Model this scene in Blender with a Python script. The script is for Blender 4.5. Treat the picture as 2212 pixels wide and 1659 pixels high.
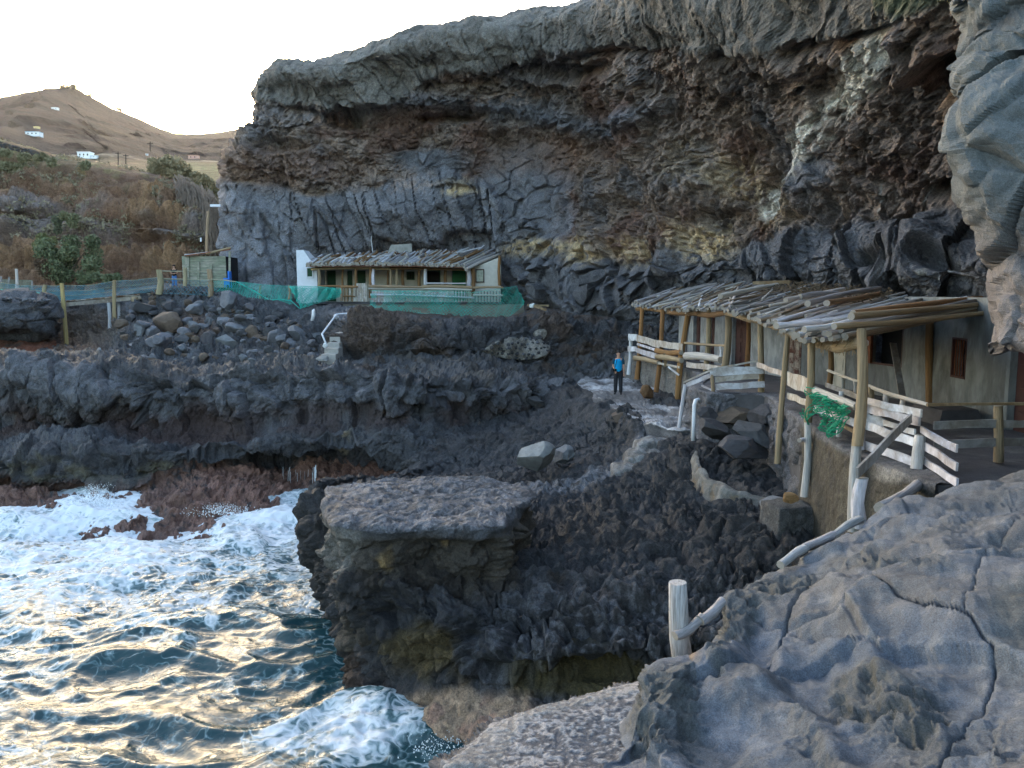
import bpy, bmesh, math, random
import numpy as np
from mathutils import Vector, Matrix, Euler
R = math.radians
random.seed(7)
rng = np.random.default_rng(7)
scene = bpy.context.scene
for o in list(bpy.data.objects):
    bpy.data.objects.remove(o)
COL = scene.collection

# ------------------------------------------------------------------ camera, sky, sun, exposure
CAMZ, PITCH = 8.0, R(6.5)
cd = bpy.data.cameras.new('camera'); cam = bpy.data.objects.new('camera', cd); COL.objects.link(cam)
cam.location = (0, 0, CAMZ); cam.rotation_euler = (R(90) - PITCH, 0, 0)
cd.sensor_width = 36; cd.lens = 36 * 1997 / 2560; cd.clip_start = .1; cd.clip_end = 9000
scene.camera = cam
SUN_AZ, SUN_EL = R(-24), R(9)          # azimuth measured from +Y towards +X
wd = bpy.data.worlds.new('World'); scene.world = wd; wd.use_nodes = True
nt = wd.node_tree; bg = nt.nodes['Background']
sky = nt.nodes.new('ShaderNodeTexSky'); sky.sky_type = 'NISHITA'; sky.sun_disc = False
sky.sun_elevation = SUN_EL; sky.sun_rotation = SUN_AZ
sky.air_density = 1.0; sky.dust_density = 3.0; sky.ozone_density = 1.1
nt.links.new(sky.outputs[0], bg.inputs[0]); bg.inputs[1].default_value = 0.15
sl = bpy.data.lights.new('sun', 'SUN'); sl.energy = 2.2; sl.angle = R(.5); sl.color = (1, .86, .66)
so = bpy.data.objects.new('sun', sl); COL.objects.link(so)
sdir = Vector((math.sin(SUN_AZ) * math.cos(SUN_EL), math.cos(SUN_AZ) * math.cos(SUN_EL), math.sin(SUN_EL)))
so.rotation_euler = sdir.to_track_quat('Z', 'Y').to_euler()
scene.view_settings.view_transform = 'Standard'; scene.view_settings.look = 'None'
scene.view_settings.exposure = 2.95; scene.view_settings.gamma = 1; scene.view_settings.use_curve_mapping = False
scene.cycles.use_denoising = True
scene.cycles.max_bounces = 5; scene.cycles.diffuse_bounces = 3; scene.cycles.glossy_bounces = 2

# ------------------------------------------------------------------ photograph to place (each point gets a distance of its own)
FO, CXO, CYO = 1726.0, 1106.0, 829.5        # overview coordinates (2212 x 1659)
cp, sp_ = math.cos(PITCH), math.sin(PITCH)
def W(x, y, d):
    """the point d metres ahead that shows at (x, y)"""
    rx = (x - CXO) / FO; ry = -(y - CYO) / FO
    fy = cp + ry * sp_; fz = -sp_ + ry * cp
    t = d / fy
    return (rx * t, d, CAMZ + fz * t)
def G(x, y, z):
    """the point at height z that shows at (x, y)"""
    rx = (x - CXO) / FO; ry = -(y - CYO) / FO
    fy = cp + ry * sp_; fz = -sp_ + ry * cp
    t = (z - CAMZ) / fz
    return (rx * t, fy * t, z)
def S(x, y, d): return W(x / 1.15734, y / 1.15734, d)
def SG(x, y, z): return G(x / 1.15734, y / 1.15734, z)
def proj(P):
    P = np.asarray(P); x, y, z = P[..., 0], P[..., 1], P[..., 2] - CAMZ
    dep = np.maximum(y * cp - z * sp_, 1e-3)
    up = y * sp_ + z * cp
    return CXO + FO * x / dep, CYO - FO * up / dep

# ------------------------------------------------------------------ noise
def _h(ix, iy, iz, seed):
    m = (1 << 64) - 1
    n = (ix.astype(np.uint64) * np.uint64(0x9E3779B97F4A7C15)) ^ (iy.astype(np.uint64) * np.uint64(0xC2B2AE3D27D4EB4F)) ^ (iz.astype(np.uint64) * np.uint64(0x165667B19E3779F9)) ^ np.uint64((seed * 0x9E3779B1 + 12345) & m)
    n ^= n >> np.uint64(29); n *= np.uint64(0xBF58476D1CE4E5B9); n ^= n >> np.uint64(32)
    return n
def h01(ix, iy, iz, seed=0): return (_h(ix, iy, iz, seed) & np.uint64(0xFFFFF)).astype(np.float32) / float(0xFFFFF)
def vnoise(P, seed=0):
    f = np.floor(P); i = f.astype(np.int64); u = (P - f).astype(np.float32); u = u * u * u * (u * (u * 6 - 15) + 10)
    x, y, z = i[:, 0], i[:, 1], i[:, 2]; ux, uy, uz = u[:, 0], u[:, 1], u[:, 2]
    def L(a, b, t): return a + (b - a) * t
    r = L(L(L(h01(x, y, z, seed), h01(x+1, y, z, seed), ux), L(h01(x, y+1, z, seed), h01(x+1, y+1, z, seed), ux), uy),
          L(L(h01(x, y, z+1, seed), h01(x+1, y, z+1, seed), ux), L(h01(x, y+1, z+1, seed), h01(x+1, y+1, z+1, seed), ux), uy), uz)
    return r * 2 - 1
ROT = np.array([[.8, .6, 0], [-.48, .64, .6], [.36, -.48, .8]])
def fbm(P, octv=4, seed=0, gain=.5, kind=0):
    P = np.array(P, dtype=np.float64); a = 1.; s = 0; t = 0
    for o in range(octv):
        n = vnoise(P, seed + o * 17)
        if kind == 1: n = 1 - 2 * np.abs(n)          # ridges
        elif kind == 2: n = 2 * np.abs(n) - 1 + .3   # billows
        s = s + a * n; t += a; a *= gain; P = P @ ROT.T * 2.03
    return s / t
def worley(P, seed=0):
    f = np.floor(P).astype(np.int64); N = len(P)
    F1 = np.full(N, 9., np.float32); F2 = F1.copy(); ID = np.zeros(N, np.uint64); V = np.zeros((N, 3), np.float32)
    fr = (P - f).astype(np.float32)
    for dx in (-1, 0, 1):
        for dy in (-1, 0, 1):
            for dz in (-1, 0, 1):
                hh = _h(f[:, 0]+dx, f[:, 1]+dy, f[:, 2]+dz, seed)
                jx = (hh & np.uint64(1023)).astype(np.float32) / 1023; jy = ((hh >> np.uint64(10)) & np.uint64(1023)).astype(np.float32) / 1023
                jz = ((hh >> np.uint64(20)) & np.uint64(1023)).astype(np.float32) / 1023
                vx = fr[:, 0] - dx - jx; vy = fr[:, 1] - dy - jy; vz = fr[:, 2] - dz - jz
                d = np.sqrt(vx*vx + vy*vy + vz*vz)
                c = d < F1
                F2 = np.where(c, F1, np.minimum(F2, d)); F1 = np.where(c, d, F1); ID = np.where(c, hh, ID)
                V[:, 0] = np.where(c, vx, V[:, 0]); V[:, 1] = np.where(c, vy, V[:, 1]); V[:, 2] = np.where(c, vz, V[:, 2])
    return F1, F2, ID, V
def rid(ID, k): return ((ID >> np.uint64(30 + 3 * k)) & np.uint64(255)).astype(np.float32) / 255
def ss(a, b, x):
    t = np.clip((x - a) / (b - a), 0, 1); return t * t * (3 - 2 * t)
def blocks(P, scale, seed, amp=1., tilt=1., crack=.5, cw=.12):
    """angular blocks with open joints; returns displacement and a random number per block"""
    F1, F2, ID, V = worley(P * np.asarray(scale), seed)
    d = (rid(ID, 0) - .5) * amp
    d = d + tilt * (V[:, 0] * (rid(ID, 1) - .5) + V[:, 1] * (rid(ID, 2) - .5) + V[:, 2] * (rid(ID, 3) - .5))
    e = ss(0, cw, F2 - F1)
    return d * (.3 + .7 * e) - crack * (1 - e), rid(ID, 4), e
def bill(P, o=5, seed=0, g=.6):
    """cauliflower lava: rounded knobs with sharp creases between them"""
    return fbm(P, o, seed, g, 2) * 2.2 - .1
def pits(P, scale, seed, r=.42):
    F1, F2, ID, V = worley(P * scale, seed)
    rr = r * (.5 + rid(ID, 0))
    return -np.sqrt(np.clip(1 - (F1 / rr) ** 2, 0, 1)) * rr * (rid(ID, 1) > .25)

# ------------------------------------------------------------------ meshes
def add_obj(name, me, m=None, parent=None, kind=None):
    o = bpy.data.objects.new(name, me); COL.objects.link(o)
    if m is not None and me is not None and len(me.materials) == 0: me.materials.append(m)
    if parent is not None: o.parent = parent
    if kind: o['kind'] = kind
    return o
def tag(o, label=None, cat=None, group=None):
    if label: o['label'] = label
    if cat: o['category'] = cat
    if group: o['group'] = group
    return o
def np_mesh(name, V, F, col=None, smooth=True, extra=None):
    """V (n,3), F (m,3|4)"""
    me = bpy.data.meshes.new(name); V = np.asarray(V, np.float32); F = np.asarray(F, np.int32)
    k = F.shape[1]
    me.vertices.add(len(V)); me.vertices.foreach_set('co', V.ravel())
    me.loops.add(F.size); me.loops.foreach_set('vertex_index', F.ravel())
    me.polygons.add(len(F)); me.polygons.foreach_set('loop_start', np.arange(0, F.size, k, dtype=np.int32))
    try: me.polygons.foreach_set('loop_total', np.full(len(F), k, np.int32))
    except Exception: pass
    me.polygons.foreach_set('use_smooth', np.full(len(F), smooth, bool))
    if col is not None:
        a = me.color_attributes.new('Col', 'FLOAT_COLOR', 'POINT')
        c = np.ones((len(V), 4), np.float32); c[:, :3] = col; a.data.foreach_set('color', c.ravel())
    for k2, v in (extra or {}).items():
        a = me.attributes.new(k2, 'FLOAT', 'POINT'); a.data.foreach_set('value', np.asarray(v, np.float32))
    me.update(); me.validate()
    return me
def grid_faces(nr, nc):
    i = np.arange(nr - 1)[:, None] * nc + np.arange(nc - 1)[None]
    return np.stack([i, i + 1, i + nc + 1, i + nc], -1).reshape(-1, 4)
def _cr(C, t):
    """Catmull-Rom along axis 0 at parameters t (softened)"""
    n = len(C); i = np.clip(np.floor(t).astype(int), 0, n - 2); u = (t - i)[:, None, None]
    p0 = C[np.clip(i - 1, 0, n - 1)]; p1 = C[i]; p2 = C[i + 1]; p3 = C[np.clip(i + 2, 0, n - 1)]
    k = .32
    m1 = (p2 - p0) * k; m2 = (p3 - p1) * k
    return (2*u**3 - 3*u**2 + 1)*p1 + (u**3 - 2*u**2 + u)*m1 + (-2*u**3 + 3*u**2)*p2 + (u**3 - u**2)*m2
def _params(C, n):
    """n sample parameters along axis 0, spaced evenly as the camera sees them"""
    px, py = proj(C); d = np.hypot(np.diff(px, axis=0), np.diff(py, axis=0))
    d3 = np.linalg.norm(np.diff(C, axis=0), axis=-1)
    d = np.clip(np.where(C[1:, :, 1] < 1.5, 0, d), 0, 500)
    w = d.mean(1) + 4 + 2.2 * np.minimum(d3.mean(1), 9)
    c = np.concatenate([[0], np.cumsum(w)]); return np.interp(np.linspace(0, c[-1], n), c, np.arange(len(C)))
class Patch:
    def __init__(s, ctrl, nr, nc):
        """ctrl[row][col] = world point"""
        C = np.array(ctrl, float)
        tr = _params(C, nr); tc = _params(np.swapaxes(C, 0, 1), nc)
        A = _cr(C, tr); B = _cr(np.swapaxes(A, 0, 1), tc); s.P = np.swapaxes(B, 0, 1).copy()
        s.nr, s.nc = nr, nc
        du = np.gradient(s.P, axis=1); dv = np.gradient(s.P, axis=0); N = np.cross(du, dv)
        N /= np.linalg.norm(N, axis=-1, keepdims=True) + 1e-9
        # smooth normals so that displacement does not cross itself
        for _ in range(6):
            N[1:-1] = (N[:-2] + N[1:-1] * 2 + N[2:]) / 4; N[:, 1:-1] = (N[:, :-2] + N[:, 1:-1] * 2 + N[:, 2:]) / 4
        N /= np.linalg.norm(N, axis=-1, keepdims=True) + 1e-9
        vis = s.P[..., 1] > 1
        toc = np.array([0, 0, CAMZ]) - s.P
        if (np.einsum('ijk,ijk->ij', N, toc / np.linalg.norm(toc, axis=-1, keepdims=True)) * vis).sum() < 0: N = -N
        s.N = N.reshape(-1, 3); s.B = s.P.reshape(-1, 3).copy(); s.P = s.B.copy()
        s.px, s.py = proj(s.B)
        s.tr = np.repeat(tr, nc); s.tc = np.tile(tc, nr)
    def face(s, k):
        """blend the growth direction with the horizontal way out to the open cove"""
        T = np.array([0, 0, 6.]) - s.B; T /= np.linalg.norm(T, axis=1, keepdims=True); s.N = s.N * (1 - k) + T * k; s.N /= np.linalg.norm(s.N, axis=1, keepdims=True) + 1e-9
    def push(s, d, n=None): s.P += (s.N if n is None else n) * np.asarray(d)[:, None]
    def build(s, name, m, col=None, kind='structure', extra=None, smooth=True):
        me = np_mesh(name, s.P, grid_faces(s.nr, s.nc), col, smooth, extra)
        return add_obj(name, me, m, kind=kind)
    def depth_at(s, x, y):
        x = np.atleast_1d(x)[:, None]; y = np.atleast_1d(y)[:, None]; px, py = proj(s.P)
        i = np.argmin((px[None] - x) ** 2 + (py[None] - y) ** 2, 1); return s.P[i]
def spot(px, py, x, y, rx, ry, soft=.5, nz=0):
    """1 inside an ellipse of the overview"""
    r = np.sqrt(((px - x) / rx) ** 2 + ((py - y) / ry) ** 2) + nz
    return 1 - ss(1 - soft, 1 + soft * .5, r)
def dist_line(px, py, pts):
    d = np.full(len(px), 1e9)
    for (x0, y0), (x1, y1) in zip(pts[:-1], pts[1:]):
        vx, vy = x1 - x0, y1 - y0; t = np.clip(((px - x0) * vx + (py - y0) * vy) / (vx*vx + vy*vy), 0, 1)
        d = np.minimum(d, np.hypot(px - x0 - t * vx, py - y0 - t * vy))
    return d
def mix(c, c2, m):
    m = np.clip(m, 0, 1)[:, None]; return c * (1 - m) + np.asarray(c2)[None] * m if np.ndim(c2) == 1 else c * (1 - m) + c2 * m

# ------------------------------------------------------------------ materials
def new_mat(name):
    m = bpy.data.materials.new(name); m.use_nodes = True; return m, m.node_tree, m.node_tree.nodes['Principled BSDF']
def N_(nt, t, **kw):
    n = nt.nodes.new(t)
    for k, v in kw.items():
        if hasattr(n, k): setattr(n, k, v)
        else: n.inputs[k].default_value = v
    return n
def noise_node(nt, co, scale, detail=6, rough=.6, dist=0.):
    n = nt.nodes.new('ShaderNodeTexNoise'); n.inputs['Scale'].default_value = scale; n.inputs['Detail'].default_value = detail
    n.inputs['Roughness'].default_value = rough; n.inputs['Distortion'].default_value = dist; nt.links.new(co, n.inputs['Vector']); return n
def ramp(nt, src, stops):
    r = nt.nodes.new('ShaderNodeValToRGB'); e = r.color_ramp.elements
    while len(e) < len(stops): e.new(.5)
    for k, (p, c) in enumerate(stops):
        e[k].position = p; e[k].color = (c, c, c, 1) if not hasattr(c, '__len__') else (*c, 1)
    nt.links.new(src, r.inputs[0]); return r
def rock_mat(name, s1, s2, bump=.5, rough=.85, var=.5, dist=.05, vor=0., spec=.3, s3=0, fine=.4):
    m, nt, b = new_mat(name); L = nt.links.new
    co = N_(nt, 'ShaderNodeTexCoord').outputs['Object']
    at = N_(nt, 'ShaderNodeAttribute', attribute_name='Col')
    n1 = noise_node(nt, co, s1, 8, .65, .3); n2 = noise_node(nt, co, s2, 10, .7)
    mr = N_(nt, 'ShaderNodeMapRange'); L(n1.outputs[0], mr.inputs[0]); mr.inputs[1].default_value = .3; mr.inputs[2].default_value = .7
    mr.inputs[3].default_value = 1 - var; mr.inputs[4].default_value = 1 + var
    mr2 = N_(nt, 'ShaderNodeMapRange'); L(n2.outputs[0], mr2.inputs[0]); mr2.inputs[1].default_value = .3; mr2.inputs[2].default_value = .7
    mr2.inputs[3].default_value = 1 - var * .8; mr2.inputs[4].default_value = 1 + var * .8
    n3 = noise_node(nt, co, s3 or s2 * 3.2, 4, .75)
    mr3 = N_(nt, 'ShaderNodeMapRange'); L(n3.outputs[0], mr3.inputs[0]); mr3.inputs[1].default_value = .32; mr3.inputs[2].default_value = .68
    mr3.inputs[3].default_value = 1 - fine; mr3.inputs[4].default_value = 1 + fine * 1.25
    mu0 = N_(nt, 'ShaderNodeMath', operation='MULTIPLY'); L(mr.outputs[0], mu0.inputs[0]); L(mr2.outputs[0], mu0.inputs[1])
    mu = N_(nt, 'ShaderNodeMath', operation='MULTIPLY'); L(mu0.outputs[0], mu.inputs[0]); L(mr3.outputs[0], mu.inputs[1])
    vm = N_(nt, 'ShaderNodeVectorMath', operation='SCALE'); L(at.outputs['Color'], vm.inputs[0]); L(mu.outputs[0], vm.inputs['Scale'])
    L(vm.outputs[0], b.inputs['Base Color'])
    b.inputs['Roughness'].default_value = rough; b.inputs['Specular IOR Level'].default_value = spec
    ad = N_(nt, 'ShaderNodeMath', operation='ADD'); L(n2.outputs[0], ad.inputs[0])
    ms = N_(nt, 'ShaderNodeMath', operation='MULTIPLY'); L(n1.outputs[0], ms.inputs[0]); ms.inputs[1].default_value = 1.5; L(ms.outputs[0], ad.inputs[1])
    ms3 = N_(nt, 'ShaderNodeMath', operation='MULTIPLY_ADD'); L(n3.outputs[0], ms3.inputs[0]); ms3.inputs[1].default_value = .55; L(ad.outputs[0], ms3.inputs[2])
    h = ms3.outputs[0]
    if vor:
        v = N_(nt, 'ShaderNodeTexVoronoi', feature='SMOOTH_F1'); v.inputs['Scale'].default_value = vor; L(co, v.inputs['Vector'])
        a2 = N_(nt, 'ShaderNodeMath', operation='ADD'); L(h, a2.inputs[0]); L(v.outputs['Distance'], a2.inputs[1]); h = a2.outputs[0]
    bp = N_(nt, 'ShaderNodeBump'); bp.inputs['Strength'].default_value = bump; bp.inputs['Distance'].default_value = dist
    L(h, bp.inputs['Height']); L(bp.outputs[0], b.inputs['Normal'])
    return m
# ================================================================== THE ROCKS
GREY = np.array([.125, .127, .140]); PALE = np.array([.165, .155, .14]); BROWN = np.array([.135, .095, .073]); DARK = np.array([.04, .038, .042])
OCHRE = np.array([.42, .32, .19]); WHITE = np.array([.58, .55, .49]); RED = np.array([.11, .048, .034]); PINK = np.array([.24, .135, .105])
M_CLIFF = rock_mat('cliff_rock', 1.1, 5, 1., .9, .3, .22, s3=14, fine=.45)
M_NEAR = rock_mat('near_rock', 2.6, 24, .8, .85, .22, .02, s3=85, fine=.4)
M_LAVA = rock_mat('lava_rock', 1.8, 9, 1., .75, .3, .09, 6., .35, s3=30, fine=.5)
M_FAR = rock_mat('far_slope', .5, 2.5, .9, .95, .3, .35, s3=8, fine=.35)

def cols_to_rows(cols, f):
    """cols: list of columns, each a list of tuples; returns [row][col] of world points"""
    return [[f(*c[k]) if len(c[k]) == 3 else c[k][1] for c in cols] for k in range(len(cols[0]))]
def wp(x, y, z): return ('w', (x, y, z))      # a point given in metres

# ---------------- main cliff
cc = [
 [(530,700,95),(530,640,95),(530,600,95),(530,420,95),(545,340,95),(600,270,95),(620,190,95),(640,160,95),(660,165,120)],
 [(500,700,72),(500,640,70),(500,600,70),(495,420,72),(500,340,72),(565,270,72),(585,190,72),(612,150,72),(650,163,120)],
 [(492,720,62),(490,660,60),(488,600,60),(486,420,60.5),(494,338,59.5),(556,275,60),(574,190,60),(604,138,60),(650,160,110)],
 [(600,720,61),(600,660,60),(600,600,60),(590,420,59.8),(590,338,58.6),(600,275,58.8),(620,210,57.5),(640,133,58.6),(680,155,110)],
 [(700,720,62),(700,660,61.3),(700,600,61),(700,420,58.9),(695,335,57.5),(700,262,57.8),(705,200,56),(720,121,57.4),(760,140,110)],
 [(890,720,62),(890,660,61.6),(890,600,61.4),(885,430,58.6),(885,330,57.5),(885,230,57.5),(885,150,55.5),(885,67,56.5),(920,110,110)],
 [(1090,740,61),(1090,680,61),(1090,640,60.6),(1090,450,57.3),(1085,330,56.8),(1085,200,56.2),(1085,115,54),(1095,40,55),(1120,80,105)],
 [(1180,750,54),(1180,690,55.5),(1180,630,52.5),(1180,460,54.5),(1180,330,55),(1180,200,54.5),(1180,100,52),(1190,22,53),(1220,60,100)],
 [(1260,760,49),(1265,695,51),(1265,620,47.5),(1265,465,50),(1265,330,51.5),(1265,200,51),(1265,100,48.5),(1275,-4,49.5),(1330,-10,95)],
 [(1400,780,42),(1400,700,43.5),(1400,600,40.5),(1400,460,42.5),(1400,330,43.5),(1400,200,43.2),(1400,100,41),(1400,-70,42),(1500,-60,90)],
 [(1600,800,36),(1600,690,36.5),(1600,580,35),(1600,460,36),(1600,330,37),(1600,200,36.5),(1600,90,34),(1600,-130,35),(1700,-120,80)],
 [(1800,850,30),(1800,720,30),(1800,580,28),(1800,450,30),(1800,310,30),(1800,180,29),(1800,60,26.5),(1800,-220,27),(1900,-200,70)],
 [(1950,920,27),(1950,740,27),(1950,580,24),(1950,450,26.5),(1950,310,25.5),(1950,190,24.5),(1950,60,20),(1950,-300,21),(2050,-300,60)],
 [(2110,1000,24),(2110,760,24),(2110,600,21.5),(2110,460,23.5),(2110,330,20.5),(2110,210,18.5),(2110,70,16),(2110,-350,17),(2250,-400,50)],
 [(2330,1050,19),(2330,780,19),(2330,600,18.5),(2330,460,18.5),(2330,320,16),(2330,200,14.5),(2330,60,13),(2330,-400,14),(2500,-500,40)],
 [wp(15,8,2),wp(15,8,5),wp(14.5,8,7),wp(14,8,9),wp(13.5,8,11),wp(13,8,13),wp(12,8,15),wp(11.5,8,22),wp(30,12,24)],
 [wp(15,-12,2),wp(15,-12,5),wp(14.5,-12,7),wp(14,-12,9),wp(13.5,-12,11),wp(13,-12,13),wp(12,-12,15),wp(11.5,-12,22),wp(30,-12,24)],
]
cl = Patch(cols_to_rows(cc, W), 400, 900)
px, py, B = cl.px.copy(), cl.py.copy(), cl.B
wv = fbm(B * .22, 3, 3)                                   # broad warps
nf = fbm(B * .9, 4, 5)
# bottom edge of the capping lava flow
ye = np.interp(px, [500,600,700,770,850,950,1100,1250,1400,1600,1750,1850,1920,2300], [200,222,245,262,205,150,128,100,104,108,92,80,30,-60]) + nf * 16
cap = ss(8, -8, py - ye)
# lower columnar flow
yc = np.interp(px, [480,600,700,820,950,1050,1150,1300], [392,408,425,402,372,395,520,700]) + nf * 14
colm = ss(-10, 8, py - yc) * ss(1160, 1080, px + 30 * nf)
yr = np.interp(px, [1080,1150,1300,1450,1600,1700,1800,2000,2100,2300], [520,480,560,540,520,500,470,455,440,420]) + nf * 22
colr = ss(-10, 12, py - yr) * ss(1100, 1160, px)
mass = np.clip(spot(px, py, 1120, 470, 120, 190, .4, nf * .25) + spot(px, py, 930, 350, 95, 40, .5, nf * .5) + spot(px, py, 1750, 370, 60, 40, .4, nf * .3) + spot(px, py, 1230, 620, 180, 70, .4, nf * .2), 0, 1)
ashy = np.exp(-((py - np.interp(px, [600,900,1100,1300,1500], [265,205,235,290,190])) / 26.) ** 2) * ss(560, 700, px) * ss(1500, 1350, px)   # jutting clinker band
smooth_ = np.clip(cap + colm + colr * .7 + mass * .9, 0, 1); scor = 1 - smooth_
d = wv * 1.5 + fbm(B * .5, 3, 9) * .7
cl.push(d * (1 - .6 * ss(6, 6.9, cl.tr))); cl.face(.6)
Pw = B + np.stack([fbm(B * .6, 2, 31), fbm(B * .6, 2, 32), fbm(B * .6, 2, 33)], 1) * .5
Pc = B + (Pw - B) * .3; Pc = np.stack([Pc[:, 0] - .8 * Pc[:, 1], Pc[:, 1] * .02, Pc[:, 2]], 1)
cb, cr_, ce = blocks(Pc, (.78, .5, .10), 11, .8, 1.1, .45, .06); hb, hr_2, he = blocks(Pc, (.78, .6, .62), 18, .3, .6, .16, .06)       # columns
kb, kr, ke = blocks(Pw, (.8, .8, 1.2), 17, .9, 1.5, .3, .14)            # blocks
sb, sr, se = blocks(Pw, (1.7, 1.7, 2.0), 13, .5, .9, .28, .2)
up, ur, ue = blocks(Pc, (.75, .5, .12), 14, .5, .8, .3, .08)            # tall joints of the cap
rough = fbm(B * 2.4, 5, 21, .6, 2)
colbig = np.clip(colm + ss(1500, 1650, px) * colr, 0, 1)
push = colbig * (cb * .8 + hb * .8) + (colr * (1 - colbig) + mass * .7) * kb * .7 + cap * up * .6
push = push + scor * (sb * .6 + rough * .22 + fbm(B * 6, 3, 27) * .08) + smooth_ * fbm(B * 2.2, 4, 23) * .12
# ledges: the cap overhangs, the clinker band juts, dark recesses under both
push = push + cap * (.35 + fbm(B * (1.2, 1.2, .5), 4, 28) * .3) + ashy * (.9 + kb * .5) - .9 * np.exp(-((py - ye - 14) / 10.) ** 2) * ss(-.1, .25, fbm(B * .25, 2, 41)) * 1.3
push = push + colm * .5 + fbm(B * 1.1, 3, 25, .5, 1) * .35 * scor
caves = [(1235,150,75,22,2.),(745,255,38,25,2.),(1010,245,60,16,1.3),(2080,140,45,40,2.5),(2035,205,60,32,2.2),(1960,95,60,30,1.6),(2090,340,30,40,1.5),(2050,420,60,22,1.8),(1880,560,60,30,1.),(2020,560,45,22,1.2),(1310,460,50,40,.9),(1290,300,50,40,.8),(1100,305,60,26,1.),(985,408,50,10,.5),(1010,520,60,30,1.2),(890,560,140,40,.8),(960,255,70,12,1.4),(1500,330,60,40,.8),(600,315,60,16,.9),(1550,470,50,22,1.)]
for (x, y, rx, ry, a) in caves: push = push - a * spot(px, py, x, y, rx, ry, .5, nf * .35)
skyl = ss(6.0, 6.9, cl.tr); cl.push((push + scor * (bill(B * 1.5, 5, 29, .55) * .24) + cap * bill(B * (2, 2, .7), 4, 30, .55) * .12 + colm * fbm(B * 7, 3, 34) * .06) * (1 - .75 * skyl) + skyl * fbm(B * 1.5, 4, 35) * .4)
# colours belong to the rock layers
n2 = fbm(B * 1.6, 4, 51); n3 = fbm(B * .35, 3, 52); n4 = fbm(B * 5., 3, 53)
c = np.tile(BROWN * np.array([1.08, 1.18, 1.24]), (len(B), 1)) * (1 + .35 * n2[:, None])
c = mix(c, np.array([.105, .058, .042]), ss(.05, .4, n3) * .8 + ss(700, 560, px) * ss(360, 300, 360 - py + 300) * .0)
c = mix(c, GREY * .7, ss(-.1, -.4, n3) * .6)
c = mix(c, GREY * .75, ashy * .9)
c = mix(c, GREY * (1.0), mass); c = mix(c, GREY * 1.2, colm * .95)
c = mix(c, GREY * .85, colr * ss(1150, 1250, px)); c = mix(c, PALE * .95, cap * .92)
c = mix(c, np.array([.13, .075, .05]), spot(px, py, 620, 360, 190, 50, .6, nf * .4) * .6)
c *= (.82 + .36 * np.where(smooth_ > .5, np.where(cap > .5, ur, cr_), sr))[:, None]
c = mix(c, np.array([.17,.10,.06]), (spot(px, py, 1150, 330, 150, 60, .6, nf * .5)) * .45)
for (x, y, rx, ry, a) in [(1160,535,62,22,.9),(1250,545,32,34,.8),(1345,535,55,34,.55),(1505,515,62,45,.75),(990,412,42,11,.9),(1570,380,60,50,.4),(1660,440,60,60,.4),(820,520,8,30,.0),(1480,350,60,60,.25),(985,395,40,12,.3)]:
    c = mix(c, OCHRE * (.85 + .3 * sr.mean()), min(1, a * 1.25) * spot(px, py, x, y, rx, ry, .7, n2 * .45) * ss(-.5, .1, n4 + n2 * .5))
for (x, y, rx, ry, a) in [(700,262,60,22,.7),(880,398,70,16,.6),(740,310,60,16,.4),(1120,205,90,22,.55),(1050,215,70,14,.5),(1480,150,90,18,.6),(1320,135,40,12,.5),(560,365,60,14,.5),(830,370,50,12,.5),(1560,300,40,26,.3),(1740,165,40,14,.6)]:
    c = mix(c, np.array([.33, .24, .19]), a * spot(px, py, x, y, rx, ry, .8, n2 * .7) * ss(-.2, .3, n4 + n2 * .6))
st = dist_line(px, py, [(1885,112),(1850,170),(1812,235)]); st2 = dist_line(px, py, [(1800,245),(1748,310),(1716,362)]); st3 = dist_line(px, py, [(1716,362),(1668,405),(1628,445)])
wm = np.maximum(np.maximum(ss(58, 26, st + 26 * n2), ss(36, 14, st2 + 18 * n2)), ss(32, 10, st3 + 18 * n2))
wm = wm * ss(-.6, .15, n4 + n2 * .5) * (1 - .85 * spot(px, py, 1815, 275, 45, 26, .3))
c = mix(c, WHITE * 1.15, np.clip(wm * 1.15, 0, 1))
# pale salt in the joints of the dark inner wall
vein = (1 - ce) * ss(.1, .35, fbm(B * .8, 2, 66)) * spot(px, py, 1980, 500, 170, 130, .5)
c = mix(c, WHITE * .8, vein * .7 + .55 * spot(px, py, 2010, 600, 60, 45, .8, n2) * ss(.1, .4, n4))
c = mix(c, DARK * 1.2, np.clip(colbig * (1 - ce) * .5 + colbig * (1 - he) * .35 + cap * (1 - ue) * .3 + scor * (1 - se) * .2 + mass * (1 - ke) * .3, 0, 1) * (1 - vein))
c = mix(c, DARK * 1.3, .3 * spot(px, py, 2000, 360, 190, 260, .6, nf * .3) * (1 - wm))
c = mix(c, GREY * 1.25, spot(px, py, 560, 540, 100, 130, .8) * colm * .8)
c = mix(c, np.array([.05, .07, .03]), ss(6, 30, -py + 18 + 14 * nf) * ss(1600, 1800, px) * ss(2400, 2200, px) * .7)
c = c * (1.25 * cap + (1 - cap) * (1.45 * smooth_ + 1.85 * (1 - smooth_)))[:, None] * (1 - .35 * wm[:, None]); cl.build('cliff', M_CLIFF, np.clip(c, .01, .8), smooth=False)

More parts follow.
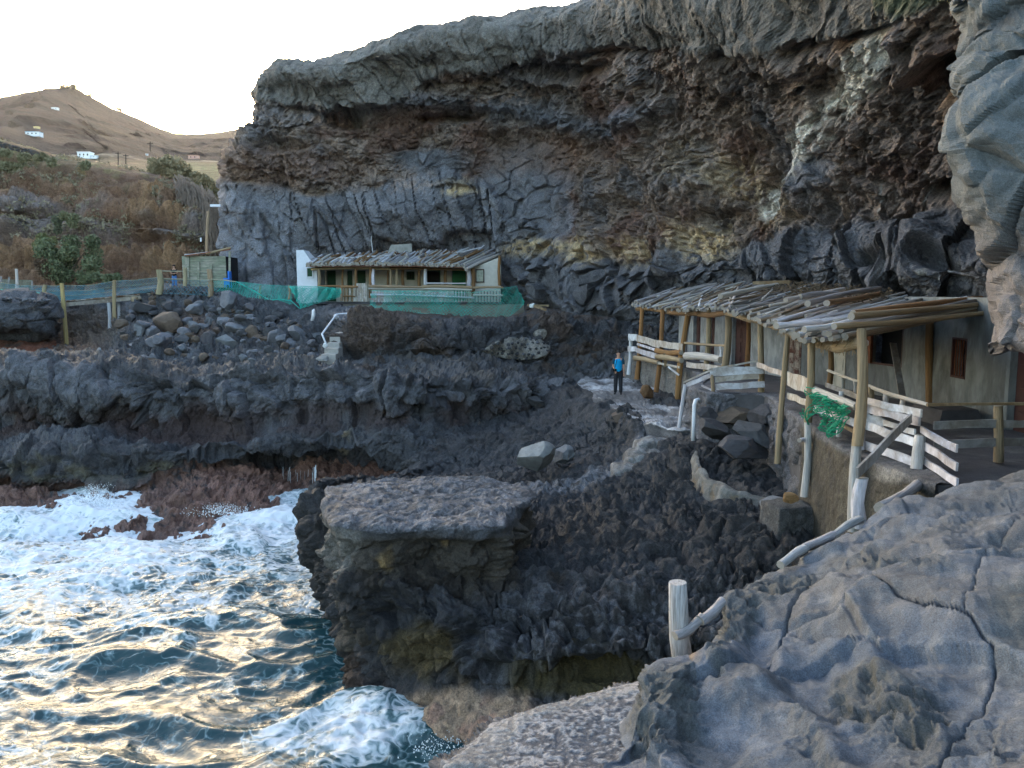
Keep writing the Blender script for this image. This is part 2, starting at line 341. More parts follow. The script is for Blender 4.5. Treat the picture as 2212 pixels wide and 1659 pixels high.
# ---------------- overhanging rock at the right edge, close to the camera
ob = [(2040,2,11),(2062,60,11),(2072,120,11),(2082,180,10.8),(2090,240,10.6),(2110,330,10.4),(2102,400,10.3),(2120,480,10.2),(2125,560,10.1),(2122,640,10),(2134,700,9.9)]
ed = [(2030,-500,12),(2035,-120,11.2)] + ob
rows = []
for (x, y, d) in ed:
    rows.append([W(x+150, y, d+8), W(x+40, y, d+2), W(x+4, y, d+.5), W(x, y, d), W(x+35, y, d-.5), W(x+130, y, d-1.0), W(x+280, y, d-1.6), W(x+520, y-20, d-2.6), (9.5, 3.5, 9.5+(700-y)*.006), (10.5, -3, 9.5+(700-y)*.006), (11, -12, 9.5+(700-y)*.006)])
rows.append([W(2290,748,17.5), W(2172,740,12), W(2136,745,10.3), W(2131,742,9.8), W(2145,748,9.5), W(2230,745,9), W(2400,740,8.3), W(2640,720,7.2), (9.5,3.5,8.3), (10.5,-3,8.3), (11,-12,8.3)])
rows.append([W(2290,735,18), W(2180,746,12.4), W(2142,768,10.6), W(2134,774,10.1), W(2150,772,9.9), W(2235,775,9.5), W(2400,790,9), W(2640,790,8.2), (10,4,7.6), (11,-3,7.6), (11.5,-12,7.6)])
rows.append([W(2300,730,19), W(2200,735,14), W(2170,745,12), W(2165,750,11.6), W(2180,752,11.5), W(2260,760,11.3), W(2450,765,11), W(2700,780,10.5), (12,5,7.4), (12.5,-3,7.4), (13,-12,7.4)])
nr_ = Patch(rows, 330, 240)
px, py, B = nr_.px, nr_.py, nr_.B
fa = ss(2.2, 3.2, nr_.tc)
nf = fbm(B * .5, 3, 61)
Pw = B + np.stack([fbm(B * .9, 2, 71), fbm(B * .9, 2, 72), fbm(B * .9, 2, 73)], 1) * .35
Pd = Pw @ np.array([[1, 0, 0], [0, 1, 0], [0, .45, 1]]).T
b1, r1, e1 = blocks(Pd, (.55, .55, .7), 62, .7, 1.1, .35, .12); b2, r2, e2 = blocks(Pw, (1.5, 1.5, 1.7), 63, .35, .6, .12, .1)
up_ = ss(520, 420, py)
nr_.push((nf * .35 + b1 * .55 * (.5 + .5 * up_) + b2 * .30 + bill(B * 1.2, 5, 64, .45) * .07 + .03 * fbm(B * 9, 3, 65)) * (.35 + .65 * fa))
n2 = fbm(B * 3, 4, 66)
c = np.tile(np.array([.11, .125, .132]), (len(B), 1)); c = mix(c, np.array([.13, .12, .12]), ss(380, 620, py + 60 * nf))
c *= (.85 + .3 * r1 + .12 * n2)[:, None]; c = mix(c, DARK, (1 - e1) * .5)
c = mix(c, np.array([.25,.17,.11]), spot(px, py, 2200, 640, 30, 30, .8, n2) * .4)
nr_.build('overhanging_rock', M_NEAR, np.clip(c, .01, .8), smooth=False)

# ---------------- sea ledge: shelf, undercut, dark face, top
ec = [
 [(-300,1180,26),(-300,1110,28.5),(-300,1070,29.3),(-300,1045,30.5),(-300,1035,29.5),(-300,985,29.7),(-300,962,31.5),(-300,945,33.5),(-300,890,34.7),(-300,850,33.5),(-300,800,34),(-300,790,37),(-300,775,44),(-300,768,50)],
 [(0,1190,26),(0,1108,28.5),(0,1068,29.3),(0,1046,30.5),(0,1035,29.5),(0,985,29.7),(0,962,31.5),(0,945,33.5),(0,890,34.7),(0,850,33.5),(0,798,34),(0,788,37),(0,772,44),(0,764,50)],
 [(120,1180,26),(120,1095,28.7),(120,1065,29.5),(120,1056,30.8),(120,1045,29.6),(120,975,29.9),(120,958,31.5),(120,942,33.2),(120,905,35),(120,850,33.5),(120,800,34),(120,790,37),(120,770,44),(120,758,50)],
 [(240,1190,25.5),(240,1090,28.3),(240,1070,29.2),(240,1056,30.5),(240,1046,29.5),(240,972,29.9),(240,958,31.4),(240,942,33),(240,915,34.6),(240,855,33.4),(240,800,34),(240,790,36.6),(240,772,42),(240,756,50)],
 [(330,1210,25),(320,1140,27.1),(310,1080,28.3),(320,1050,30),(320,1035,29.8),(320,965,30),(320,952,31.4),(320,940,33),(330,915,34),(330,860,33.2),(330,800,33.8),(330,790,36.3),(330,775,41),(330,765,48)],
 [(440,1190,25.5),(440,1110,28),(430,1060,29.3),(420,1015,30.9),(420,1000,30.6),(415,975,30.3),(415,958,31.3),(420,945,32.5),(430,915,33.6),(430,862,33),(430,798,33.6),(430,788,36),(430,775,40),(430,765,46)],
 [(545,1170,27),(535,1098,29),(530,1050,30.8),(540,1015,32),(540,998,32.4),(540,985,31.2),(540,965,31),(540,945,31.6),(540,915,32.5),(545,862,32.6),(545,795,33.2),(545,786,35.6),(545,772,39.5),(545,762,45)],
 [(640,1120,30),(640,1052,32.4),(640,1036,32.8),(640,1005,33.4),(640,992,33.8),(640,978,32),(640,955,31.2),(640,935,31.6),(640,905,32.4),(640,862,32.2),(640,795,32.8),(640,785,35),(640,770,39),(640,760,44)],
 [(740,1120,30),(740,1050,32.6),(740,1030,33),(740,1003,33.5),(740,988,33.7),(740,974,31.6),(740,955,30.9),(740,930,31.4),(740,898,32.1),(740,860,31.8),(740,796,32.4),(740,786,34.4),(740,770,38),(740,760,42)],
 [(860,1120,30),(860,1050,31),(860,1028,31.5),(860,1005,32),(860,992,32),(860,978,31),(860,955,30.6),(860,930,31),(860,900,31.9),(860,862,31.5),(860,802,32),(860,790,34),(860,772,37.5),(860,760,41)],
 [(1000,1100,31),(1000,1050,31.5),(1000,1028,31.8),(1000,1005,32),(1000,990,32),(1000,975,31.6),(1000,950,31.8),(1000,920,32.3),(1000,890,33.2),(1000,858,32.6),(1000,812,33),(1000,795,35),(1000,778,37.5),(1000,765,41)],
 [(1110,1060,33),(1110,1030,33),(1110,1010,33),(1110,990,33),(1110,975,33),(1110,955,33),(1110,930,33.2),(1110,905,34),(1110,885,35.4),(1110,855,34.2),(1110,825,34.6),(1110,805,36.5),(1110,785,38.3),(1110,772,41)],
 [(1210,1030,35),(1210,1010,35),(1210,990,35),(1210,970,35),(1210,950,35),(1210,930,35),(1210,905,35.5),(1210,880,36.5),(1205,862,37.5),(1205,845,37.6),(1205,825,38.2),(1205,808,39.5),(1205,790,40.5),(1205,775,42)],
 [(1300,1000,36),(1300,980,36),(1300,960,36),(1300,940,36),(1300,920,36),(1300,900,36),(1300,880,36),(1300,865,37.5),(1300,850,38.5),(1300,835,39.2),(1300,820,39.8),(1300,805,40.5),(1300,790,41.2),(1300,775,42)],
 [(1420,960,38),(1420,950,38),(1420,940,38),(1420,925,38),(1420,910,38),(1420,895,38),(1420,880,38),(1420,865,39),(1420,850,40),(1420,835,40.5),(1420,820,41),(1420,805,41.5),(1420,790,42),(1420,775,42.5)],
]
le = Patch(cols_to_rows(ec, W), 300, 680)
px, py, B = le.px, le.py, le.B; tr = le.tr
z0 = B[:, 2]
nf = fbm(B * .6, 3, 81)
Pw = B + np.stack([fbm(B * .7, 2, 82), fbm(B * .7, 2, 83), fbm(B * .7, 2, 84)], 1) * .4
b1, r1, e1 = blocks(Pw, (.75, .6, .27), 85, .9, 1.2, .4, .1); b2, r2, e2 = blocks(Pw, (2.2, 2.2, 2.4), 86, .4, .8, .15, .16)
face = ss(7.2, 8.2, tr) * ss(10.6, 9.6, tr); top = ss(9.9, 10.4, tr)
blockf = ss(3.6, 4.2, tr) * ss(6.2, 5.2, tr) * ss(470, 400, px)
low = ss(3.4, 2.6, tr)
le.push(nf * .5 + fbm(B * .22, 2, 95) * .7 * ss(3.2, 4.5, tr) + face * (b1 * .75) + top * (b2 * .1 + fbm(B * 2, 4, 87, .6, 2) * .16) + blockf * b1 * .5 + b2 * .2 * (1 - .8 * top) + (1 - low) * (1 - .5 * top) * bill(B * 1.0, 5, 90, .5) * .22 + top * bill(B * 1.6, 4, 93, .5) * .10 + low * (bill(B * 2.0, 5, 88, .52) * .15 + b2 * .2) + fbm(B * 3.2, 4, 89) * .10 * (1 - low) * (1 - .4 * top))
n2 = fbm(B * 2.2, 4, 91); n4 = fbm(B * 6, 3, 92)
c = np.tile(GREY * .52, (len(B), 1)); c *= (.8 + .4 * r1 + .25 * n2)[:, None]
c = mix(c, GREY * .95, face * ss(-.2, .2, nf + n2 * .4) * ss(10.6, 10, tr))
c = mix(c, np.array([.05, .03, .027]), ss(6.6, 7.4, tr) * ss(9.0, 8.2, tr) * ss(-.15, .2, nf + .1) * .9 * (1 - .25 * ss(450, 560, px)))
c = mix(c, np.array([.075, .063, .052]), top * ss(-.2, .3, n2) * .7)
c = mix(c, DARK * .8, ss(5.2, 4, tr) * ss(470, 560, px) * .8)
c = mix(c, np.array([.10, .085, .04]), blockf * ss(-.2, .4, n2 + (py - 1010) * .01) * .55)
pk = ss(3.9, 3.2, tr + n4 * .5 + n2 * .35)
c = mix(c, PINK * (1 + .25 * n4[:, None]), pk * (.75 + .25 * ss(350, 500, px)) * ss(-.6, 0, n4 + n2 + .25))
c = mix(c, RED * .8, pk * ss(-.05, .4, n2 - n4 * .5) * .5)
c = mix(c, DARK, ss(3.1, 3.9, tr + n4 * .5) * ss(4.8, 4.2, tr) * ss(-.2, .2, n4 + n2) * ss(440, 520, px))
c = mix(c, RED * .7, ss(0, .3, spot(px, py, 850, 1015, 170, 18, .5)) * ss(-.3, .2, n4) * .6)
c = mix(c, np.array([.2,.17,.12]), spot(px, py, 740, 965, 12, 18, .6, n2) + spot(px, py, 1000, 932, 14, 9, .6, n2) * .8)
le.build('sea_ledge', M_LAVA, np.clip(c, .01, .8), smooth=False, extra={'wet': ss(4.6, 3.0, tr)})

# ---------------- upper slope between the ledge and the far house
uc = [
 [(60,830,50),(60,790,56),(60,770,60),(60,755,62),(60,742,64),(60,700,66),(60,650,68),(60,628,70),(60,622,80)],
 [(125,830,38),(125,790,40),(125,770,44),(125,755,50),(125,742,56),(125,700,59),(125,650,60),(125,628,62),(125,622,72)],
 [(190,815,38),(190,785,40),(190,762,44),(190,745,50),(190,728,55),(190,690,58),(190,655,59),(190,640,60),(190,632,72)],
 [(260,810,37),(260,785,39.5),(260,750,44.5),(260,715,49),(260,690,53.5),(260,665,57),(260,645,58),(260,632,59.5),(260,622,72)],
 [(310,805,37),(310,782,39.5),(305,740,44),(295,700,48.5),(290,665,52),(290,648,53.5),(292,636,54.2),(296,628,55),(300,622,72)],
 [(380,805,37),(380,785,39),(380,748,43),(380,705,47),(378,668,50.5),(376,648,52),(374,632,53.2),(374,617,54.5),(380,614,72)],
 [(480,805,37),(480,785,39),(480,748,43),(480,710,46.5),(478,680,49),(476,658,51),(474,642,52.5),(472,626,54),(480,620,72)],
 [(580,805,36.5),(580,785,38.5),(580,752,42.5),(580,720,45.5),(580,698,47.7),(580,680,49.6),(580,664,51.2),(580,648,52.8),(590,640,66)],
 [(650,800,36),(650,782,38),(650,755,41.5),(650,725,44.6),(650,705,46.5),(650,690,48),(652,678,49.6),(655,668,51.5),(660,650,60)],
 [(705,800,35.6),(705,782,37.2),(705,765,39.5),(705,740,41.5),(705,715,43.5),(705,698,45),(708,680,46.5),(712,662,50.5),(716,654,58)],
 [(745,800,35.4),(745,784,36.8),(740,768,38.4),(738,744,39),(738,718,39.6),(742,700,40),(746,684,41.5),(752,668,49),(758,658,57)],
 [(850,806,35.5),(850,792,37),(850,770,38.2),(850,742,38.6),(850,718,38.8),(850,698,39.2),(850,684,40.6),(850,678,48),(850,672,54)],
 [(1000,812,36),(1000,795,37.5),(1000,775,38.5),(1000,750,38.4),(1000,725,38.8),(1000,706,39.4),(1000,694,41),(1000,690,47),(1000,686,54)],
 [(1100,822,37),(1100,805,38.2),(1100,785,39.2),(1100,755,39.2),(1100,730,39.6),(1100,706,40.3),(1095,692,42),(1095,690,47),(1095,686,54)],
 [(1190,835,38.4),(1190,815,39.4),(1190,795,40.2),(1190,768,40.8),(1190,738,41.2),(1190,705,42),(1180,684,43.4),(1176,672,47),(1170,664,54)],
 [(1290,850,39),(1290,825,40),(1290,800,41),(1290,770,41.6),(1290,740,42.2),(1290,714,43),(1290,692,44),(1285,682,47),(1280,676,54)],
 [(1420,860,38),(1420,830,39.5),(1420,800,40.5),(1420,770,41),(1420,740,41.6),(1420,715,42.4),(1420,696,43.4),(1420,690,46),(1420,684,52)],
]
us = Patch(cols_to_rows(uc, W), 190, 640)
px, py, B = us.px, us.py, us.B; tr = us.tr
nf = fbm(B * .45, 3, 101); rockr = ss(690, 760, px)
Pw = B + np.stack([fbm(B * .7, 2, 102), fbm(B * .7, 2, 103), fbm(B * .7, 2, 104)], 1) * .4
b1, r1, e1 = blocks(Pw, (.5, .5, .6), 105, .8, 1.3, .35, .12); b2, r2, e2 = blocks(Pw, (1.4, 1.4, 1.7), 106, .5, 1., .25, .16)
us.push((nf * .8 + b1 * .5 + b2 * .35 + bill(B * 1.4, 5, 107, .5) * .22) * (.5 + .5 * ss(0, 1, tr)) * (1 - .7 * ss(5.5, 6.5, tr)) - .8 * spot(px, py, 900, 768, 60, 14, .5, nf * .4) - .9 * spot(px, py, 760, 766, 34, 16, .5, nf) - .6 * spot(px, py, 690, 725, 24, 26, .5))
n2 = fbm(B * 1.6, 4, 111)
c = np.tile(GREY * .72, (len(B), 1)); c *= (.8 + .4 * r2 + .2 * n2)[:, None]
c = mix(c, BROWN * .8, rockr * ss(-.25, .25, nf + n2 * .5) * .85)
c = mix(c, GREY * .55, spot(px, py, 1050, 730, 130, 50, .6, nf * .5) * .8)
c = mix(c, np.array([.15, .085, .05]), ss(260, 200, px) * ss(650, 700, py) * .7 + spot(px, py, 420, 690, 40, 30, .6, nf) * .6)
c = mix(c, np.array([.13, .11, .095]), spot(px, py, 210, 705, 75, 50, .4) * .8)
c = mix(c, GREY * 1.3, spot(px, py, 770, 672, 60, 16, .4, nf * .3) * .8)
us.build('upper_slope', M_CLIFF, np.clip(c, .01, .8), smooth=False)

# ---------------- dark rock with a red base at the left edge
lc = []
for x, dd in ((-300, -2), (-120, -1), (0, 0), (50, .5), (90, 1.2), (108, 2.6), (116, 5), (118, 10)):
    k = max(0, (x - 50) / 70.)
    lc.append([(x,830,41+dd),(x,770,44+dd),(x,742+6*k,47.2+dd),(x,728,47.2+dd),(x,718-6*k,45.2+dd),(x,690,44.8+dd),(x,662,45.2+dd),(x,644+2*k,46+dd),(x,638+2*k,52+dd),(x,634,62+dd)])
lp = Patch(cols_to_rows(lc, W), 110, 190)
px, py, B = lp.px, lp.py, lp.B; nf = fbm(B * .5, 3, 121); n2 = fbm(B * 1.8, 4, 122)
b1, r1, e1 = blocks(B, (.3, .4, .8), 123, .7, 1.3, .3, .1)
lp.push(nf * .5 + b1 * .5 + fbm(B * 2, 4, 124) * .2)
c = np.tile(GREY * .8, (len(B), 1)) * (.85 + .3 * r1[:, None]); c = mix(c, np.array([.08, .055, .045]), ss(3.3, 2.6, lp.tr))
c = mix(c, np.array([.20, .075, .045]), ss(2.1, 1.6, lp.tr) * ss(.5, 1.0, lp.tr + .3) * ss(-.3, .3, n2 + .2))
c = mix(c, GREY * .6, ss(706, 722, py) * ss(3, 4, lp.tr)); lp.build('left_rock', M_CLIFF, np.clip(c, .01, .8), smooth=False)

# ---------------- lava shelf in the middle
M3 = lambda *a: a
dc = [  # each line runs from the sea on the left to the land on the right; x, y, height
 [(800,1075,-.8),(830,1045,.1),(850,1015,.8),(890,990,1.9),(950,945,2.3),(1030,895,2.7),(1110,868,2.9),(1190,850,3.2),(1290,825,3.7),(1440,800,4.0)],
 [(790,1085,-.8),(820,1062,0.),(855,1035,.9),(900,1010,1.7),(960,985,2.0),(1050,950,2.3),(1150,930,2.6),(1250,900,3.1),(1350,880,3.5),(1480,860,3.9)],
 [(690,1100,-.6),(662,1080,1.9),(690,1046,2.9),(800,1036,2.3),(930,1025,1.7),(1060,1010,1.9),(1170,1000,2.15),(1280,975,2.6),(1380,955,3.15),(1500,950,3.6)],
 [(720,1380,-.8),(682,1240,.9),(655,1150,2.1),(672,1090,3.0),(850,1090,2.8),(1050,1070,2.3),(1180,1060,2.15),(1290,1045,2.45),(1400,1035,2.8),(1540,1020,3.3)],
 [(730,1420,-.8),(712,1330,.5),(690,1240,1.6),(705,1185,2.4),(850,1190,2.5),(1050,1180,2.3),(1180,1150,2.2),(1290,1125,2.5),(1420,1105,2.7),(1640,1090,3.1)],
 [(750,1460,-.6),(735,1390,.3),(708,1300,1.6),(740,1258,2.4),(930,1240,2.5),(1080,1235,2.45),(1200,1210,2.4),(1320,1190,2.5),(1480,1170,2.7),(1740,1150,3.0)],
 [(762,1480,-.5),(748,1420,.2),(735,1345,1.2),(770,1300,2.0),(900,1300,2.15),(1050,1300,2.2),(1200,1290,2.3),(1380,1260,2.45),(1560,1230,2.6),(1800,1210,2.9)],
 [(768,1500,-.5),(760,1450,.1),(762,1385,.8),(800,1365,1.5),(910,1365,1.65),(1060,1370,1.8),(1220,1370,1.95),(1400,1350,2.1),(1600,1320,2.3),(1850,1290,2.6)],
 [(770,1515,-.5),(770,1480,0.),(785,1440,.45),(830,1425,.85),(920,1425,1.2),(1060,1425,1.5),(1220,1420,1.7),(1420,1400,1.9),(1620,1380,2.1),(1850,1360,2.4)],
 [(775,1535,-.6),(782,1505,-.1),(805,1480,.25),(850,1475,.5),(930,1475,.75),(1060,1475,1.),(1200,1468,1.15),(1360,1462,1.25),(1560,1450,1.4),(1800,1430,1.8)],
 [(785,1575,-.8),(820,1545,-.2),(860,1535,.15),(910,1530,.4),(980,1525,.6),(1070,1522,.75),(1200,1505,.95),(1340,1500,1.05),(1500,1500,1.1),(1750,1500,1.3)],
 [(830,1640,-1),(880,1600,-.4),(920,1592,0.),(960,1588,.25),(1020,1575,.45),(1090,1570,.6),(1180,1560,.75),(1300,1560,.85),(1450,1570,.9),(1700,1580,1.)],
 [(880,1720,-1.5),(950,1680,-1.),(990,1660,-.5),(1020,1645,-.1),(1060,1640,.1),(1110,1630,.3),(1180,1630,.4),(1280,1650,.5),(1400,1700,.5),(1650,1700,.6)],
]
dc = [l + [(l[-1][0] + 420, l[-1][1] + 5, l[-1][2])] for l in dc]
sh = Patch(cols_to_rows(dc, G), 560, 520)       # rows here run inland
px, py, B = sh.px, sh.py, sh.B; tr, tc = sh.tr, sh.tc
inl = ss(2.2, 3.4, tr)
nf = fbm(B * .55, 3, 131)
Pw = B + np.stack([fbm(B * 1.1, 2, 132), fbm(B * 1.1, 2, 133), fbm(B * 1.1, 2, 134)], 1) * .35
F1, F2, ID, V = worley(Pw * (1.15, 1.0, 1.3), 135); lump1 = (1 - F1 * 1.1)
F1b, F2b, IDb, Vb = worley(Pw * 3.1, 136); lump2 = (1 - F1b)
F1c, F2c, IDc, Vc = worley(Pw * 7.5, 137); lump3 = (1 - F1c)
b1, r1, e1 = blocks(Pw, (1.1, 1.1, 1.2), 138, .6, 1.1, .25, .1)
facey = ss(5.4, 6.6, tc) * ss(9.4, 8.4, tc); weed = ss(8.6, 9.2, tc)
# the back part of the shelf is smoother
calm = ss(3.2, 1.8, tc) * .4
amp = (1 - .55 * weed) * (1 - calm)
slab = ss(3.6, 3.0, tr)*0
q = nf * .22 + amp * ((lump1 - .45) * .26 + (lump2 - .5) * .36 + (lump3 - .5) * .15 + bill(Pw * 1.25, 5, 143, .5) * .09) + facey * ss(1120, 1200, py) * (b1 * .45)
q = q - .35 * ss(.06, 0, F2 - F1) * amp * ss(.0, .3, fbm(B * .4, 2, 139))
q = q - .55 * spot(px, py, 1290, 1440, 90, 30, .5, nf * .3) - .5 * spot(px, py, 1070, 1440, 40, 30, .4)
q = q * (.25 + .75 * ss(9.7, 9.0, tr)) - .25 * spot(px, py, 1260, 1380, 60, 14, .6) - .3 * spot(px, py, 1430, 1190, 26, 8, .5) 
# keep the seams flat where the concrete path lies on it
flat = np.maximum(spot(px, py, 1330, 880, 90, 30, .4), spot(px, py, 1425, 900, 60, 30, .4))
rim = ss(34, 12, dist_line(px, py, [(1195,862),(1235,872),(1280,892),(1335,915),(1372,935)]) + 8 * nf)
n_r = fbm(B * 1.6, 4, 144); up1 = np.zeros_like(B); up1[:, 2] = 1
sh.push(q * (1 - .8 * flat) - .12 * flat); sh.push(rim * (.55 + .35 * n_r), up1)
n2 = fbm(B * 2.2, 4, 141); n4 = fbm(B * 9, 3, 142)
c = np.tile(GREY * .42, (len(B), 1)); c = mix(c, np.array([.040, .037, .037]), ss(-.3, .35, nf + n2 * .5) * .7)
c *= (.85 + .3 * rid(ID, 3) + .25 * n2)[:, None]
c = mix(c, GREY * .75, calm * 1.2 * ss(-.3, .2, n2))
c = mix(c, GREY * 1.9, .8 * ss(20, 8, dist_line(px, py, [(1110,1070),(1160,1055),(1215,1052),(1290,1030),(1340,1005),(1372,980),(1400,955)]) + 8 * n2) * ss(-.35, .3, n4 + .15))
c = mix(c, GREY * 1.5, .7 * ss(-.02, .3, n4 + n2 * .5 + (lump2 - .5) * .5) * ss(1180, 1330, py) * ss(1560, 1450, py) * ss(900, 1150, px))  # light caught by the lump tops, painted in as pale speckle
c = mix(c, np.array([.15, .105, .035]), spot(px, py, 910, 1410, 90, 60, .5, n2 * .5) * .75)
c = mix(c, np.array([.075, .058, .02]), spot(px, py, 1270, 1470, 200, 50, .5, n2 * .4) * .9)
c = mix(c, np.array([.05, .035, .02]), ss(1210, 1240, py) * spot(px, py, 950, 1245, 200, 40, .5, n2) * .6)
wz = ss(.62, .3, B[:, 2] + n2 * .25 + n4 * .1) * ss(1400, 1500, py)
pk2 = np.clip(spot(px, py, 990, 1555, 220, 70, .35, n2 * .35) * ss(6, 7.6, tc), 0, 1)
c = mix(c, np.array([.27, .19, .13]) * (1 + .3 * n4[:, None]), pk2 * .92)
c = mix(c, PINK * .9, pk2 * ss(0, .35, n2 - .1) * .6)
c = mix(c, np.array([.12, .07, .045]), ss(3.2, 1.6, tr) * ss(0, .4, n2 + .1) * ss(.9, .2, B[:, 2]) * .7)
c = c * (.74 + .62 * pk2 + .3 * spot(px, py, 1270, 1470, 200, 50, .5))[:, None]; sh.build('lava_shelf', M_LAVA, np.clip(c, .006, .8), smooth=False)

# ---------------- flat-topped slab standing by the water
top = [(818,1214),(930,1196),(1080,1189),(1240,1192),(1315,1200),(1333,1225),(1308,1251),(1264,1294),(1199,1309),(1043,1305),(960,1312),(881,1309),(835,1300),(806,1262)]
tw = [np.array(SG(x, y, 3.6)) for x, y in top]; cen = sum(tw) / len(tw)
ring = tw + [tw[0]]
def shr(k, dz): return [tuple(cen + (p - cen) * k + np.array([0, 0, dz])) for p in ring]
rws = [shr(.02, .03), shr(.5, .04), shr(.85, .02), shr(.97, -.02), shr(1., -.12), shr(.985, -.34), shr(.94, -.5), shr(.93, -.85), shr(.92, -1.15), shr(.88, -1.7), shr(.8, -3.)]
pf = Patch(rws, 210, 520); px, py, B = pf.px, pf.py, pf.B; tr = pf.tr
out = B - cen; out[:, 2] = 0; out /= np.linalg.norm(out, axis=1, keepdims=True) + 1e-6
upm = ss(4.3, 3.6, tr); dirn = out * (1 - upm)[:, None]; dirn[:, 2] = upm
n2 = fbm(B * 1.8, 4, 151); nf = fbm(B * .7, 3, 152); b2, r2, e2 = blocks(B, (1.6, 1.6, 2.2), 153, .4, .8, .12, .12); n4 = fbm(B * 8, 3, 154)
F1, F2, ID, V = worley(B * 2.2, 155)
d = upm * (nf * .12 + n2 * .09 + n4 * .03 + bill(B * 1.5, 4, 158) * .05 - .05 * ss(.35, .5, n2 + nf)) + (1 - upm) * (nf * .25 * ss(5, 6, tr) + b2 * .22 * ss(4.8, 6, tr) + n2 * .12 + (bill(B * 1.3, 5, 157, .5) * .15 + (.5 - F1) * .25 + b2 * .25) * ss(4.6, 6.2, tr))
edgem = ss(2.2, 2.9, tr) * ss(4.8, 4.0, tr)
pf.push(d, dirn); pf.push(edgem * (fbm(B * (1.6, 1.6, .4), 4, 156) * .22 + b2 * .12), out)
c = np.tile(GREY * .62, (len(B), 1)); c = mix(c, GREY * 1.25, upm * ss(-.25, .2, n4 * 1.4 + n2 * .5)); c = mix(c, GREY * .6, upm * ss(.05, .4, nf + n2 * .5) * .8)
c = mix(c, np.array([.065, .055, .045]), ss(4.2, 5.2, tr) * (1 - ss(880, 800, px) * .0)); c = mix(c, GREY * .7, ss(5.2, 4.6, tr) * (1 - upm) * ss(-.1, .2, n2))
c = mix(c, PALE * 1.0, spot(px, py, 735, 1185, 40, 75, .4, n2 * .3) * (1 - upm) * .8)
c = mix(c, np.array([.24, .16, .07]), spot(px, py, 832, 1215, 16, 22, .6, n2) * .9 + spot(px, py, 970, 1180, 14, 12, .6, n2) * .5)
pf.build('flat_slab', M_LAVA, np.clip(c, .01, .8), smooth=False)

# ---------------- foreground rock on the right and the speckled concrete ramp
fc = [  # columns, far to near
 [(1330,1520,7.3),(1306,1600,5.4),(1292,1660,5.0),(1270,1750,4.5),(1200,1900,3.9),wp(-.2,2.6,4.1),wp(-.5,0,4.5)],
 [(1385,1480,7.6),(1362,1510,5.8),(1350,1600,5.2),(1340,1700,4.7),(1300,1900,3.8),wp(.3,2.2,4.9),wp(.0,0,5.2)],
 [(1440,1440,7.8),(1425,1448,6.2),(1425,1540,5.5),(1425,1640,4.9),(1400,1850,3.8),wp(.8,2.,5.3),wp(.6,-1,5.8)],
 [(1510,1450,8.0),(1500,1442,6.6),(1510,1500,5.9),(1520,1610,5.1),(1510,1850,3.8),wp(1.2,2.,5.5),wp(1.,-1,6.1)],
 [(1570,1400,8.3),(1553,1345,7.2),(1575,1430,6.3),(1610,1580,5.1),(1620,1850,3.6),wp(1.6,2.,5.75),wp(1.6,-1,6.3)],
 [(1600,1330,8.8),(1570,1285,7.7),(1630,1390,6.5),(1700,1560,5.1),(1740,1850,3.5),wp(2.,2.,5.95),wp(2.,-1,6.4)],
 [(1660,1300,9.4),(1648,1245,8.4),(1720,1350,6.8),(1800,1540,5.0),(1850,1850,3.4),wp(2.4,2.,6.15),wp(2.5,-1,6.5)],
 [(1740,1270,10.),(1735,1212,8.9),(1810,1310,7.0),(1900,1500,5.0),(1980,1850,3.3),wp(2.9,2.,6.25),wp(3.,-1,6.5)],
 [(1830,1200,10.6),(1825,1148,9.3),(1900,1270,7.1),(2000,1480,4.9),(2120,1850,3.2),wp(3.4,2.,6.35),wp(3.5,-1,6.6)],
 [(1930,1150,11.),(1925,1094,9.7),(2000,1220,7.3),(2110,1460,4.8),(2260,1850,3.1),wp(3.9,2.,6.4),wp(4.,-1,6.6)],
 [(2040,1110,11.2),(2035,1068,9.9),(2100,1190,7.4),(2220,1440,4.8),(2420,1850,3.),wp(4.5,2.,6.5),wp(4.6,-1,6.7)],
 [(2150,1100,11.4),(2150,1043,10.),(2230,1170,7.4),(2380,1430,4.7),(2600,1850,2.9),wp(5.2,2.,6.6),wp(5.3,-1,6.8)],
 [(2300,1080,11.6),(2300,1015,10.),(2420,1160,7.3),(2650,1430,4.6),(2900,1850,2.9),wp(6.5,2.,6.9),wp(6.5,-1,7.)],
 [wp(12,12,5.),wp(11.5,9.8,6.6),wp(11,7.5,7.),wp(10.5,5,7.2),wp(10.5,3,7.3),wp(10.5,1.5,7.4),wp(10.5,-2,7.4)],
]
fg = Patch(cols_to_rows(fc, W), 430, 520); px, py, B = fg.px, fg.py, fg.B; tr = fg.tr
nf = fbm(B * .7, 3, 161); n2 = fbm(B * 2.2, 4, 162); n4 = fbm(B * 12, 4, 163)
q = nf * .18 + n2 * .07 + n4 * .014 + fbm(B * 1.3, 3, 164, .5, 1) * .06 + bill(B * .8, 5, 171, .42) * .06 + fbm(B * 26, 3, 172, .5, 2) * .003
S2O = lambda pts: [(x / 1.15734, y / 1.15734) for x, y in pts]
crA = S2O([(1975,1480),(2041,1473),(2099,1468),(2219,1507),(2410,1543),(2477,1578),(2453,1641),(2401,1689),(2353,1756),(2315,1837),(2295,1919),(2280,1980)])
crB = S2O([(2560,1330),(2501,1365),(2449,1468),(2415,1540)]); crC = S2O([(2041,1473),(1979,1535),(1946,1598),(1900,1640)])
crD = S2O([(1900,1290),(2010,1310),(2140,1330),(2260,1360),(2330,1400)]); crE = S2O([(1480,1900),(1560,1830),(1700,1800),(1830,1770)])
wob = n2 * 10 + nf * 8
fb_, fr_, fe_ = blocks(B + n2[:, None] * .15, (.55, .55, .8), 176, .16, .34, .03, .03); q = q + fb_ * (1 - .6 * ss(1.9, 1.2, tr)) - .05
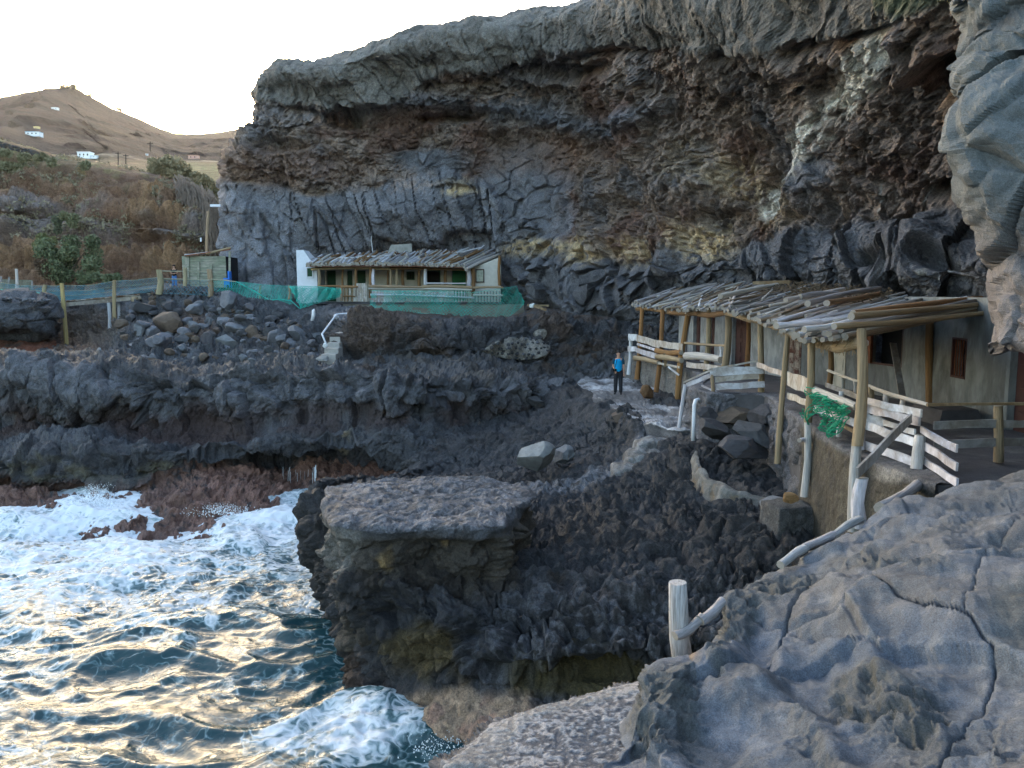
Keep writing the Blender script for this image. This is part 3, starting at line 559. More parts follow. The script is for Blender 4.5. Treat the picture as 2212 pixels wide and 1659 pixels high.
dA = dist_line(px, py + wob, crA); dB = dist_line(px + wob, py, crB); dC = dist_line(px + wob, py, crC); dD = dist_line(px, py + wob * 1.5, crD)
for dd, w, a in ((dA, 2.6, .08), (dB, 2.2, .04), (dC, 3.5, .09), (dD, 4, .04)): q = q - a * np.exp(-(dd / (w * .6)) ** 2) - a * .28 * np.exp(-(dd / (w * 5)) ** 2)
pit = np.clip(.5 * ss(.22, .5, fbm(B * 1.1, 3, 173)) + spot(px, py, 1905, 1475, 110, 70, .5, n2 * .5) + spot(px, py, 1430, 1545, 95, 100, .4, n2 * .5) + spot(px, py, 1680, 1270, 95, 40, .5, n2 * .5) + spot(px, py, 1590, 1330, 40, 50, .5, n2 * .5) + spot(px, py, 1560, 1400, 20, 80, .5, n2 * .4) + .8 * spot(px, py, 2140, 1560, 60, 60, .6, n2) + .6 * spot(px, py, 1840, 1215, 90, 30, .6, n2 * .7) + .6 * spot(px, py, 2000, 1240, 120, 20, .6, n2) + .5 * spot(px, py, 1720, 1550, 60, 60, .5, n2), 0, 1)
p1 = pits(B, 7., 165, .5) / 7.; p2 = pits(B, 17, 166, .5) / 17
F1, F2, ID, V = worley(B * (2.2, 2.2, 2.6), 167)
q = q + pit * (p1 * .8 + p2 * .8 + fbm(B * 6, 4, 168, .5, 2) * .03 + (.5 - F1) * .08 + .03)
# hollow scooped into the far nose, step down across the long crack
q = q - .16 * spot(px, py, 1640, 1395, 45, 60, .6, n2 * .3) - .12 * spot(px, py, 1730, 1440, 60, 90, .7, n2 * .3) + .10 * np.exp(-(dist_line(px, py + wob, S2O([(2030,1475),(2110,1500),(2150,1580),(2200,1680),(2330,1760)])) / 34) ** 2)
q = q + .11 * np.exp(-(dist_line(px, py + wob, S2O([(1700,1700),(1850,1640),(1960,1720),(2050,1800),(2100,1900)])) / 30) ** 2) - .10 * spot(px, py, 1690, 1480, 60, 30, .7)
fg.push(q * ss(13.2, 12, fg.tc))
c = np.tile(np.array([.092, .107, .132]), (len(B), 1)); c = mix(c, np.array([.105, .103, .104]), ss(-.2, .35, nf + n2 * .4) * .75)
c = mix(c, np.array([.125, .138, .160]), ss(.1, .45, fbm(B * 1.2, 3, 170) + n2 * .2) * .7)
c *= (1 + .28 * n2 + .22 * n4 + .25 * fbm(B * 5, 4, 174))[:, None]; c = mix(c, np.array([.19, .195, .205]), ss(.25, .5, fbm(B * 7, 4, 175)) * .5)
c = mix(c, np.array([.065, .068, .066]), pit * .7 + pit * ss(.0, .05, -p1 - p2) * .25); c = mix(c, DARK * .8, np.exp(-(dA / 1.6) ** 2) * .5 + np.exp(-(dC / 2.) ** 2) * .3 + np.exp(-(dB / 1.5) ** 2) * .3)
c = mix(c, np.array([.22, .15, .09]), spot(px, py, 1508, 1430, 22, 38, .6, n2 * .5) * .7)
c = mix(c, np.array([.06, .065, .03]), spot(px, py, 2200, 1330, 70, 60, .6, n2) * .2 + spot(px, py, 2180, 1650, 40, 25, .6, n2) * .2)
fg.build('foreground_rock', M_NEAR, np.clip(c, .01, .8))
rc = [  # ramp lines, outer edge to inner
 [(950,1760,3.6),(968,1659,4.15),(1020,1610,4.1),(1066,1568,4.05),(1147,1531,4.05),(1254,1503,4.05),(1400,1468,4.1)],
 [(1000,1780,3.9),(1060,1662,4.15),(1085,1615,4.12),(1105,1580,4.1),(1141,1545,4.1),(1265,1515,4.1),(1420,1480,4.15)],
 [(1060,1800,4.0),(1130,1670,4.2),(1150,1630,4.15),(1175,1595,4.15),(1220,1565,4.15),(1310,1535,4.15),(1450,1495,4.2)],
 [(1300,1820,4.2),(1380,1720,4.25),(1420,1660,4.2),(1450,1620,4.2),(1470,1590,4.2),(1500,1560,4.2),(1560,1520,4.2)],
]
edge0 = [(p[0] - 12, p[1] + 8, p[2] - .25) for p in rc[0]]; edge1 = [(p[0] - 8, p[1] + 60, p[2] - 1.4) for p in rc[0]]; edge2 = [(p[0], p[1] + 160, -1.) for p in rc[0]]
rp = Patch(cols_to_rows([edge2, edge1, edge0] + rc, G), 260, 220); px, py, B = rp.px, rp.py, rp.B; tc = rp.tc
n4 = fbm(B * 20, 4, 181); n5 = fbm(B * 30, 2, 182); nf = fbm(B * 1.1, 3, 183)
step = ss(4.35, 4.15, tc) * ss(2.9, 3.0, tc)
rp.push(n4 * .02 + nf * .05 - .015 * ss(4.05, 4.35, tc + nf * .3) + ss(2.8, 2, tc) * (n4 * .1 + nf * .2))
c = np.tile(np.array([.095, .094, .102]), (len(B), 1)); c = mix(c, np.array([.28, .27, .27]), ss(-.12, .22, n4 + n5 * .5 + nf * .3)); c = mix(c, np.array([.25, .23, .205]), step * .5)
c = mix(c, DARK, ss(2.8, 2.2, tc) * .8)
rp.build('concrete_ramp', M_NEAR, np.clip(c, .01, .8), smooth=False)

# ---------------- far hillside across the gully
hc = []
for x, yt, dd in ((-300,270,92),(-120,285,92),(0,302,92),(50,316,92),(100,330,92),(162,342,92),(275,362,93),(330,374,94),(387,390,95),(437,412,97),(475,455,100),(505,520,104),(530,640,108)):
    y0 = 640; hh = y0 - yt
    hc.append([(x,690,62 if x < 460 else 75),(x,650,66 if x < 460 else 78),(x,y0-hh*.12,74),(x,y0-hh*.30,78),(x,y0-hh*.48,80.5),(x,y0-hh*.62,81),(x,y0-hh*.8,86),(x,y0-hh*.93,90),(x,yt,94+dd*.02),(x,yt+6,112),(x,yt+12,150)])
hs = Patch(cols_to_rows(hc, W), 260, 420); px, py, B = hs.px, hs.py, hs.B
nf = fbm(B * .18, 3, 191); n2 = fbm(B * .8, 4, 192); led = B[:, 2] + nf * 2.5 + B[:, 0] * .06
stz = np.abs(((led * .42) % 1) - .5) * 2; stp = ss(.35, .65, stz)
b1, r1, e1 = blocks(B, (.35, .35, .5), 193, .8, 1.2, .4, .12)
vis = ss(0.2, 1.5, hs.tr) * (.12 + .88 * ss(7.6, 6, hs.tr)) * .8
hs.push((nf * 1.6 + (stp - .5) * 1.5 + b1 * .5 + n2 * .5 + bill(B * .55, 6, 194, .55) * .8) * vis)
c = np.tile(np.array([.11, .074, .052]), (len(B), 1)); c = mix(c, np.array([.15, .10, .055]), ss(0., .4, nf + .2 * n2) * .7); c = mix(c, GREY * .8, ss(.35, .55, fbm(B * (.1, .1, .3), 3, 195)) * .6)
c = mix(c, GREY * .95, spot(px, py, 400, 500, 80, 22, .5, n2 * .4) * .8 + spot(px, py, 440, 620, 50, 12, .5) * .7 + spot(px, py, 60, 470, 90, 40, .5, n2 * .5) * .5)
c = mix(c, np.array([.13, .12, .06]), ss(.05, .4, n2) * ss(440, 360, py) * .7 + ss(380, 340, py) * .3); c = mix(c, np.array([.06, .03, .02]), (1 - stp) * .35)
c *= (.85 + .3 * r1)[:, None]
c = c * np.array([[1.85, 1.65, 1.5]]); hs.build('hillside', M_FAR, np.clip(c, .01, .8), smooth=False)

# ---------------- valley and mountains
skx = [-400,-200,-60,0,60,130,160,185,230,300,340,380,430,500,555,620,900]; sky_ = [260,240,222,211,200,190,191,203,230,258,277,291,291,284,275,268,250]
vc = []
for x in (-400,-200,-60,0,60,110,160,200,240,300,340,380,430,500,560,620,900):
    ys = float(np.interp(x, skx, sky_)); peak = float(np.interp(x, [-400,0,160,300,380,900], [1900,1700,1600,1900,2400,2600]))
    yb = 352; vc.append([(x,480,130),(x,410,160),(x,385,210),(x,368,300),(x,yb,480),(x,yb-(yb-ys)*.22,650),(x,yb-(yb-ys)*.42,850),(x,yb-(yb-ys)*.62,1080),(x,yb-(yb-ys)*.84,1350),(x,ys,peak*.9),(x,ys+40,peak*1.5),(x,ys+120,peak*3)])
va = Patch(cols_to_rows(vc, W), 170, 420); px, py, B = va.px, va.py, va.B
dst = B[:, 1]; far = ss(450, 700, dst)
nf = fbm(B * .006, 4, 201); n2 = fbm(B * .03, 4, 202)
rg = dist_line(px, py, [(160,195),(150,235),(110,265),(60,300),(20,330)]); rg2 = dist_line(px, py, [(380,292),(300,320),(240,345)]); rg3 = dist_line(px, py, [(160,195),(205,250),(260,300),(290,330)])
sp2 = fbm(np.stack([px * .02, py * .02, px * 0], 1), 3, 203)
dz = far * (np.exp(-(rg / 26) ** 2) * 26 + np.exp(-(rg2 / 16) ** 2) * 16 + np.exp(-(rg3 / 20) ** 2) * 20 + nf * 26 + n2 * 9)
edge = ss(9.0, 7.4, va.tr)
nup = np.zeros_like(B); nup[:, 1] = -1.
va.push(dz * edge * 2.2, nup); nup2 = np.zeros_like(B); nup2[:, 2] = 1; va.push((n2 * 2.5 + fbm(B * .12, 3, 206) * 2.) * ss(9.6, 9.2, va.tr) * far, nup2)
c = np.tile(np.array([.13, .085, .05]), (len(B), 1)); c = mix(c, np.array([.10, .085, .042]), ss(-.1, .3, n2 + .2 * sp2) * .7)
c = mix(c, np.array([.075, .06, .036]), ss(150, 60, px + rg * 0) * ss(345, 200, py) * .75 + ss(.1, .4, nf) * .3)
terr = ((B[:, 2] * .09 + nf * 2) % 1); c = mix(c, np.array([.065, .045, .03]), ss(.8, .95, terr) * far * .6)
road = dist_line(px, py, [(-50,332),(200,340),(330,343),(480,348),(560,350)]); c = mix(c, np.array([.4, .36, .3]), ss(2.5, .8, road) * .5)
fl = spot(px, py, 450, 372, 130, 24, .4, sp2 * .3); rowp = (py * .28 + px * .02) % 1
c = mix(c, np.array([.09, .115, .05]), fl * .9); c = mix(c, np.array([.20, .17, .10]), fl * ss(.55, .8, rowp) * .5)
c = c * (1 + .7 * fbm(B * (.05, .05, .09), 4, 207) * far + .5 * sp2 * far)[:, None]; c = c * np.where(far[:, None] > .3, np.array([[.15, .135, .15]]), 1.); M_MOUNT = rock_mat('mountain_slope', .008, .05, 1., .95, .45, 14., s3=.16, fine=.6)
va.build('mountain', M_MOUNT, np.clip(c, .01, .8))

# ------------------------------------------------------------------ the sea
xs = np.concatenate([np.linspace(-900, -60, 24)[:-1], np.linspace(-60, -24, 90)[:-1], np.linspace(-24, 3.5, 460), np.linspace(3.6, 14, 20)])
ys = np.concatenate([np.linspace(-300, 4, 24)[:-1], np.linspace(4, 9.5, 40)[:-1], np.linspace(9.5, 36, 480), np.linspace(36.3, 60, 20)])
X, Y = np.meshgrid(xs, ys); nrw, ncl = X.shape
P2 = np.stack([X.ravel(), Y.ravel(), np.zeros(X.size)], 1)
wq = np.stack([fbm(P2 * .14, 3, 301), fbm(P2 * .14, 3, 302), np.zeros(len(P2))], 1)
Q = P2 + wq * 2.2
def waves(Q):
    h = fbm(Q * (.16, .34, 1) , 3, 303) * .48
    h = h + (fbm(Q * (.5, .95, 1), 3, 304, .5, 1)) * .16 + fbm(Q * (2.2, 3.2, 1), 3, 305, .55, 1) * .022
    return h
zz = waves(Q)
spx, spy = proj(P2); vis = (Y.ravel() > 4)
spx = np.where(vis, spx, 0); spy = np.where(vis, spy, 3000)
def sp(x, y, rx, ry, s=.6): return spot(spx, spy, x, y, rx, ry, s)
crest = sp(230, 1100, 130, 40) * .55 + sp(80, 1130, 120, 30) * .35 + sp(520, 1165, 60, 22) * .3 + sp(800, 1530, 90, 26) * .15
coastn = fbm(P2 * .35, 3, 306)
foam = np.interp(spy, [1000,1080,1180,1260,1330,1420,1500,1580,1660,1800], [1.05,1.05,.92,.70,.44,.20,.14,.14,.14,.14])
foam = foam + sp(200, 1130, 330, 70) * .3 + sp(620, 1110, 90, 90) * .15 - sp(560, 1270, 140, 60) * .3 - sp(130, 1180, 110, 26) * .22 - sp(600, 1400, 150, 70) * .22 - sp(300, 1450, 260, 90) * .12 + sp(700, 1600, 210, 80) * .62 + sp(850, 1560, 150, 60) * .35 + sp(60, 1640, 120, 50) * .3 + sp(470, 1310, 230, 35) * .22 + sp(700, 1290, 50, 50) * .2
foam = foam + coastn * .34 + (zz) * .35
zz = zz + crest + .04 * fbm(P2 * 5, 3, 307) * np.clip(foam, 0, 1) + .10 * np.clip(foam - .4, 0, 1) * fbm(P2 * 2.5, 4, 308, .6, 2)
P2[:, 2] = zz
P2[:, :2] += (wq[:, :2] * .15)
m, nt, b = new_mat('sea_water'); L = nt.links.new
co = N_(nt, 'ShaderNodeTexCoord').outputs['Object']; at = N_(nt, 'ShaderNodeAttribute', attribute_name='foam')
wn = noise_node(nt, co, .9, 3, .6); sub = N_(nt, 'ShaderNodeVectorMath', operation='SUBTRACT'); L(wn.outputs['Color'], sub.inputs[0]); sub.inputs[1].default_value = (.5, .5, .5)
scl = N_(nt, 'ShaderNodeVectorMath', operation='SCALE'); L(sub.outputs[0], scl.inputs[0]); scl.inputs['Scale'].default_value = 2.2
addv = N_(nt, 'ShaderNodeVectorMath', operation='ADD'); L(co, addv.inputs[0]); L(scl.outputs[0], addv.inputs[1])
mp = N_(nt, 'ShaderNodeMapping'); mp.inputs['Scale'].default_value = (1, 1.7, 1); L(addv.outputs[0], mp.inputs[0])
f1 = noise_node(nt, mp.outputs[0], .85, 10, .66, .6)
f2 = N_(nt, 'ShaderNodeTexVoronoi', feature='DISTANCE_TO_EDGE'); f2.inputs['Scale'].default_value = 1.9; L(mp.outputs[0], f2.inputs['Vector'])
ridge = N_(nt, 'ShaderNodeMapRange'); L(f2.outputs['Distance'], ridge.inputs[0]); ridge.inputs[1].default_value = 0; ridge.inputs[2].default_value = .22; ridge.inputs[3].default_value = .16; ridge.inputs[4].default_value = -.05
a1 = N_(nt, 'ShaderNodeMath', operation='ADD'); L(f1.outputs[0], a1.inputs[0]); L(ridge.outputs[0], a1.inputs[1])
# foam where noise + coverage exceeds one
cov = N_(nt, 'ShaderNodeMath', operation='MULTIPLY_ADD'); L(at.outputs['Fac'], cov.inputs[0]); cov.inputs[1].default_value = .42; cov.inputs[2].default_value = -.30
a2 = N_(nt, 'ShaderNodeMath', operation='ADD'); L(a1.outputs[0], a2.inputs[0]); L(cov.outputs[0], a2.inputs[1])
thin = ramp(nt, a2.outputs[0], [(.36, 0.), (.55, 1.)]); thick = ramp(nt, a2.outputs[0], [(.47, 0.), (.72, 1.)])
mx = N_(nt, 'ShaderNodeMix', data_type='RGBA'); L(thin.outputs[0], mx.inputs[0]); mx.inputs[6].default_value = (.015, .046, .054, 1); mx.inputs[7].default_value = (.15, .235, .255, 1)
mx2 = N_(nt, 'ShaderNodeMix', data_type='RGBA'); L(thick.outputs[0], mx2.inputs[0]); L(mx.outputs[2], mx2.inputs[6]); mx2.inputs[7].default_value = (.64, .67, .70, 1)
L(mx2.outputs[2], b.inputs['Base Color'])
rr = N_(nt, 'ShaderNodeMapRange'); L(thick.outputs[0], rr.inputs[0]); rr.inputs[3].default_value = .045; rr.inputs[4].default_value = .75; L(rr.outputs[0], b.inputs['Roughness'])
b.inputs['IOR'].default_value = 1.33
wb = noise_node(nt, mp.outputs[0], 4.5, 6, .6, .5); mm = N_(nt, 'ShaderNodeMath', operation='MULTIPLY_ADD'); L(thick.outputs[0], mm.inputs[0]); mm.inputs[1].default_value = .8; L(wb.outputs[0], mm.inputs[2])
bp = N_(nt, 'ShaderNodeBump'); bp.inputs['Strength'].default_value = .55; bp.inputs['Distance'].default_value = .026; L(mm.outputs[0], bp.inputs['Height']); L(bp.outputs[0], b.inputs['Normal'])
M_SEA = m
add_obj('sea', np_mesh('sea', P2, grid_faces(nrw, ncl), None, True, {'foam': foam}), M_SEA, kind='structure')
# sea bed, one metre and more below
# ================================================================== THINGS: helpers
def wmat(o):
    m = o.matrix_parent_inverse @ Matrix.LocRotScale(o.location, o.rotation_euler, o.scale)
    return m if o.parent is None else wmat(o.parent) @ m
def put(o, parent):
    """parent o, keeping it where it stands"""
    if parent is not None:
        o.parent = parent; o.matrix_parent_inverse = wmat(parent).inverted()
    return o
def thing(name, loc, label, cat, group=None):
    o = bpy.data.objects.new(name, None); COL.objects.link(o); o.location = loc; o.empty_display_size = .2
    return tag(o, label, cat, group)
class MB:
    def __init__(s): s.v = []; s.f = []
    def prism(s, ring0, ring1, cap=True):
        n = len(ring0); b = len(s.v); s.v += [tuple(p) for p in ring0] + [tuple(p) for p in ring1]
        for i in range(n): s.f.append((b+i, b+(i+1) % n, b+n+(i+1) % n, b+n+i))
        if cap: s.f.append(tuple(range(b+n-1, b-1, -1))); s.f.append(tuple(range(b+n, b+2*n)))
    def box(s, x0, x1, y0, y1, z0, z1):
        s.prism([(x0,y0,z0),(x1,y0,z0),(x1,y1,z0),(x0,y1,z0)], [(x0,y0,z1),(x1,y0,z1),(x1,y1,z1),(x0,y1,z1)])
    def board(s, p, q, w, t, up=(0, 0, 1), jag=0):
        """a plank from p to q, w tall (along up) and t thick"""
        p, q = Vector(p), Vector(q); d = (q - p).normalized(); u = Vector(up); sd = d.cross(u).normalized(); u = sd.cross(d).normalized()
        def ring(c, k=1): return [c - u*w/2*k - sd*t/2, c + u*w/2*k - sd*t/2, c + u*w/2*k + sd*t/2, c - u*w/2*k + sd*t/2]
        if jag:
            n = 4; pts = [p.lerp(q, i / n) + u * random.uniform(-jag, jag) * (0 < i < n) for i in range(n + 1)]
            ks = [1 + random.uniform(-.12, .12) for _ in pts]; b = len(s.v)
            for i in range(n + 1): s.v += [tuple(a) for a in ring(pts[i], ks[i])]
            for i in range(n):
                for j in range(4): s.f.append((b+i*4+j, b+i*4+(j+1) % 4, b+i*4+4+(j+1) % 4, b+i*4+4+j))
            s.f.append((b+3, b+2, b+1, b)); e = b+n*4; s.f.append((e, e+1, e+2, e+3))
        else: s.prism(ring(p), ring(q))
    def tube(s, pts, r, sides=6, cap=True):
        pts = [Vector(p) for p in pts]; n = len(pts); rr = r if hasattr(r, '__len__') else [r] * n; b = len(s.v)
        ref = Vector((0, 0, 1)) if abs((pts[-1] - pts[0]).normalized().z) < .9 else Vector((1, 0, 0))
        for i, p in enumerate(pts):
            d = (pts[min(i+1, n-1)] - pts[max(i-1, 0)]).normalized(); a = d.cross(ref).normalized(); c = d.cross(a)
            for k in range(sides):
                t = 2 * math.pi * k / sides; s.v.append(tuple(p + (a * math.cos(t) + c * math.sin(t)) * rr[i]))
        for i in range(n - 1):
            for k in range(sides):
                s.f.append((b+i*sides+k, b+i*sides+(k+1) % sides, b+(i+1)*sides+(k+1) % sides, b+(i+1)*sides+k))
        if cap: s.f.append(tuple(range(b+sides-1, b-1, -1))); e = b+(n-1)*sides; s.f.append(tuple(range(e, e+sides)))
    def build(s, name, m, parent=None, kind=None, smooth=False):
        me = bpy.data.meshes.new(name); me.from_pydata(s.v, [], s.f); me.materials.append(m)
        if smooth: me.polygons.foreach_set('use_smooth', [True] * len(me.polygons))
        me.update(); o = bpy.data.objects.new(name, me); COL.objects.link(o)
        if kind: o['kind'] = kind
        return put(o, parent)
def plain(name, col, rough=.7, var=.25, scale=6, bump=.3, dist=.02, metal=0, spec=.3, objcol=False, stretch=None, col2=None):
    m, nt, b = new_mat(name); L = nt.links.new
    co = N_(nt, 'ShaderNodeTexCoord').outputs['Object']
    if stretch: mp = N_(nt, 'ShaderNodeMapping'); mp.inputs['Scale'].default_value = stretch; L(co, mp.inputs[0]); co = mp.outputs[0]
    oi = N_(nt, 'ShaderNodeObjectInfo'); av = N_(nt, 'ShaderNodeVectorMath', operation='ADD'); L(co, av.inputs[0])
    rs = N_(nt, 'ShaderNodeMath', operation='MULTIPLY'); L(oi.outputs['Random'], rs.inputs[0]); rs.inputs[1].default_value = 37.; L(rs.outputs[0], av.inputs[1]); co = av.outputs[0]
    n = noise_node(nt, co, scale, 8, .65, .2); r = N_(nt, 'ShaderNodeMapRange'); L(n.outputs[0], r.inputs[0])
    r.inputs[1].default_value = .3; r.inputs[2].default_value = .7; r.inputs[3].default_value = 1 - var; r.inputs[4].default_value = 1 + var
    base = None
    if col2 is not None:
        n3 = noise_node(nt, co, scale * .35, 6, .7, .4); rp_ = ramp(nt, n3.outputs[0], [(.44, 0.), (.56, 1.)])
        mx = N_(nt, 'ShaderNodeMix', data_type='RGBA'); L(rp_.outputs[0], mx.inputs[0]); mx.inputs[6].default_value = (*col, 1); mx.inputs[7].default_value = (*col2, 1); base = mx.outputs[2]
    v = N_(nt, 'ShaderNodeVectorMath', operation='SCALE'); L(r.outputs[0], v.inputs['Scale'])
    if base is not None: L(base, v.inputs[0])
    else: v.inputs[0].default_value = col
    out = v.outputs[0]
    if objcol:
        v2 = N_(nt, 'ShaderNodeVectorMath', operation='MULTIPLY'); L(out, v2.inputs[0]); L(oi.outputs['Color'], v2.inputs[1]); out = v2.outputs[0]
    L(out, b.inputs['Base Color']); b.inputs['Roughness'].default_value = rough; b.inputs['Metallic'].default_value = metal; b.inputs['Specular IOR Level'].default_value = spec
    bp = N_(nt, 'ShaderNodeBump'); bp.inputs['Strength'].default_value = bump; bp.inputs['Distance'].default_value = dist; L(n.outputs[0], bp.inputs['Height']); L(bp.outputs[0], b.inputs['Normal'])
    return m
M_LOG = plain('weathered_log', (1, 1, 1), .85, .38, 2.6, .6, .05, objcol=True, stretch=(1, 1, .55))
M_LOGEND = plain('log_end', (.30, .27, .23), .8, .25, 5, .3, .02)
M_BOARD = plain('weathered_board', (1, 1, 1), .8, .3, 5, .5, .01, objcol=True, col2=(.72, .66, .6))
M_BOULD = plain('boulder_stone', (1, 1, 1), .85, .3, 2.2, .7, .12, objcol=True)
M_PLAST = plain('pale_plaster', (.38, .385, .38), .85, .28, 3.5, .4, .02, col2=(.26, .27, .27), stretch=(1, 1, .5))
M_WHITE = plain('white_paint', (.66, .69, .74), .7, .10, 1.5, .2, .01)
M_CEM = plain('cement_wall', (.16, .172, .17), .9, .35, 3.2, .5, .03, col2=(.11, .115, .115), stretch=(1, 1, .45))
M_DECK = plain('deck_cement', (.085, .083, .088), .85, .35, 1.4, .4, .02, col2=(.06, .058, .062))
M_CREAM = plain('cream_plaster', (.52, .50, .44), .85, .14, 2, .3, .02)
M_GREEN = plain('green_door', (.012, .06, .025), .6, .2, 3, .2, .01)
M_GREENL = plain('bright_green_door', (.02, .17, .065), .6, .15, 3, .2, .01)
M_MAROON = plain('maroon_door', (.055, .022, .02), .6, .3, 3, .2, .01)
M_PEEL = plain('peeling_door', (.28, .24, .20), .75, .3, 4, .3, .01, col2=(.09, .035, .025))
M_PALED = plain('pale_door', (.40, .38, .32), .75, .15, 4, .3, .01)
M_DARK = plain('dark_interior', (.012, .012, .014), .9, .2, 3, .1, .01)
M_NET = plain('teal_net', (.05, .46, .38), .7, .25, 1.5, .0, .01)
M_NETB = plain('blue_grey_net', (.07, .22, .28), .7, .25, 1.5, .0, .01)
M_PVC = plain('white_pipe', (.62, .65, .70), .45, .1, 6, .1, .005)
M_BLUE = plain('blue_plastic', (.02, .17, .62), .4, .08, 5, .05, .01)
M_GRBOARD = plain('green_grey_board', (.20, .22, .16), .85, .3, 2.5, .5, .02, col2=(.28, .27, .22), stretch=(1, 1, 4))
M_RUST = plain('rusty_sheet', (.16, .06, .03), .8, .4, 4, .4, .01)
M_STRAW = plain('dry_straw', (.26, .19, .11), .9, .3, 9, .5, .02)
T_WHITE = (.52, .52, .55, 1); T_GREY = (.27, .26, .26, 1); T_BROWN = (.21, .12, .055, 1); T_TAN = (.28, .21, .13, 1); T_ORNG = (.25, .13, .05, 1); T_BONE = (.44, .41, .37, 1)
def log_mesh(k):
    rg = random.Random(k); n, sd = 4, 8; bm = MB(); v = []; bx, by = rg.uniform(-.5, .5), rg.uniform(-.5, .5)
    me = bpy.data.meshes.new('log')
    for i in range(n + 1):
        t = i / n; cx, cy = bx * math.sin(math.pi * t) * 1.2, by * math.sin(math.pi * t * 1.3) * 1.2; r = 1.08 - .2 * t + rg.uniform(-.06, .06)
        for j in range(sd):
            a = 2 * math.pi * j / sd; rr = r * (1 + rg.uniform(-.07, .07)); v.append((cx + rr * math.cos(a), cy + rr * math.sin(a), t))
    f = []
    for i in range(n):
        for j in range(sd): f.append((i*sd+j, i*sd+(j+1) % sd, (i+1)*sd+(j+1) % sd, (i+1)*sd+j))
    f += [tuple(range(sd-1, -1, -1)), tuple(range(n*sd, n*sd+sd))]
    me.from_pydata(v, [], f); me.materials.append(M_LOG); me.materials.append(M_LOGEND)
    for p in me.polygons: p.use_smooth = len(p.vertices) == 4
    me.polygons[-1].material_index = 1; me.polygons[-2].material_index = 1
    me.update(); return me
LOGS = [log_mesh(k) for k in range(9)]
def jit(c, a=.15):
    k = 1 + random.uniform(-a, a); return (c[0] * k, c[1] * k * (1 + random.uniform(-.03, .03)), c[2] * k, 1)
def log(name, p, q, r, tint, parent=None, straight=False):
    p, q = Vector(p), Vector(q); d = q - p
    o = bpy.data.objects.new(name, LOGS[0 if straight else random.randrange(9)]); COL.objects.link(o)
    o.location = p; o.rotation_euler = (d.to_track_quat('Z', 'Y') @ Euler((0, 0, random.uniform(0, 6.28))).to_quaternion()).to_euler(); o.scale = (r, r, d.length); o.color = jit(tint)
    return put(o, parent)
def bd(name, p, q, w, t, tint, parent=None, jag=.012, m=None, up=(0, 0, 1)):
    b = MB(); b.board(p, q, w, t, up, jag); o = b.build(name, m or M_BOARD, parent); o.color = jit(tint, .1); return o
def Z5(x, y, d): return S(1400 + x / 3.456, 660 + y / 3.456, d)     # readings taken from enlargements of the photograph
def Z6(x, y, d): return S(1900 + x / 3.352, 640 + y / 3.352, d)
def Z3(x, y, d): return S(440 + x / 4.254, 580 + y / 4.254, d)
def Z4(x, y, d): return S(900 + x / 4.254, 580 + y / 4.254, d)
def Z2(x, y, d): return S(x / 4.254, 600 + y / 4.254, d)
def wall(name, p0, p1, z0, z1, th, holes, m, parent):
    """a wall from p0 to p1 (x, y), holes = (u0, u1, za, zb) in metres along it"""
    b = MB(); p0 = Vector((*p0, 0)); p1 = Vector((*p1, 0)); L = (p1 - p0).length; d = (p1 - p0) / L; n = Vector((d.y, -d.x, 0))
    def seg(u0, u1, za, zb):
        if u1 - u0 < .01 or zb - za < .01: return
        a, c = p0 + d * u0, p0 + d * u1; r = lambda z: [(a + n*th/2) + Vector((0, 0, z)), (c + n*th/2) + Vector((0, 0, z)), (c - n*th/2) + Vector((0, 0, z)), (a - n*th/2) + Vector((0, 0, z))]
        b.prism(r(za), r(zb))
    u = 0
    for (u0, u1, za, zb) in sorted(holes):
        seg(u, u0, z0, z1); seg(u0, u1, z0, za); seg(u0, u1, zb, z1); u = u1
    seg(u, L, z0, z1); return b.build(name, m, parent)
def on_wall(p0, p1, u, z, off=0):
    p0 = Vector((*p0, 0)); p1 = Vector((*p1, 0)); d = (p1 - p0).normalized(); n = Vector((d.y, -d.x, 0)); q = p0 + d * u + n * off; return Vector((q.x, q.y, z))
def door(name, p0, p1, u0, u1, za, zb, m, parent, panels=True, depth=-.04):
    """two-leaf panelled door standing in its opening"""
    b = MB(); A = lambda u, z, o: on_wall(p0, p1, u, z, o)
    um = (u0 + u1) / 2
    for a, c in ((u0, um - .008), (um + .008, u1)):
        b.prism([A(a, za, depth - .04), A(c, za, depth - .04), A(c, za, depth), A(a, za, depth)], [A(a, zb, depth - .04), A(c, zb, depth - .04), A(c, zb, depth), A(a, zb, depth)])
    o = b.build(name, m, parent)
    if panels:
        h = (zb - za) / 4
        for a, c in ((u0, um), (um, u1)):
            w = c - a
            for k in range(4):
                p = MB(); s0, s1, t0, t1 = a + w*.2, c - w*.2, za + h*k + h*.14, za + h*(k+1) - h*.14
                p.prism([A(s0, t0, depth), A(s1, t0, depth), A(s1, t0, depth + .025), A(s0, t0, depth + .025)], [A(s0, t1, depth), A(s1, t1, depth), A(s1, t1, depth + .02), A(s0, t1, depth + .02)])
                p.build('panel', m, o)
    return o
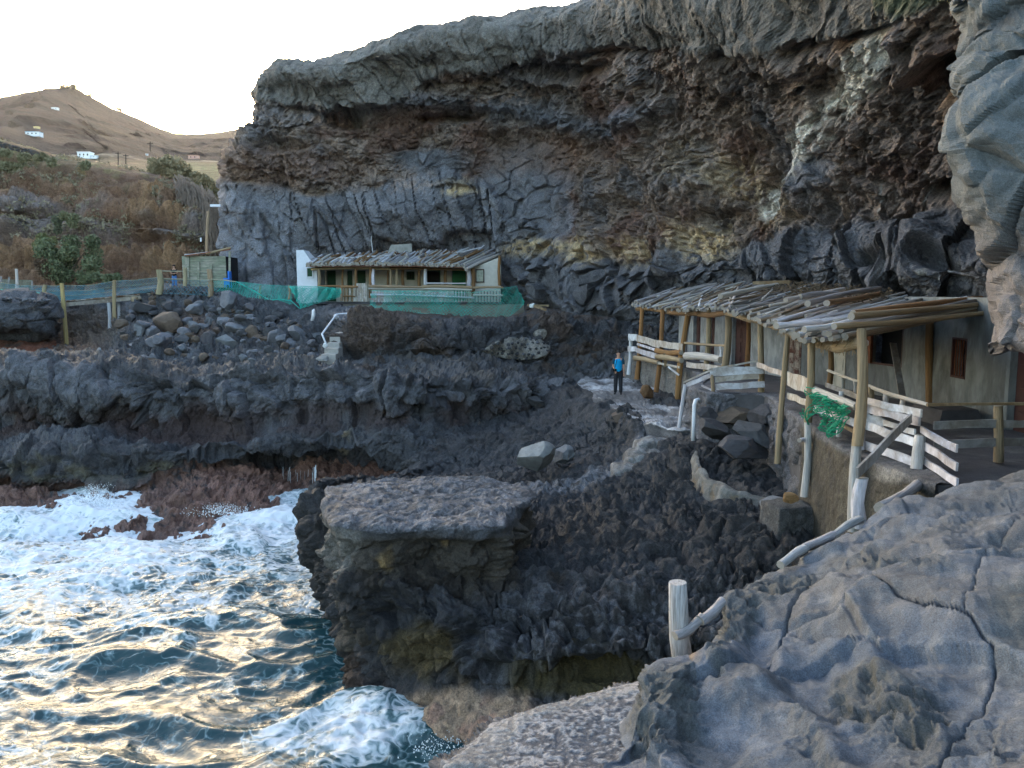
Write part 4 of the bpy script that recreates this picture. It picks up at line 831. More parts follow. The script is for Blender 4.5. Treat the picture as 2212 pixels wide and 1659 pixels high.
def net(name, f, L, H, pitch, r, m, parent=None, sag=0, hole=0):
    """knotted diamond mesh on the surface f(u, v), u, v in 0..1"""
    nu, nv = max(2, int(L / pitch)), max(2, int(H / pitch)); V = []; F = []
    P = {}
    for i in range(nu + 1):
        for j in range(nv + 1):
            p = Vector(f(i / nu, j / nv)); P[i, j] = p + Vector((random.uniform(-1, 1), random.uniform(-1, 1), random.uniform(-1, 1))) * pitch * .18
    segs = []
    for i in range(nu):
        for j in range(nv):
            if hole and vnoise(np.array([[i * .13, j * .3, 5.]]), 7)[0] > hole: continue
            if (i + j) % 2 == 0: segs.append((P[i, j], P[i+1, j+1]))
            else: segs.append((P[i+1, j], P[i, j+1]))
    for k in (0, nv):
        for i in range(nu): segs.append((P[i, k], P[i+1, k]))
    b = MB()
    for a, c in segs:
        d = (c - a).normalized(); s1 = d.cross(Vector((.2, 1, .1))).normalized(); s2 = d.cross(s1)
        ring = lambda q: [q + s1 * r, q + (-s1 * .5 + s2 * .87) * r, q + (-s1 * .5 - s2 * .87) * r]
        b.prism(ring(a), ring(c), False)
    return b.build(name, m, parent)
def lerp3(a, b, t): return tuple(a[i] + (b[i] - a[i]) * t for i in range(3))
def poly(pts, t):
    """point at parameter t along a polyline of points"""
    n = len(pts) - 1; i = min(int(t * n), n - 1); return lerp3(pts[i], pts[i + 1], t * n - i)
# boulders
def rough_block(name, loc, sx, sy, sz, m, col, amp=.06, rz=0):
    bm = bmesh.new(); bmesh.ops.create_cube(bm, size=2); bmesh.ops.subdivide_edges(bm, edges=bm.edges[:], cuts=14, use_grid_fill=True); me = bpy.data.meshes.new(name); bm.to_mesh(me); bm.free()
    n = len(me.vertices); v = np.zeros(n * 3, np.float32); me.vertices.foreach_get('co', v); v = v.reshape(-1, 3).astype(float); r_ = np.linalg.norm(v, axis=1, keepdims=True); v = v * (1 - .10 * np.clip(r_ - 1.25, 0, 1) ** 1) * np.array([sx, sy, sz]); v *= 1 + amp * fbm(v * 4 + 3, 4, 5)[:, None] * 2
    me.vertices.foreach_set('co', v.astype(np.float32).ravel()); a = me.color_attributes.new('Col', 'FLOAT_COLOR', 'POINT'); c = np.ones((n, 4), np.float32); c[:, :3] = np.array(col) * (1 + .4 * fbm(v * 5, 4, 6)[:, None]); a.data.foreach_set('color', c.ravel()); me.materials.append(m); me.polygons.foreach_set('use_smooth', [True] * len(me.polygons)); me.update()
    o = bpy.data.objects.new(name, me); COL.objects.link(o); o.location = loc; o.rotation_euler.z = rz; return o
def boulder_mesh(k, sub=4, ang=1.):
    bm = bmesh.new(); bmesh.ops.create_icosphere(bm, subdivisions=sub, radius=1); me = bpy.data.meshes.new('boulder'); bm.to_mesh(me); bm.free()
    n = len(me.vertices); v = np.zeros(n * 3, np.float32); me.vertices.foreach_get('co', v); v = v.reshape(-1, 3).astype(float)
    rg2 = np.random.default_rng(k); dirs = rg2.normal(size=(13, 3)); dirs /= np.linalg.norm(dirs, axis=1, keepdims=True); cut = rg2.uniform(.45, .8, 13)
    for d, c_ in zip(dirs, cut):
        t = v @ d; v -= np.outer(np.clip(t - c_, 0, None), d) * ang
    v *= (1 + .05 * fbm(v * 1.2 + k * 3, 3, k) + .03 * fbm(v * 4 + k, 4, k + 5))[:, None]
    me.vertices.foreach_set('co', v.astype(np.float32).ravel()); me.polygons.foreach_set('use_smooth', [True] * len(me.polygons)); me.materials.append(M_BOULD); me.update()
    try: me.set_sharp_from_angle(angle=R(24))
    except Exception: pass
    return me
BOULD = [boulder_mesh(k, 3) for k in range(8)]; BOULDH = [boulder_mesh(20 + k, 5) for k in range(3)]
B_GREY = (.13, .135, .15, 1); B_DARK = (.06, .06, .065, 1); B_BROWN = (.10, .075, .058, 1); B_PALE = (.24, .24, .235, 1)
def boulder(loc, sx, sy, sz, tint, label, group=None, mesh=None, name='boulder', parent=None):
    o = bpy.data.objects.new(name, mesh or random.choice(BOULD)); COL.objects.link(o); o.location = loc; o.scale = (sx, sy, sz)
    o.rotation_euler = (random.uniform(-.4, .4), random.uniform(-.4, .4), random.uniform(0, 6.28)); o.color = jit(tint, .18)
    if parent is None: tag(o, label, 'boulder' if name == 'boulder' else 'stone', group)
    return put(o, parent)
# ================================================================== THE CAVE HUTS ON THE RIGHT
DZ = 5.1
deck_poly = [(5.5,38.2),(5.95,36.6),(6.3,33.6),(6.75,30.4),(6.7,28.0),(5.7,25.4),(5.75,23.3),(7.2,22.6),(7.0,20.4),(6.56,17.4),(6.24,14.65),(6.35,12.6),(6.5,11.9),(9,11.5),(16,11.5),(16,40),(5.6,40)]
b = MB(); b.prism([(x, y, 1.5) for x, y in deck_poly], [(x, y, DZ - .01) for x, y in deck_poly]); b.build('terrace', M_DECK, None, 'structure')
# rough retaining wall in front of the terrace
outer = deck_poly[:13]; rws = []
for z, off in ((1.4, .22), (2.4, .17), (3.2, .13), (4.0, .1), (4.7, .07), (5.02, .06), (5.125, .02), (5.13, -.4)):
    r_ = []
    for i, (x, y) in enumerate(outer):
        x0, y0 = outer[max(i-1, 0)]; x1, y1 = outer[min(i+1, len(outer)-1)]; d = np.array([y1 - y0, -(x1 - x0)]); d = d / np.linalg.norm(d)
        r_.append((x + d[0] * off, y + d[1] * off, z))
    rws.append(r_)
rw = Patch(rws, 120, 520); px, py, B = rw.px, rw.py, rw.B
# keep the normals pointing out of the wall
n2 = fbm(B * 1.6, 4, 401); n4 = fbm(B * 7, 4, 402); nf = fbm(B * .6, 3, 403); b2, r2, e2 = blocks(B, (1.8, 1.8, 2.2), 404, .4, .7, .12, .14)
far_ = ss(29, 31, B[:, 1]); mid_ = ss(17.6, 18.4, B[:, 1]) * (1 - far_)
rw.push(n2 * .05 + n4 * .02 + nf * .08 + mid_ * (b2 * .35 + n2 * .08) * ss(5.1, 4.9, B[:, 2]))
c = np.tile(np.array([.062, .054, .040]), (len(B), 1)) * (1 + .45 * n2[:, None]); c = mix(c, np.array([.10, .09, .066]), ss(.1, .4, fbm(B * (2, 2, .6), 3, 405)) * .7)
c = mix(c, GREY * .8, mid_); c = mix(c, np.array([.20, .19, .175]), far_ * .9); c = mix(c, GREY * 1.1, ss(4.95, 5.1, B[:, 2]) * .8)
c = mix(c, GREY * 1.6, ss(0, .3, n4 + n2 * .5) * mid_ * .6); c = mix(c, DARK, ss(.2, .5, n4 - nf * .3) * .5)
c = mix(c, np.array([.35, .33, .3]), spot(px, py, 2230/1.157, 1185/1.157, 40, 20, .7, n2 * .5) * .7)
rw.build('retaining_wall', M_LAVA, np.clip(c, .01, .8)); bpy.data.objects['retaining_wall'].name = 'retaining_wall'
fl = Patch([[(lerp3((outer[i][0]+.3, outer[i][1], DZ + .004), (15, outer[i][1], DZ + .004), t)) for i in range(len(outer))] for t in (0, .3, .6, 1.)], 60, 260)
n2 = fbm(fl.B * 1.2, 4, 411); fl.push(n2 * .012 + .004, np.tile([[0, 0, 1.]], (len(fl.B), 1)))
c = np.tile(np.array([.075, .072, .078]), (len(fl.B), 1)); c = mix(c, np.array([.13, .125, .12]), ss(.1, .5, fbm(fl.B * 2.5, 4, 412))); fl.build('terrace_floor', M_NEAR, c)

# walls
W0, W1, W2, W3 = (7.6, 36.), (10.7, 21.7), (10.6, 16.9), (10.7, 10.5)
LW = math.hypot(W1[0]-W0[0], W1[1]-W0[1])
def ufor(sx):           # metres along the far wall where the photo column sx meets it
    k = (sx - 1280) / 1997; t = (k * W0[1] - W0[0]) / ((W1[0]-W0[0]) - k * (W1[1]-W0[1])); return t * LW
hA = thing('cave_hut', (8.3, 33, DZ), 'far end hut of the cliff row, with orange posts and pale walls beside the path', 'hut', 'stick-roofed huts built against the cliff')
hB = thing('cave_hut', (9.3, 27, DZ), 'middle hut of the cliff row, with a maroon door and rubble heaped on its roof', 'hut', 'stick-roofed huts built against the cliff')
hC = thing('cave_hut', (10, 18, DZ), 'nearest hut of the cliff row, with grey cement wall, barred window and thick logs', 'hut', 'stick-roofed huts built against the cliff')
sA, sB = 4.2, 9.0
def sub(u): t = u / LW; return (W0[0] + (W1[0]-W0[0]) * t, W0[1] + (W1[1]-W0[1]) * t)
def wseg(parent, m, ua, ub, holes): return wall('wall', sub(ua), sub(ub), DZ, 7.9, .2, [(h[0]-ua, h[1]-ua, h[2], h[3]) for h in holes], m, parent)
d1 = (ufor(1738), ufor(1756), DZ + .003, 7.25); d2 = (ufor(1836), ufor(1872), DZ + .003, 7.3); d3 = (ufor(1980), ufor(2012), DZ + .003, 7.0); d4 = (ufor(2082), ufor(2125), DZ + .003, 7.05); w5 = (ufor(2183), ufor(2268), 5.98, 7.35)
dm = (ufor(1776), ufor(1792), DZ + .003, 7.2)
wseg(hA, M_PLAST, 0, sA, [d1, dm]); wseg(hB, M_PLAST, sA + .003, sB, [d2]); wseg(hC, M_CEM, sB + .003, LW, [d3, d4, w5])
wq1 = math.hypot(W2[0]-W1[0], W2[1]-W1[1])
def ufor2(sx): k = (sx - 1280) / 1997; t = (k * W1[1] - W1[0]) / ((W2[0]-W1[0]) - k * (W2[1]-W1[1])); return t * wq1
w6 = (ufor2(2392), ufor2(2430), 6.0, 6.95)
M_CEML = plain('mottled_cement_wall', (.19, .205, .205), .9, .35, 3.2, .5, .03, col2=(.13, .135, .13), stretch=(1, 1, .45))
o_ = wall('wall', W1, W2, DZ, 7.9, .2, [w6], M_CEML, hC); o_['label'] = 'mottled grey cement wall with a barred window'
wall('wall', W2, W3, DZ, 7.9, .2, [(.12, 1.15, DZ + .003, 7.1)], M_CEML, hC)
door('door', W0, W1, d1[0]+.03, d1[1]-.03, d1[2], d1[3], M_MAROON, hA); door('door', W0, W1, dm[0]+.02, dm[1]-.02, dm[2], dm[3], M_MAROON, hA)
door('door', W0, W1, d2[0]+.03, d2[1]-.03, d2[2], d2[3], M_MAROON, hB)
o_ = door('door', W0, W1, d3[0]+.03, d3[1]-.03, d3[2], d3[3], M_PEEL, hC, depth=.11); o_['label'] = 'carved door with peeling maroon paint'
o_ = door('door', W0, W1, d4[0]+.03, d4[1]-.03, d4[2], d4[3], M_PALED, hC, depth=.11); o_['label'] = 'pale double door with raised panels'
o_ = door('door', W2, W3, .15, 1.12, DZ + .003, 7.08, M_MAROON, hC); o_['label'] = 'dark maroon door at the right edge'
def window(p0, p1, w, parent, bars, m=M_DARK):
    A = lambda u, z, o: on_wall(p0, p1, u, z, o); b = MB(); fo = .11
    b.prism([A(w[0], w[2], -.35), A(w[1], w[2], -.35), A(w[1], w[2], -.3), A(w[0], w[2], -.3)], [A(w[0], w[3], -.35), A(w[1], w[3], -.35), A(w[1], w[3], -.3), A(w[0], w[3], -.3)])
    o = b.build('window', m, parent); f = MB(); t = .05
    for (a, c, e, g) in ((w[0], w[0]+t, w[2], w[3]), (w[1]-t, w[1], w[2], w[3]), (w[0]+t, w[1]-t, w[2], w[2]+t), (w[0]+t, w[1]-t, w[3]-t, w[3])):
        f.prism([A(a, e, .03), A(c, e, .03), A(c, e, fo), A(a, e, fo)], [A(a, g, .03), A(c, g, .03), A(c, g, fo), A(a, g, fo)])
    f.build('frame', M_MAROON, o)
    for k in range(bars):
        u = w[0] + t + (w[1] - w[0] - 2*t) * (k + .5) / bars; q = MB(); q.tube([A(u, w[2]+t, .06), A(u + random.uniform(-.01, .01), (w[2]+w[3])/2, .065), A(u, w[3]-t, .06)], .014, 6); q.build('bar', M_RUST, o)
    return o
window(W0, W1, w5, hC, 0); window(W1, W2, w6, hC, 5)
b = MB(); A = lambda u, z, o: on_wall(W0, W1, u, z, o)
b.prism([A(w5[0]-.03, 6., .12), A(w5[0]+.16, 6., .12), A(w5[0]+.16, 6., .2), A(w5[0]-.03, 6., .2)], [A(w5[0]-.03, 7.2, .12), A(w5[0]+.16, 7.2, .12), A(w5[0]+.16, 7.2, .2), A(w5[0]-.03, 7.2, .2)])
o_ = b.build('shutter', M_RUST, hC)

# posts
def post(parent, p, q, r, tint, two=None):
    """one round post; two: pale lower half"""
    if two is None: return log('post', p, q, r, tint, parent)
    m = lerp3(p, q, two); a = log('post', p, m, r, (.36,.35,.33,1), parent, True); b2 = log('post_top', m, q, r * .97, tint, a, True); return a
post(hA, S(1592,948,36.5), S(1607,768,36.3), .105, T_ORNG); post(hA, S(1640,980,32.8), S(1659,774,32.8), .10, T_ORNG); post(hA, S(1694,1000,30.4), S(1719,780,30.4), .11, T_ORNG)
post(hA, S(1764,928,28.6), S(1773,768,28.6), .09, T_TAN); post(hB, S(1812,920,27), S(1822,769,27), .115, T_TAN)
post(hB, S(1903,999,23.3), S(1903,784,23.3), .095, T_TAN)
post(hA, S(1713,925,32), S(1722,780,32), .11, T_GREY)
post(hB, S(1868,915,28.6), S(1874,782,28.6), .09, T_ORNG)
post(hC, S(1944,1160,19.7), S(1972,818,20.2), .075, T_TAN); post(hC, S(2010,1242,16.6), S(2032,828,16.9), .08, T_TAN, .45); post(hC, S(2133,1330,13.75), S(2157,822,14.3), .095, T_TAN, .42)
post(hC, S(2327,1015,20), S(2326,806,20), .105, T_BROWN); post(hC, S(2074,960,22.5), S(2076,830,22.5), .08, T_BROWN)
# eave beams
E = [(5.5,37.4,7.38),(6.35,30.5,7.28),(6.75,26.3,7.45),(6.85,22.2,7.22),(6.45,18.4,7.05),(6.2,16.6,6.98),(5.98,14.5,7.16)]
Bk = [(8.5,39.5,8.15),(9.6,34.5,8.3),(10.2,30.5,8.2),(11.0,25.5,7.92),(11.2,23,7.72),(11.3,21,7.66),(11.3,18.8,7.66)]
for i, (p, t0, t1) in enumerate(((hA, 0, .33), (hB, .33, .6), (hC, .6, 1))):
    pr = [Vector(poly(E, t0 + (t1 - t0) * k / 3)) for k in range(4)]
    for k in range(3): log('eave_beam', pr[k] - Vector((-.35, 0, .1)), pr[k + 1] - Vector((-.35, .1, .1)), .1, T_BROWN if p is hA else T_TAN, p)
# roof sticks, laid in three loose layers from the eave back to the cliff
def roof_log(t, parent, layer, s0=None, s1=None, r=None, tint=None):
    e = Vector(poly(E, t)); k = Vector(poly(Bk, min(1, max(0, t + (random.uniform(-.05, .05) if layer < 1 else random.gauss(0, .09)))))); a = random.uniform(-.06, .05) if s0 is None else s0; c_ = random.uniform(.45, 1.) if s1 is None else s1
    p = e.lerp(k, a); q = e.lerp(k, c_); dz = .06 + layer * .085 + random.uniform(-.02, .03); p.z += dz; q.z += dz + random.uniform(-.03, .05)
    p.y += random.uniform(-.1, .1)
    return log('roof_log', p, q, r or random.uniform(.03, .06), tint or random.choice((T_GREY, T_BONE, T_GREY, T_WHITE, (.15,.135,.12,1), (.20,.15,.10,1))), parent)
for layer, n in ((0, 135), (1, 105), (2, 60)):
    for i in range(n):
        t = (i + random.random() * .8) / n; par = hA if t < .33 else hB if t < .6 else hC
        if layer == 0: roof_log(t, par, 0, random.uniform(-.05, .03), 1.)
        elif layer == 1: roof_log(t, par, 1)
        else: roof_log(t, par, 2, random.uniform(.0, .5), random.uniform(.6, 1.02), random.uniform(.022, .045))
for k in range(26): roof_log(random.uniform(.62, .97), hC, 2, random.uniform(-.09, -.02), random.uniform(.2, .6), random.uniform(.03, .055), T_WHITE)
# thick tan logs on the near edge
log('roof_log', Z6(765, 505, 14.3), Z6(1900, 395, 18.6), .066, T_TAN, hC); log('roof_log', Z6(620, 590, 14.0), Z6(1930, 480, 18.2), .056, T_TAN, hC)
log('roof_log', Z6(780, 480, 14.9), Z6(1850, 345, 19.3), .06, T_BROWN, hC); log('roof_log', Z6(370, 615, 14.3), Z6(700, 570, 14.9), .055, T_WHITE, hC, True); log('roof_log', Z6(135, 585, 14.9), Z6(500, 545, 15.8), .06, T_WHITE, hC, True)
log('roof_log', Z6(215, 370, 19.5), Z6(700, 275, 22), .06, T_BONE, hC); log('roof_log', Z6(335, 345, 20), Z6(660, 310, 21), .075, T_GREY, hC); log('roof_log', Z6(400, 400, 18.8), Z6(1000, 265, 23), .07, T_GREY, hC); log('roof_log', Z6(560, 395, 18.4), Z6(990, 325, 22), .07, T_BROWN, hC)
log('roof_log', Z5(1385, 280, 25), Z5(1890, 180, 29), .08, T_BONE, hB)
bd('roof_board', Z5(1670, 165, 29.5), Z5(1990, 155, 29), .12, .5, T_TAN, hB, 0)
# rubble and dry stuff heaped on the middle roof
b = MB(); 
for k in range(900):
    t = random.uniform(.36, .66); s = random.uniform(.55, .98); p = Vector(poly(E, t)).lerp(Vector(poly(Bk, t)), s) + Vector((random.uniform(-.1, .1), random.uniform(-.2, .2), .2 + random.uniform(-.03, .15))); q = p + Vector((random.uniform(-1, 1), random.uniform(-1, 1), random.uniform(-.4, .4))) * .16
    w_ = random.uniform(.015, .05); b.board(p, q, w_, w_ * .8)
b.build('roof_rubble', plain('dry_litter', (.10, .075, .05), .9, .5, 5), hB, 'stuff')
# straw fringe hanging on the near eave
b = MB()
for k in range(500):
    t = random.uniform(.55, 1) if k % 3 else random.uniform(.0, .5); p = Vector(poly(E, t)) + Vector((.3, 0, .02 + random.uniform(-.06, .06))); q = p + Vector((random.uniform(-.12, .12), random.uniform(-.12, .12), -random.uniform(.05, .26))); b.tube([p, q], .006, 3)
b.build('straw_fringe', M_STRAW, hC, 'stuff')
rb = MB()
for k in range(60): rb.v = rb.v
# porch rails, one thing per run between posts
def rail(label, runs, cat='railing', name='wooden_railing', loc=None):
    o = thing(name, loc or runs[0][1], label, cat, 'wooden railings along the cliff huts')
    for r_ in runs:
        kind, p, q, w, tint = r_[:5]
        if kind == 'b': bd('board', p, q, w, .035, tint, o, .018 if w > .08 else .006)
        elif kind == 'l': log('rail_log', p, q, w, tint, o)
        elif kind == 'p': log('post', p, q, w, tint, o, True)
    return o
rail('porch railing of pale boards between the two farthest orange posts, white stub at left', [
 ('p', S(1571,937,37), S(1577,850,37.2), .09, T_WHITE), ('b', Z5(592,632,37), Z5(668,636,36.3), .3, T_WHITE), ('b', Z5(588,733,37), Z5(662,735,36.3), .22, T_WHITE),
 ('b', Z5(665,640,36.1), Z5(860,695,32.6), .28, T_BONE), ('b', Z5(668,690,36.1), Z5(840,748,32.6), .1, T_WHITE), ('b', Z5(660,742,36.1), Z5(840,800,32.6), .22, T_WHITE), ('l', Z5(650,812,36.1), Z5(850,852,32.6), .11, T_TAN)])
rail('porch railing of wavy orange boards between the second and third orange posts', [
 ('b', Z5(850,685,32.6), Z5(1060,722,30.2), .26, T_BONE), ('l', Z5(835,748,32.6), Z5(1050,775,30.2), .11, T_ORNG), ('l', Z5(840,800,32.6), Z5(1045,835,30.2), .11, T_TAN), ('b', Z5(850,855,32.6), Z5(1035,893,30.2), .08, T_BONE), ('b', Z5(905,770,31.6), Z5(913,885,31.6), .12, T_TAN)])
rail('short porch railing with a thick pale log in front of the maroon doors', [
 ('l', Z5(1080,683,29.9), Z5(1430,708,27), .045, T_TAN), ('l', Z5(1092,795,29.9), Z5(1395,818,27.2), .14, T_BONE), ('b', Z5(1095,868,29.9), Z5(1390,905,27.2), .2, T_BONE), ('p', Z5(1390,800,27.2), Z5(1385,712,27.2), .05, T_WHITE)])
rail('white stair railing of three planks with a sloping handrail above the path steps', [
 ('p', Z5(1030,1415,24.2), Z5(1080,1040,24.2), .06, T_WHITE), ('b', Z5(1065,1025,24.2), Z5(1300,920,23.6), .05, T_BONE), ('b', Z5(1095,1045,24.2), Z5(1300,965,23.6), .12, T_WHITE), ('b', Z5(1290,912,23.5), Z5(1712,838,23.2), .05, T_BONE),
 ('b', Z5(1295,935,23.5), Z5(1760,915,23.1), .22, T_WHITE), ('b', Z5(1340,1000,23.5), Z5(1720,970,23.1), .16, T_BONE), ('b', Z5(1345,1065,23.5), Z5(1770,1040,23.1), .17, T_WHITE), ('p', Z5(1320,1205,23.5), Z5(1318,955,23.5), .055, T_TAN)])
rail('sparse plank railing between the post by the stair and the two tall leaning posts', [
 ('b', Z5(1705,870,23.1), Z5(1955,960,20.1), .14, T_BONE), ('b', Z5(1965,985,20), Z5(2140,1055,17.4), .34, T_BONE), ('b', Z5(1965,1135,20), Z5(2130,1195,17.4), .15, T_BONE)])
rail('pale log railing hung with a bunch of green net between the two tallest posts', [
 ('l', Z6(430,1110,17), Z6(800,1270,14.8), .085, T_BONE), ('b', Z6(450,1275,17), Z6(800,1400,14.8), .13, T_WHITE), ('b', Z6(640,1390,15.8), Z6(800,1478,14.8), .07, T_TAN), ('p', Z6(655,1550,15.8), Z6(680,1130,15.8), .05, T_WHITE)])
rail('white plank railing with a small box on it, ending at the terrace corner', [
 ('b', Z6(840,1200,14.6), Z6(1355,1320,13), .12, T_WHITE), ('b', Z6(870,1262,14.6), Z6(1340,1390,13), .15, T_WHITE), ('b', Z6(1040,1395,14.1), Z6(1300,1475,13.1), .1, T_WHITE), ('b', Z6(870,1415,14.6), Z6(1320,1570,13), .15, T_WHITE), ('b', Z6(865,1580,14.6), Z6(1300,1730,13.1), .16, T_WHITE),
 ('p', Z6(840,1620,14.5), Z6(858,1205,14.5), .07, T_WHITE), ('p', S(2290,1262,13.0), S(2303,1088,13.0), .10, (.40,.39,.38,1)), ('b', Z6(885,1375,14.5), Z6(1035,1430,14.2), .28, T_WHITE)])
rail('grey plank railing running right from the terrace corner across the view', [
 ('b', S(2318,1012,13.1), S(2620,1008,13.5), .05, T_TAN), ('b', S(2335,1064,13.1), S(2620,1058,13.5), .13, T_GREY), ('b', S(2335,1110,13.1), S(2620,1103,13.5), .14, T_GREY), ('p', S(2497,1155,13.35), S(2498,1015,13.35), .075, T_TAN),
 ('b', (6.80,13.1,5.75), (6.62,11.7,5.7), .12, T_WHITE), ('b', (6.82,13.1,5.5), (6.64,11.7,5.42), .13, T_WHITE), ('b', (6.84,13.1,5.25), (6.66,11.7,5.18), .12, T_WHITE)])
rail('thin inner handrail on low posts behind the white plank railing', [
 ('l', S(2070,926,19.5), S(2150,955,17.6), .035, T_BONE), ('l', S(2160,960,17.4), S(2318,1013,13.5), .04, T_BONE), ('b', S(2065,962,19.5), S(2150,995,17.5), .12, T_BONE), ('p', S(2106,1010,18.6), S(2106,945,18.6), .04, T_BONE), ('p', S(2176,1010,16.8), S(2176,967,16.8), .06, T_TAN), ('p', S(2217,1030,15.8), S(2217,982,15.8), .06, T_BONE), ('p', S(2258,1060,14.9), S(2258,996,14.9), .05, T_BONE), ('p', S(2137,985,17.9), S(2137,950,17.9), .04, T_BONE)])
rail('broad grey handrail planks sloping down from the terrace corner to a short white post', [
 ('b', (6.62,13.1,5.94), (4.82,10.95,5.50), .16, T_GREY), ('l', (6.78,12.8,5.06), (5.0,10.55,5.08), .085, T_GREY), ('p', S(2153,1320,11.0), S(2154,1196,11.0), .095, (.40,.40,.41,1))])
o_ = thing('driftwood_rail', W(1700,1215,8.5), 'long pale driftwood log lying against the foreground rock below the short post', 'log'); pts = [W(1860,1122,9.8), W(1800,1156,9.3), W(1740,1184,8.9), W(1688,1216,8.5)]
for a, c_ in zip(pts[:-1], pts[1:]): log('limb', a, Vector(c_) + (Vector(c_) - Vector(a)) * .05, .05, (.34,.33,.33,1), o_)
o_ = thing('driftwood_rail', W(1470,1370,7), 'crooked grey branch fixed across the lone stump post', 'log'); log('limb', W(1458,1374,6.98), W(1520,1336,7.15), .045, T_GREY, o_); log('limb', W(1512,1341,7.12), W(1562,1300,7.3), .05, T_GREY, o_)
b = MB(); pts = [W(1478,1450,7.15), W(1468,1380,7.15), W(1466,1330,7.15), W(1464,1258,7.15)]; b.tube(pts, [.098, .094, .09, .082], 14)
M_STUMP = plain('stump_wood', (.30, .28, .265), .85, .5, 70, .9, .012, col2=(.40, .385, .375), stretch=(1, 1, .05)); me_o = b.build('stump_post', M_STUMP, None, smooth=False); tag(me_o, 'lone pale weathered stump post standing at the edge of the foreground rock', 'post')
for p_ in me_o.data.polygons: p_.use_smooth = len(p_.vertices) == 4
# leaning plank, bench, green net bunch
o_ = bd('leaning_plank', S(2258,1000,19.2), S(2233,858,20.6), .16, .03, T_GREY, None, 0, up=(1, 0, 0)); tag(o_, 'long grey plank leaning against the cement wall beside the dark opening', 'plank')
b = MB(); b.prism([(9.3,17.2,DZ),(10.3,17.2,DZ),(10.3,18.6,DZ),(9.3,18.6,DZ)], [(9.42,17.3,DZ+.34),(10.2,17.3,DZ+.36),(10.2,18.5,DZ+.36),(9.42,18.5,DZ+.34)]); tag(b.build('stone_bench', M_DECK), 'low dark stone bench against the mottled cement wall', 'bench')
nb = thing('net_bunch', Z6(600, 1200, 15.9), 'tangled bright green fishing net draped over the pale log railing', 'fishing net')
def nf1(u, v):
    d = 16.85 - 2.0 * u; x = 440 + 350 * u; top_ = 1090 + 170 * u; dr = 300 * (.62 + .38 * math.sin(u * 9.5 + .6)) * (1 if u < .9 else .7)
    p = Vector(Z6(x + 40 * math.sin(v * 4 + u * 9), top_ + dr * v, d)); p.x -= .13 + .10 * math.sin(u * 22 + v * 3) + .06 * math.sin(v * 9); return p
M_NETG = plain('green_fishing_net', (.01, .26, .14), .6, .25, 3, 0, .01)
net('netting', nf1, 2.6, 1.15, .07, .0105, M_NETG, nb, hole=.62)
def nf2(u, v):
    x = 590 + 150 * u; p = Vector(Z6(x, 1250 + 270 * v * (1 - abs(u - .5) * .9), 15.9 - .7 * u)); p.x -= .2 + .12 * math.sin(u * 14 + v * 5); return p
net('netting', nf2, .7, .95, .055, .010, M_NETG, nb, hole=.7)
# white pipe ends and small items
def pipe(label, pts, r, parts=None, m=None):
    b = MB(); b.tube(pts, r, 10); o = b.build('drain_pipe', m or M_PVC, None, smooth=True); return tag(o, label, 'pipe')
pb = S(1733,1102,22.2); pt = S(1736,1012,22.2)
pipe('white plastic drain pipe with a bent top standing in the rocks below the stair', [pb, lerp3(pb, pt, .5), pt, S(1739,1001,22.2), S(1746,999,22.3), S(1751,1005,22.4)], .055)
o_ = bd('white_batten', S(1671,917,30.6), S(1698,938,30.2), .06, .05, T_WHITE, None, 0); tag(o_, 'short white batten slanting down beside the third orange post', 'batten')
o_ = bd('white_batten', Z5(1225,1050,23.9), Z5(1405,1130,23.3), .05, .05, T_WHITE, None, 0); tag(o_, 'white batten lying askew under the stair railing planks', 'batten')
o_ = log('white_stick', Z6(330, 1545, 16.6), Z6(440, 1515, 17.1), .045, T_WHITE); tag(o_, 'short white stick tied across the second tallest post', 'stick')
# hollow blocks on top of the third post
for k in range(2):
    o_ = thing('hollow_block', S(1718 + 16 * k, 775, 30.3), ['left', 'right'][k] + ' one of two pale hollow blocks hung under the eave beside the third orange post', 'hollow block', 'pale hollow blocks under the eave')
    x0, y0, z0 = S(1714 + 15 * k, 785, 30.3); b = MB(); b.box(x0, x0+.2, y0, y0+.14, z0, z0+.05); b.box(x0, x0+.2, y0, y0+.14, z0+.125, z0+.155); b.box(x0, x0+.2, y0, y0+.14, z0+.24, z0+.29); b.box(x0, x0+.04, y0, y0+.14, z0+.05, z0+.125); b.box(x0, x0+.04, y0, y0+.14, z0+.155, z0+.24); b.box(x0+.16, x0+.2, y0, y0+.14, z0+.05, z0+.125); b.box(x0+.16, x0+.2, y0, y0+.14, z0+.155, z0+.24)
    b.build('shell', M_CREAM, o_)
# round concrete footing with an ochre stone beside the retaining wall
cb_ = MB(); c0 = SG(1990,1330,2.6); 
q = [SG(1950,1300,3.0), SG(2030,1322,3.0)]
tag(rough_block('concrete_footing', (5.85,16.55,3.0), .42, .4, .58, M_LAVA, (.085,.085,.085), .05, .2), 'squared rough concrete footing at the base of the retaining wall', 'footing')
boulder(S(1975,1247,16.1), .2, .15, .14, (.30,.18,.08,1), 'small ochre stone lying on the concrete footing', None, None, 'ochre_stone')
boulder(S(1943,1262,17.3), .42, .4, .32, B_GREY, 'smooth grey boulder beside the concrete footing')
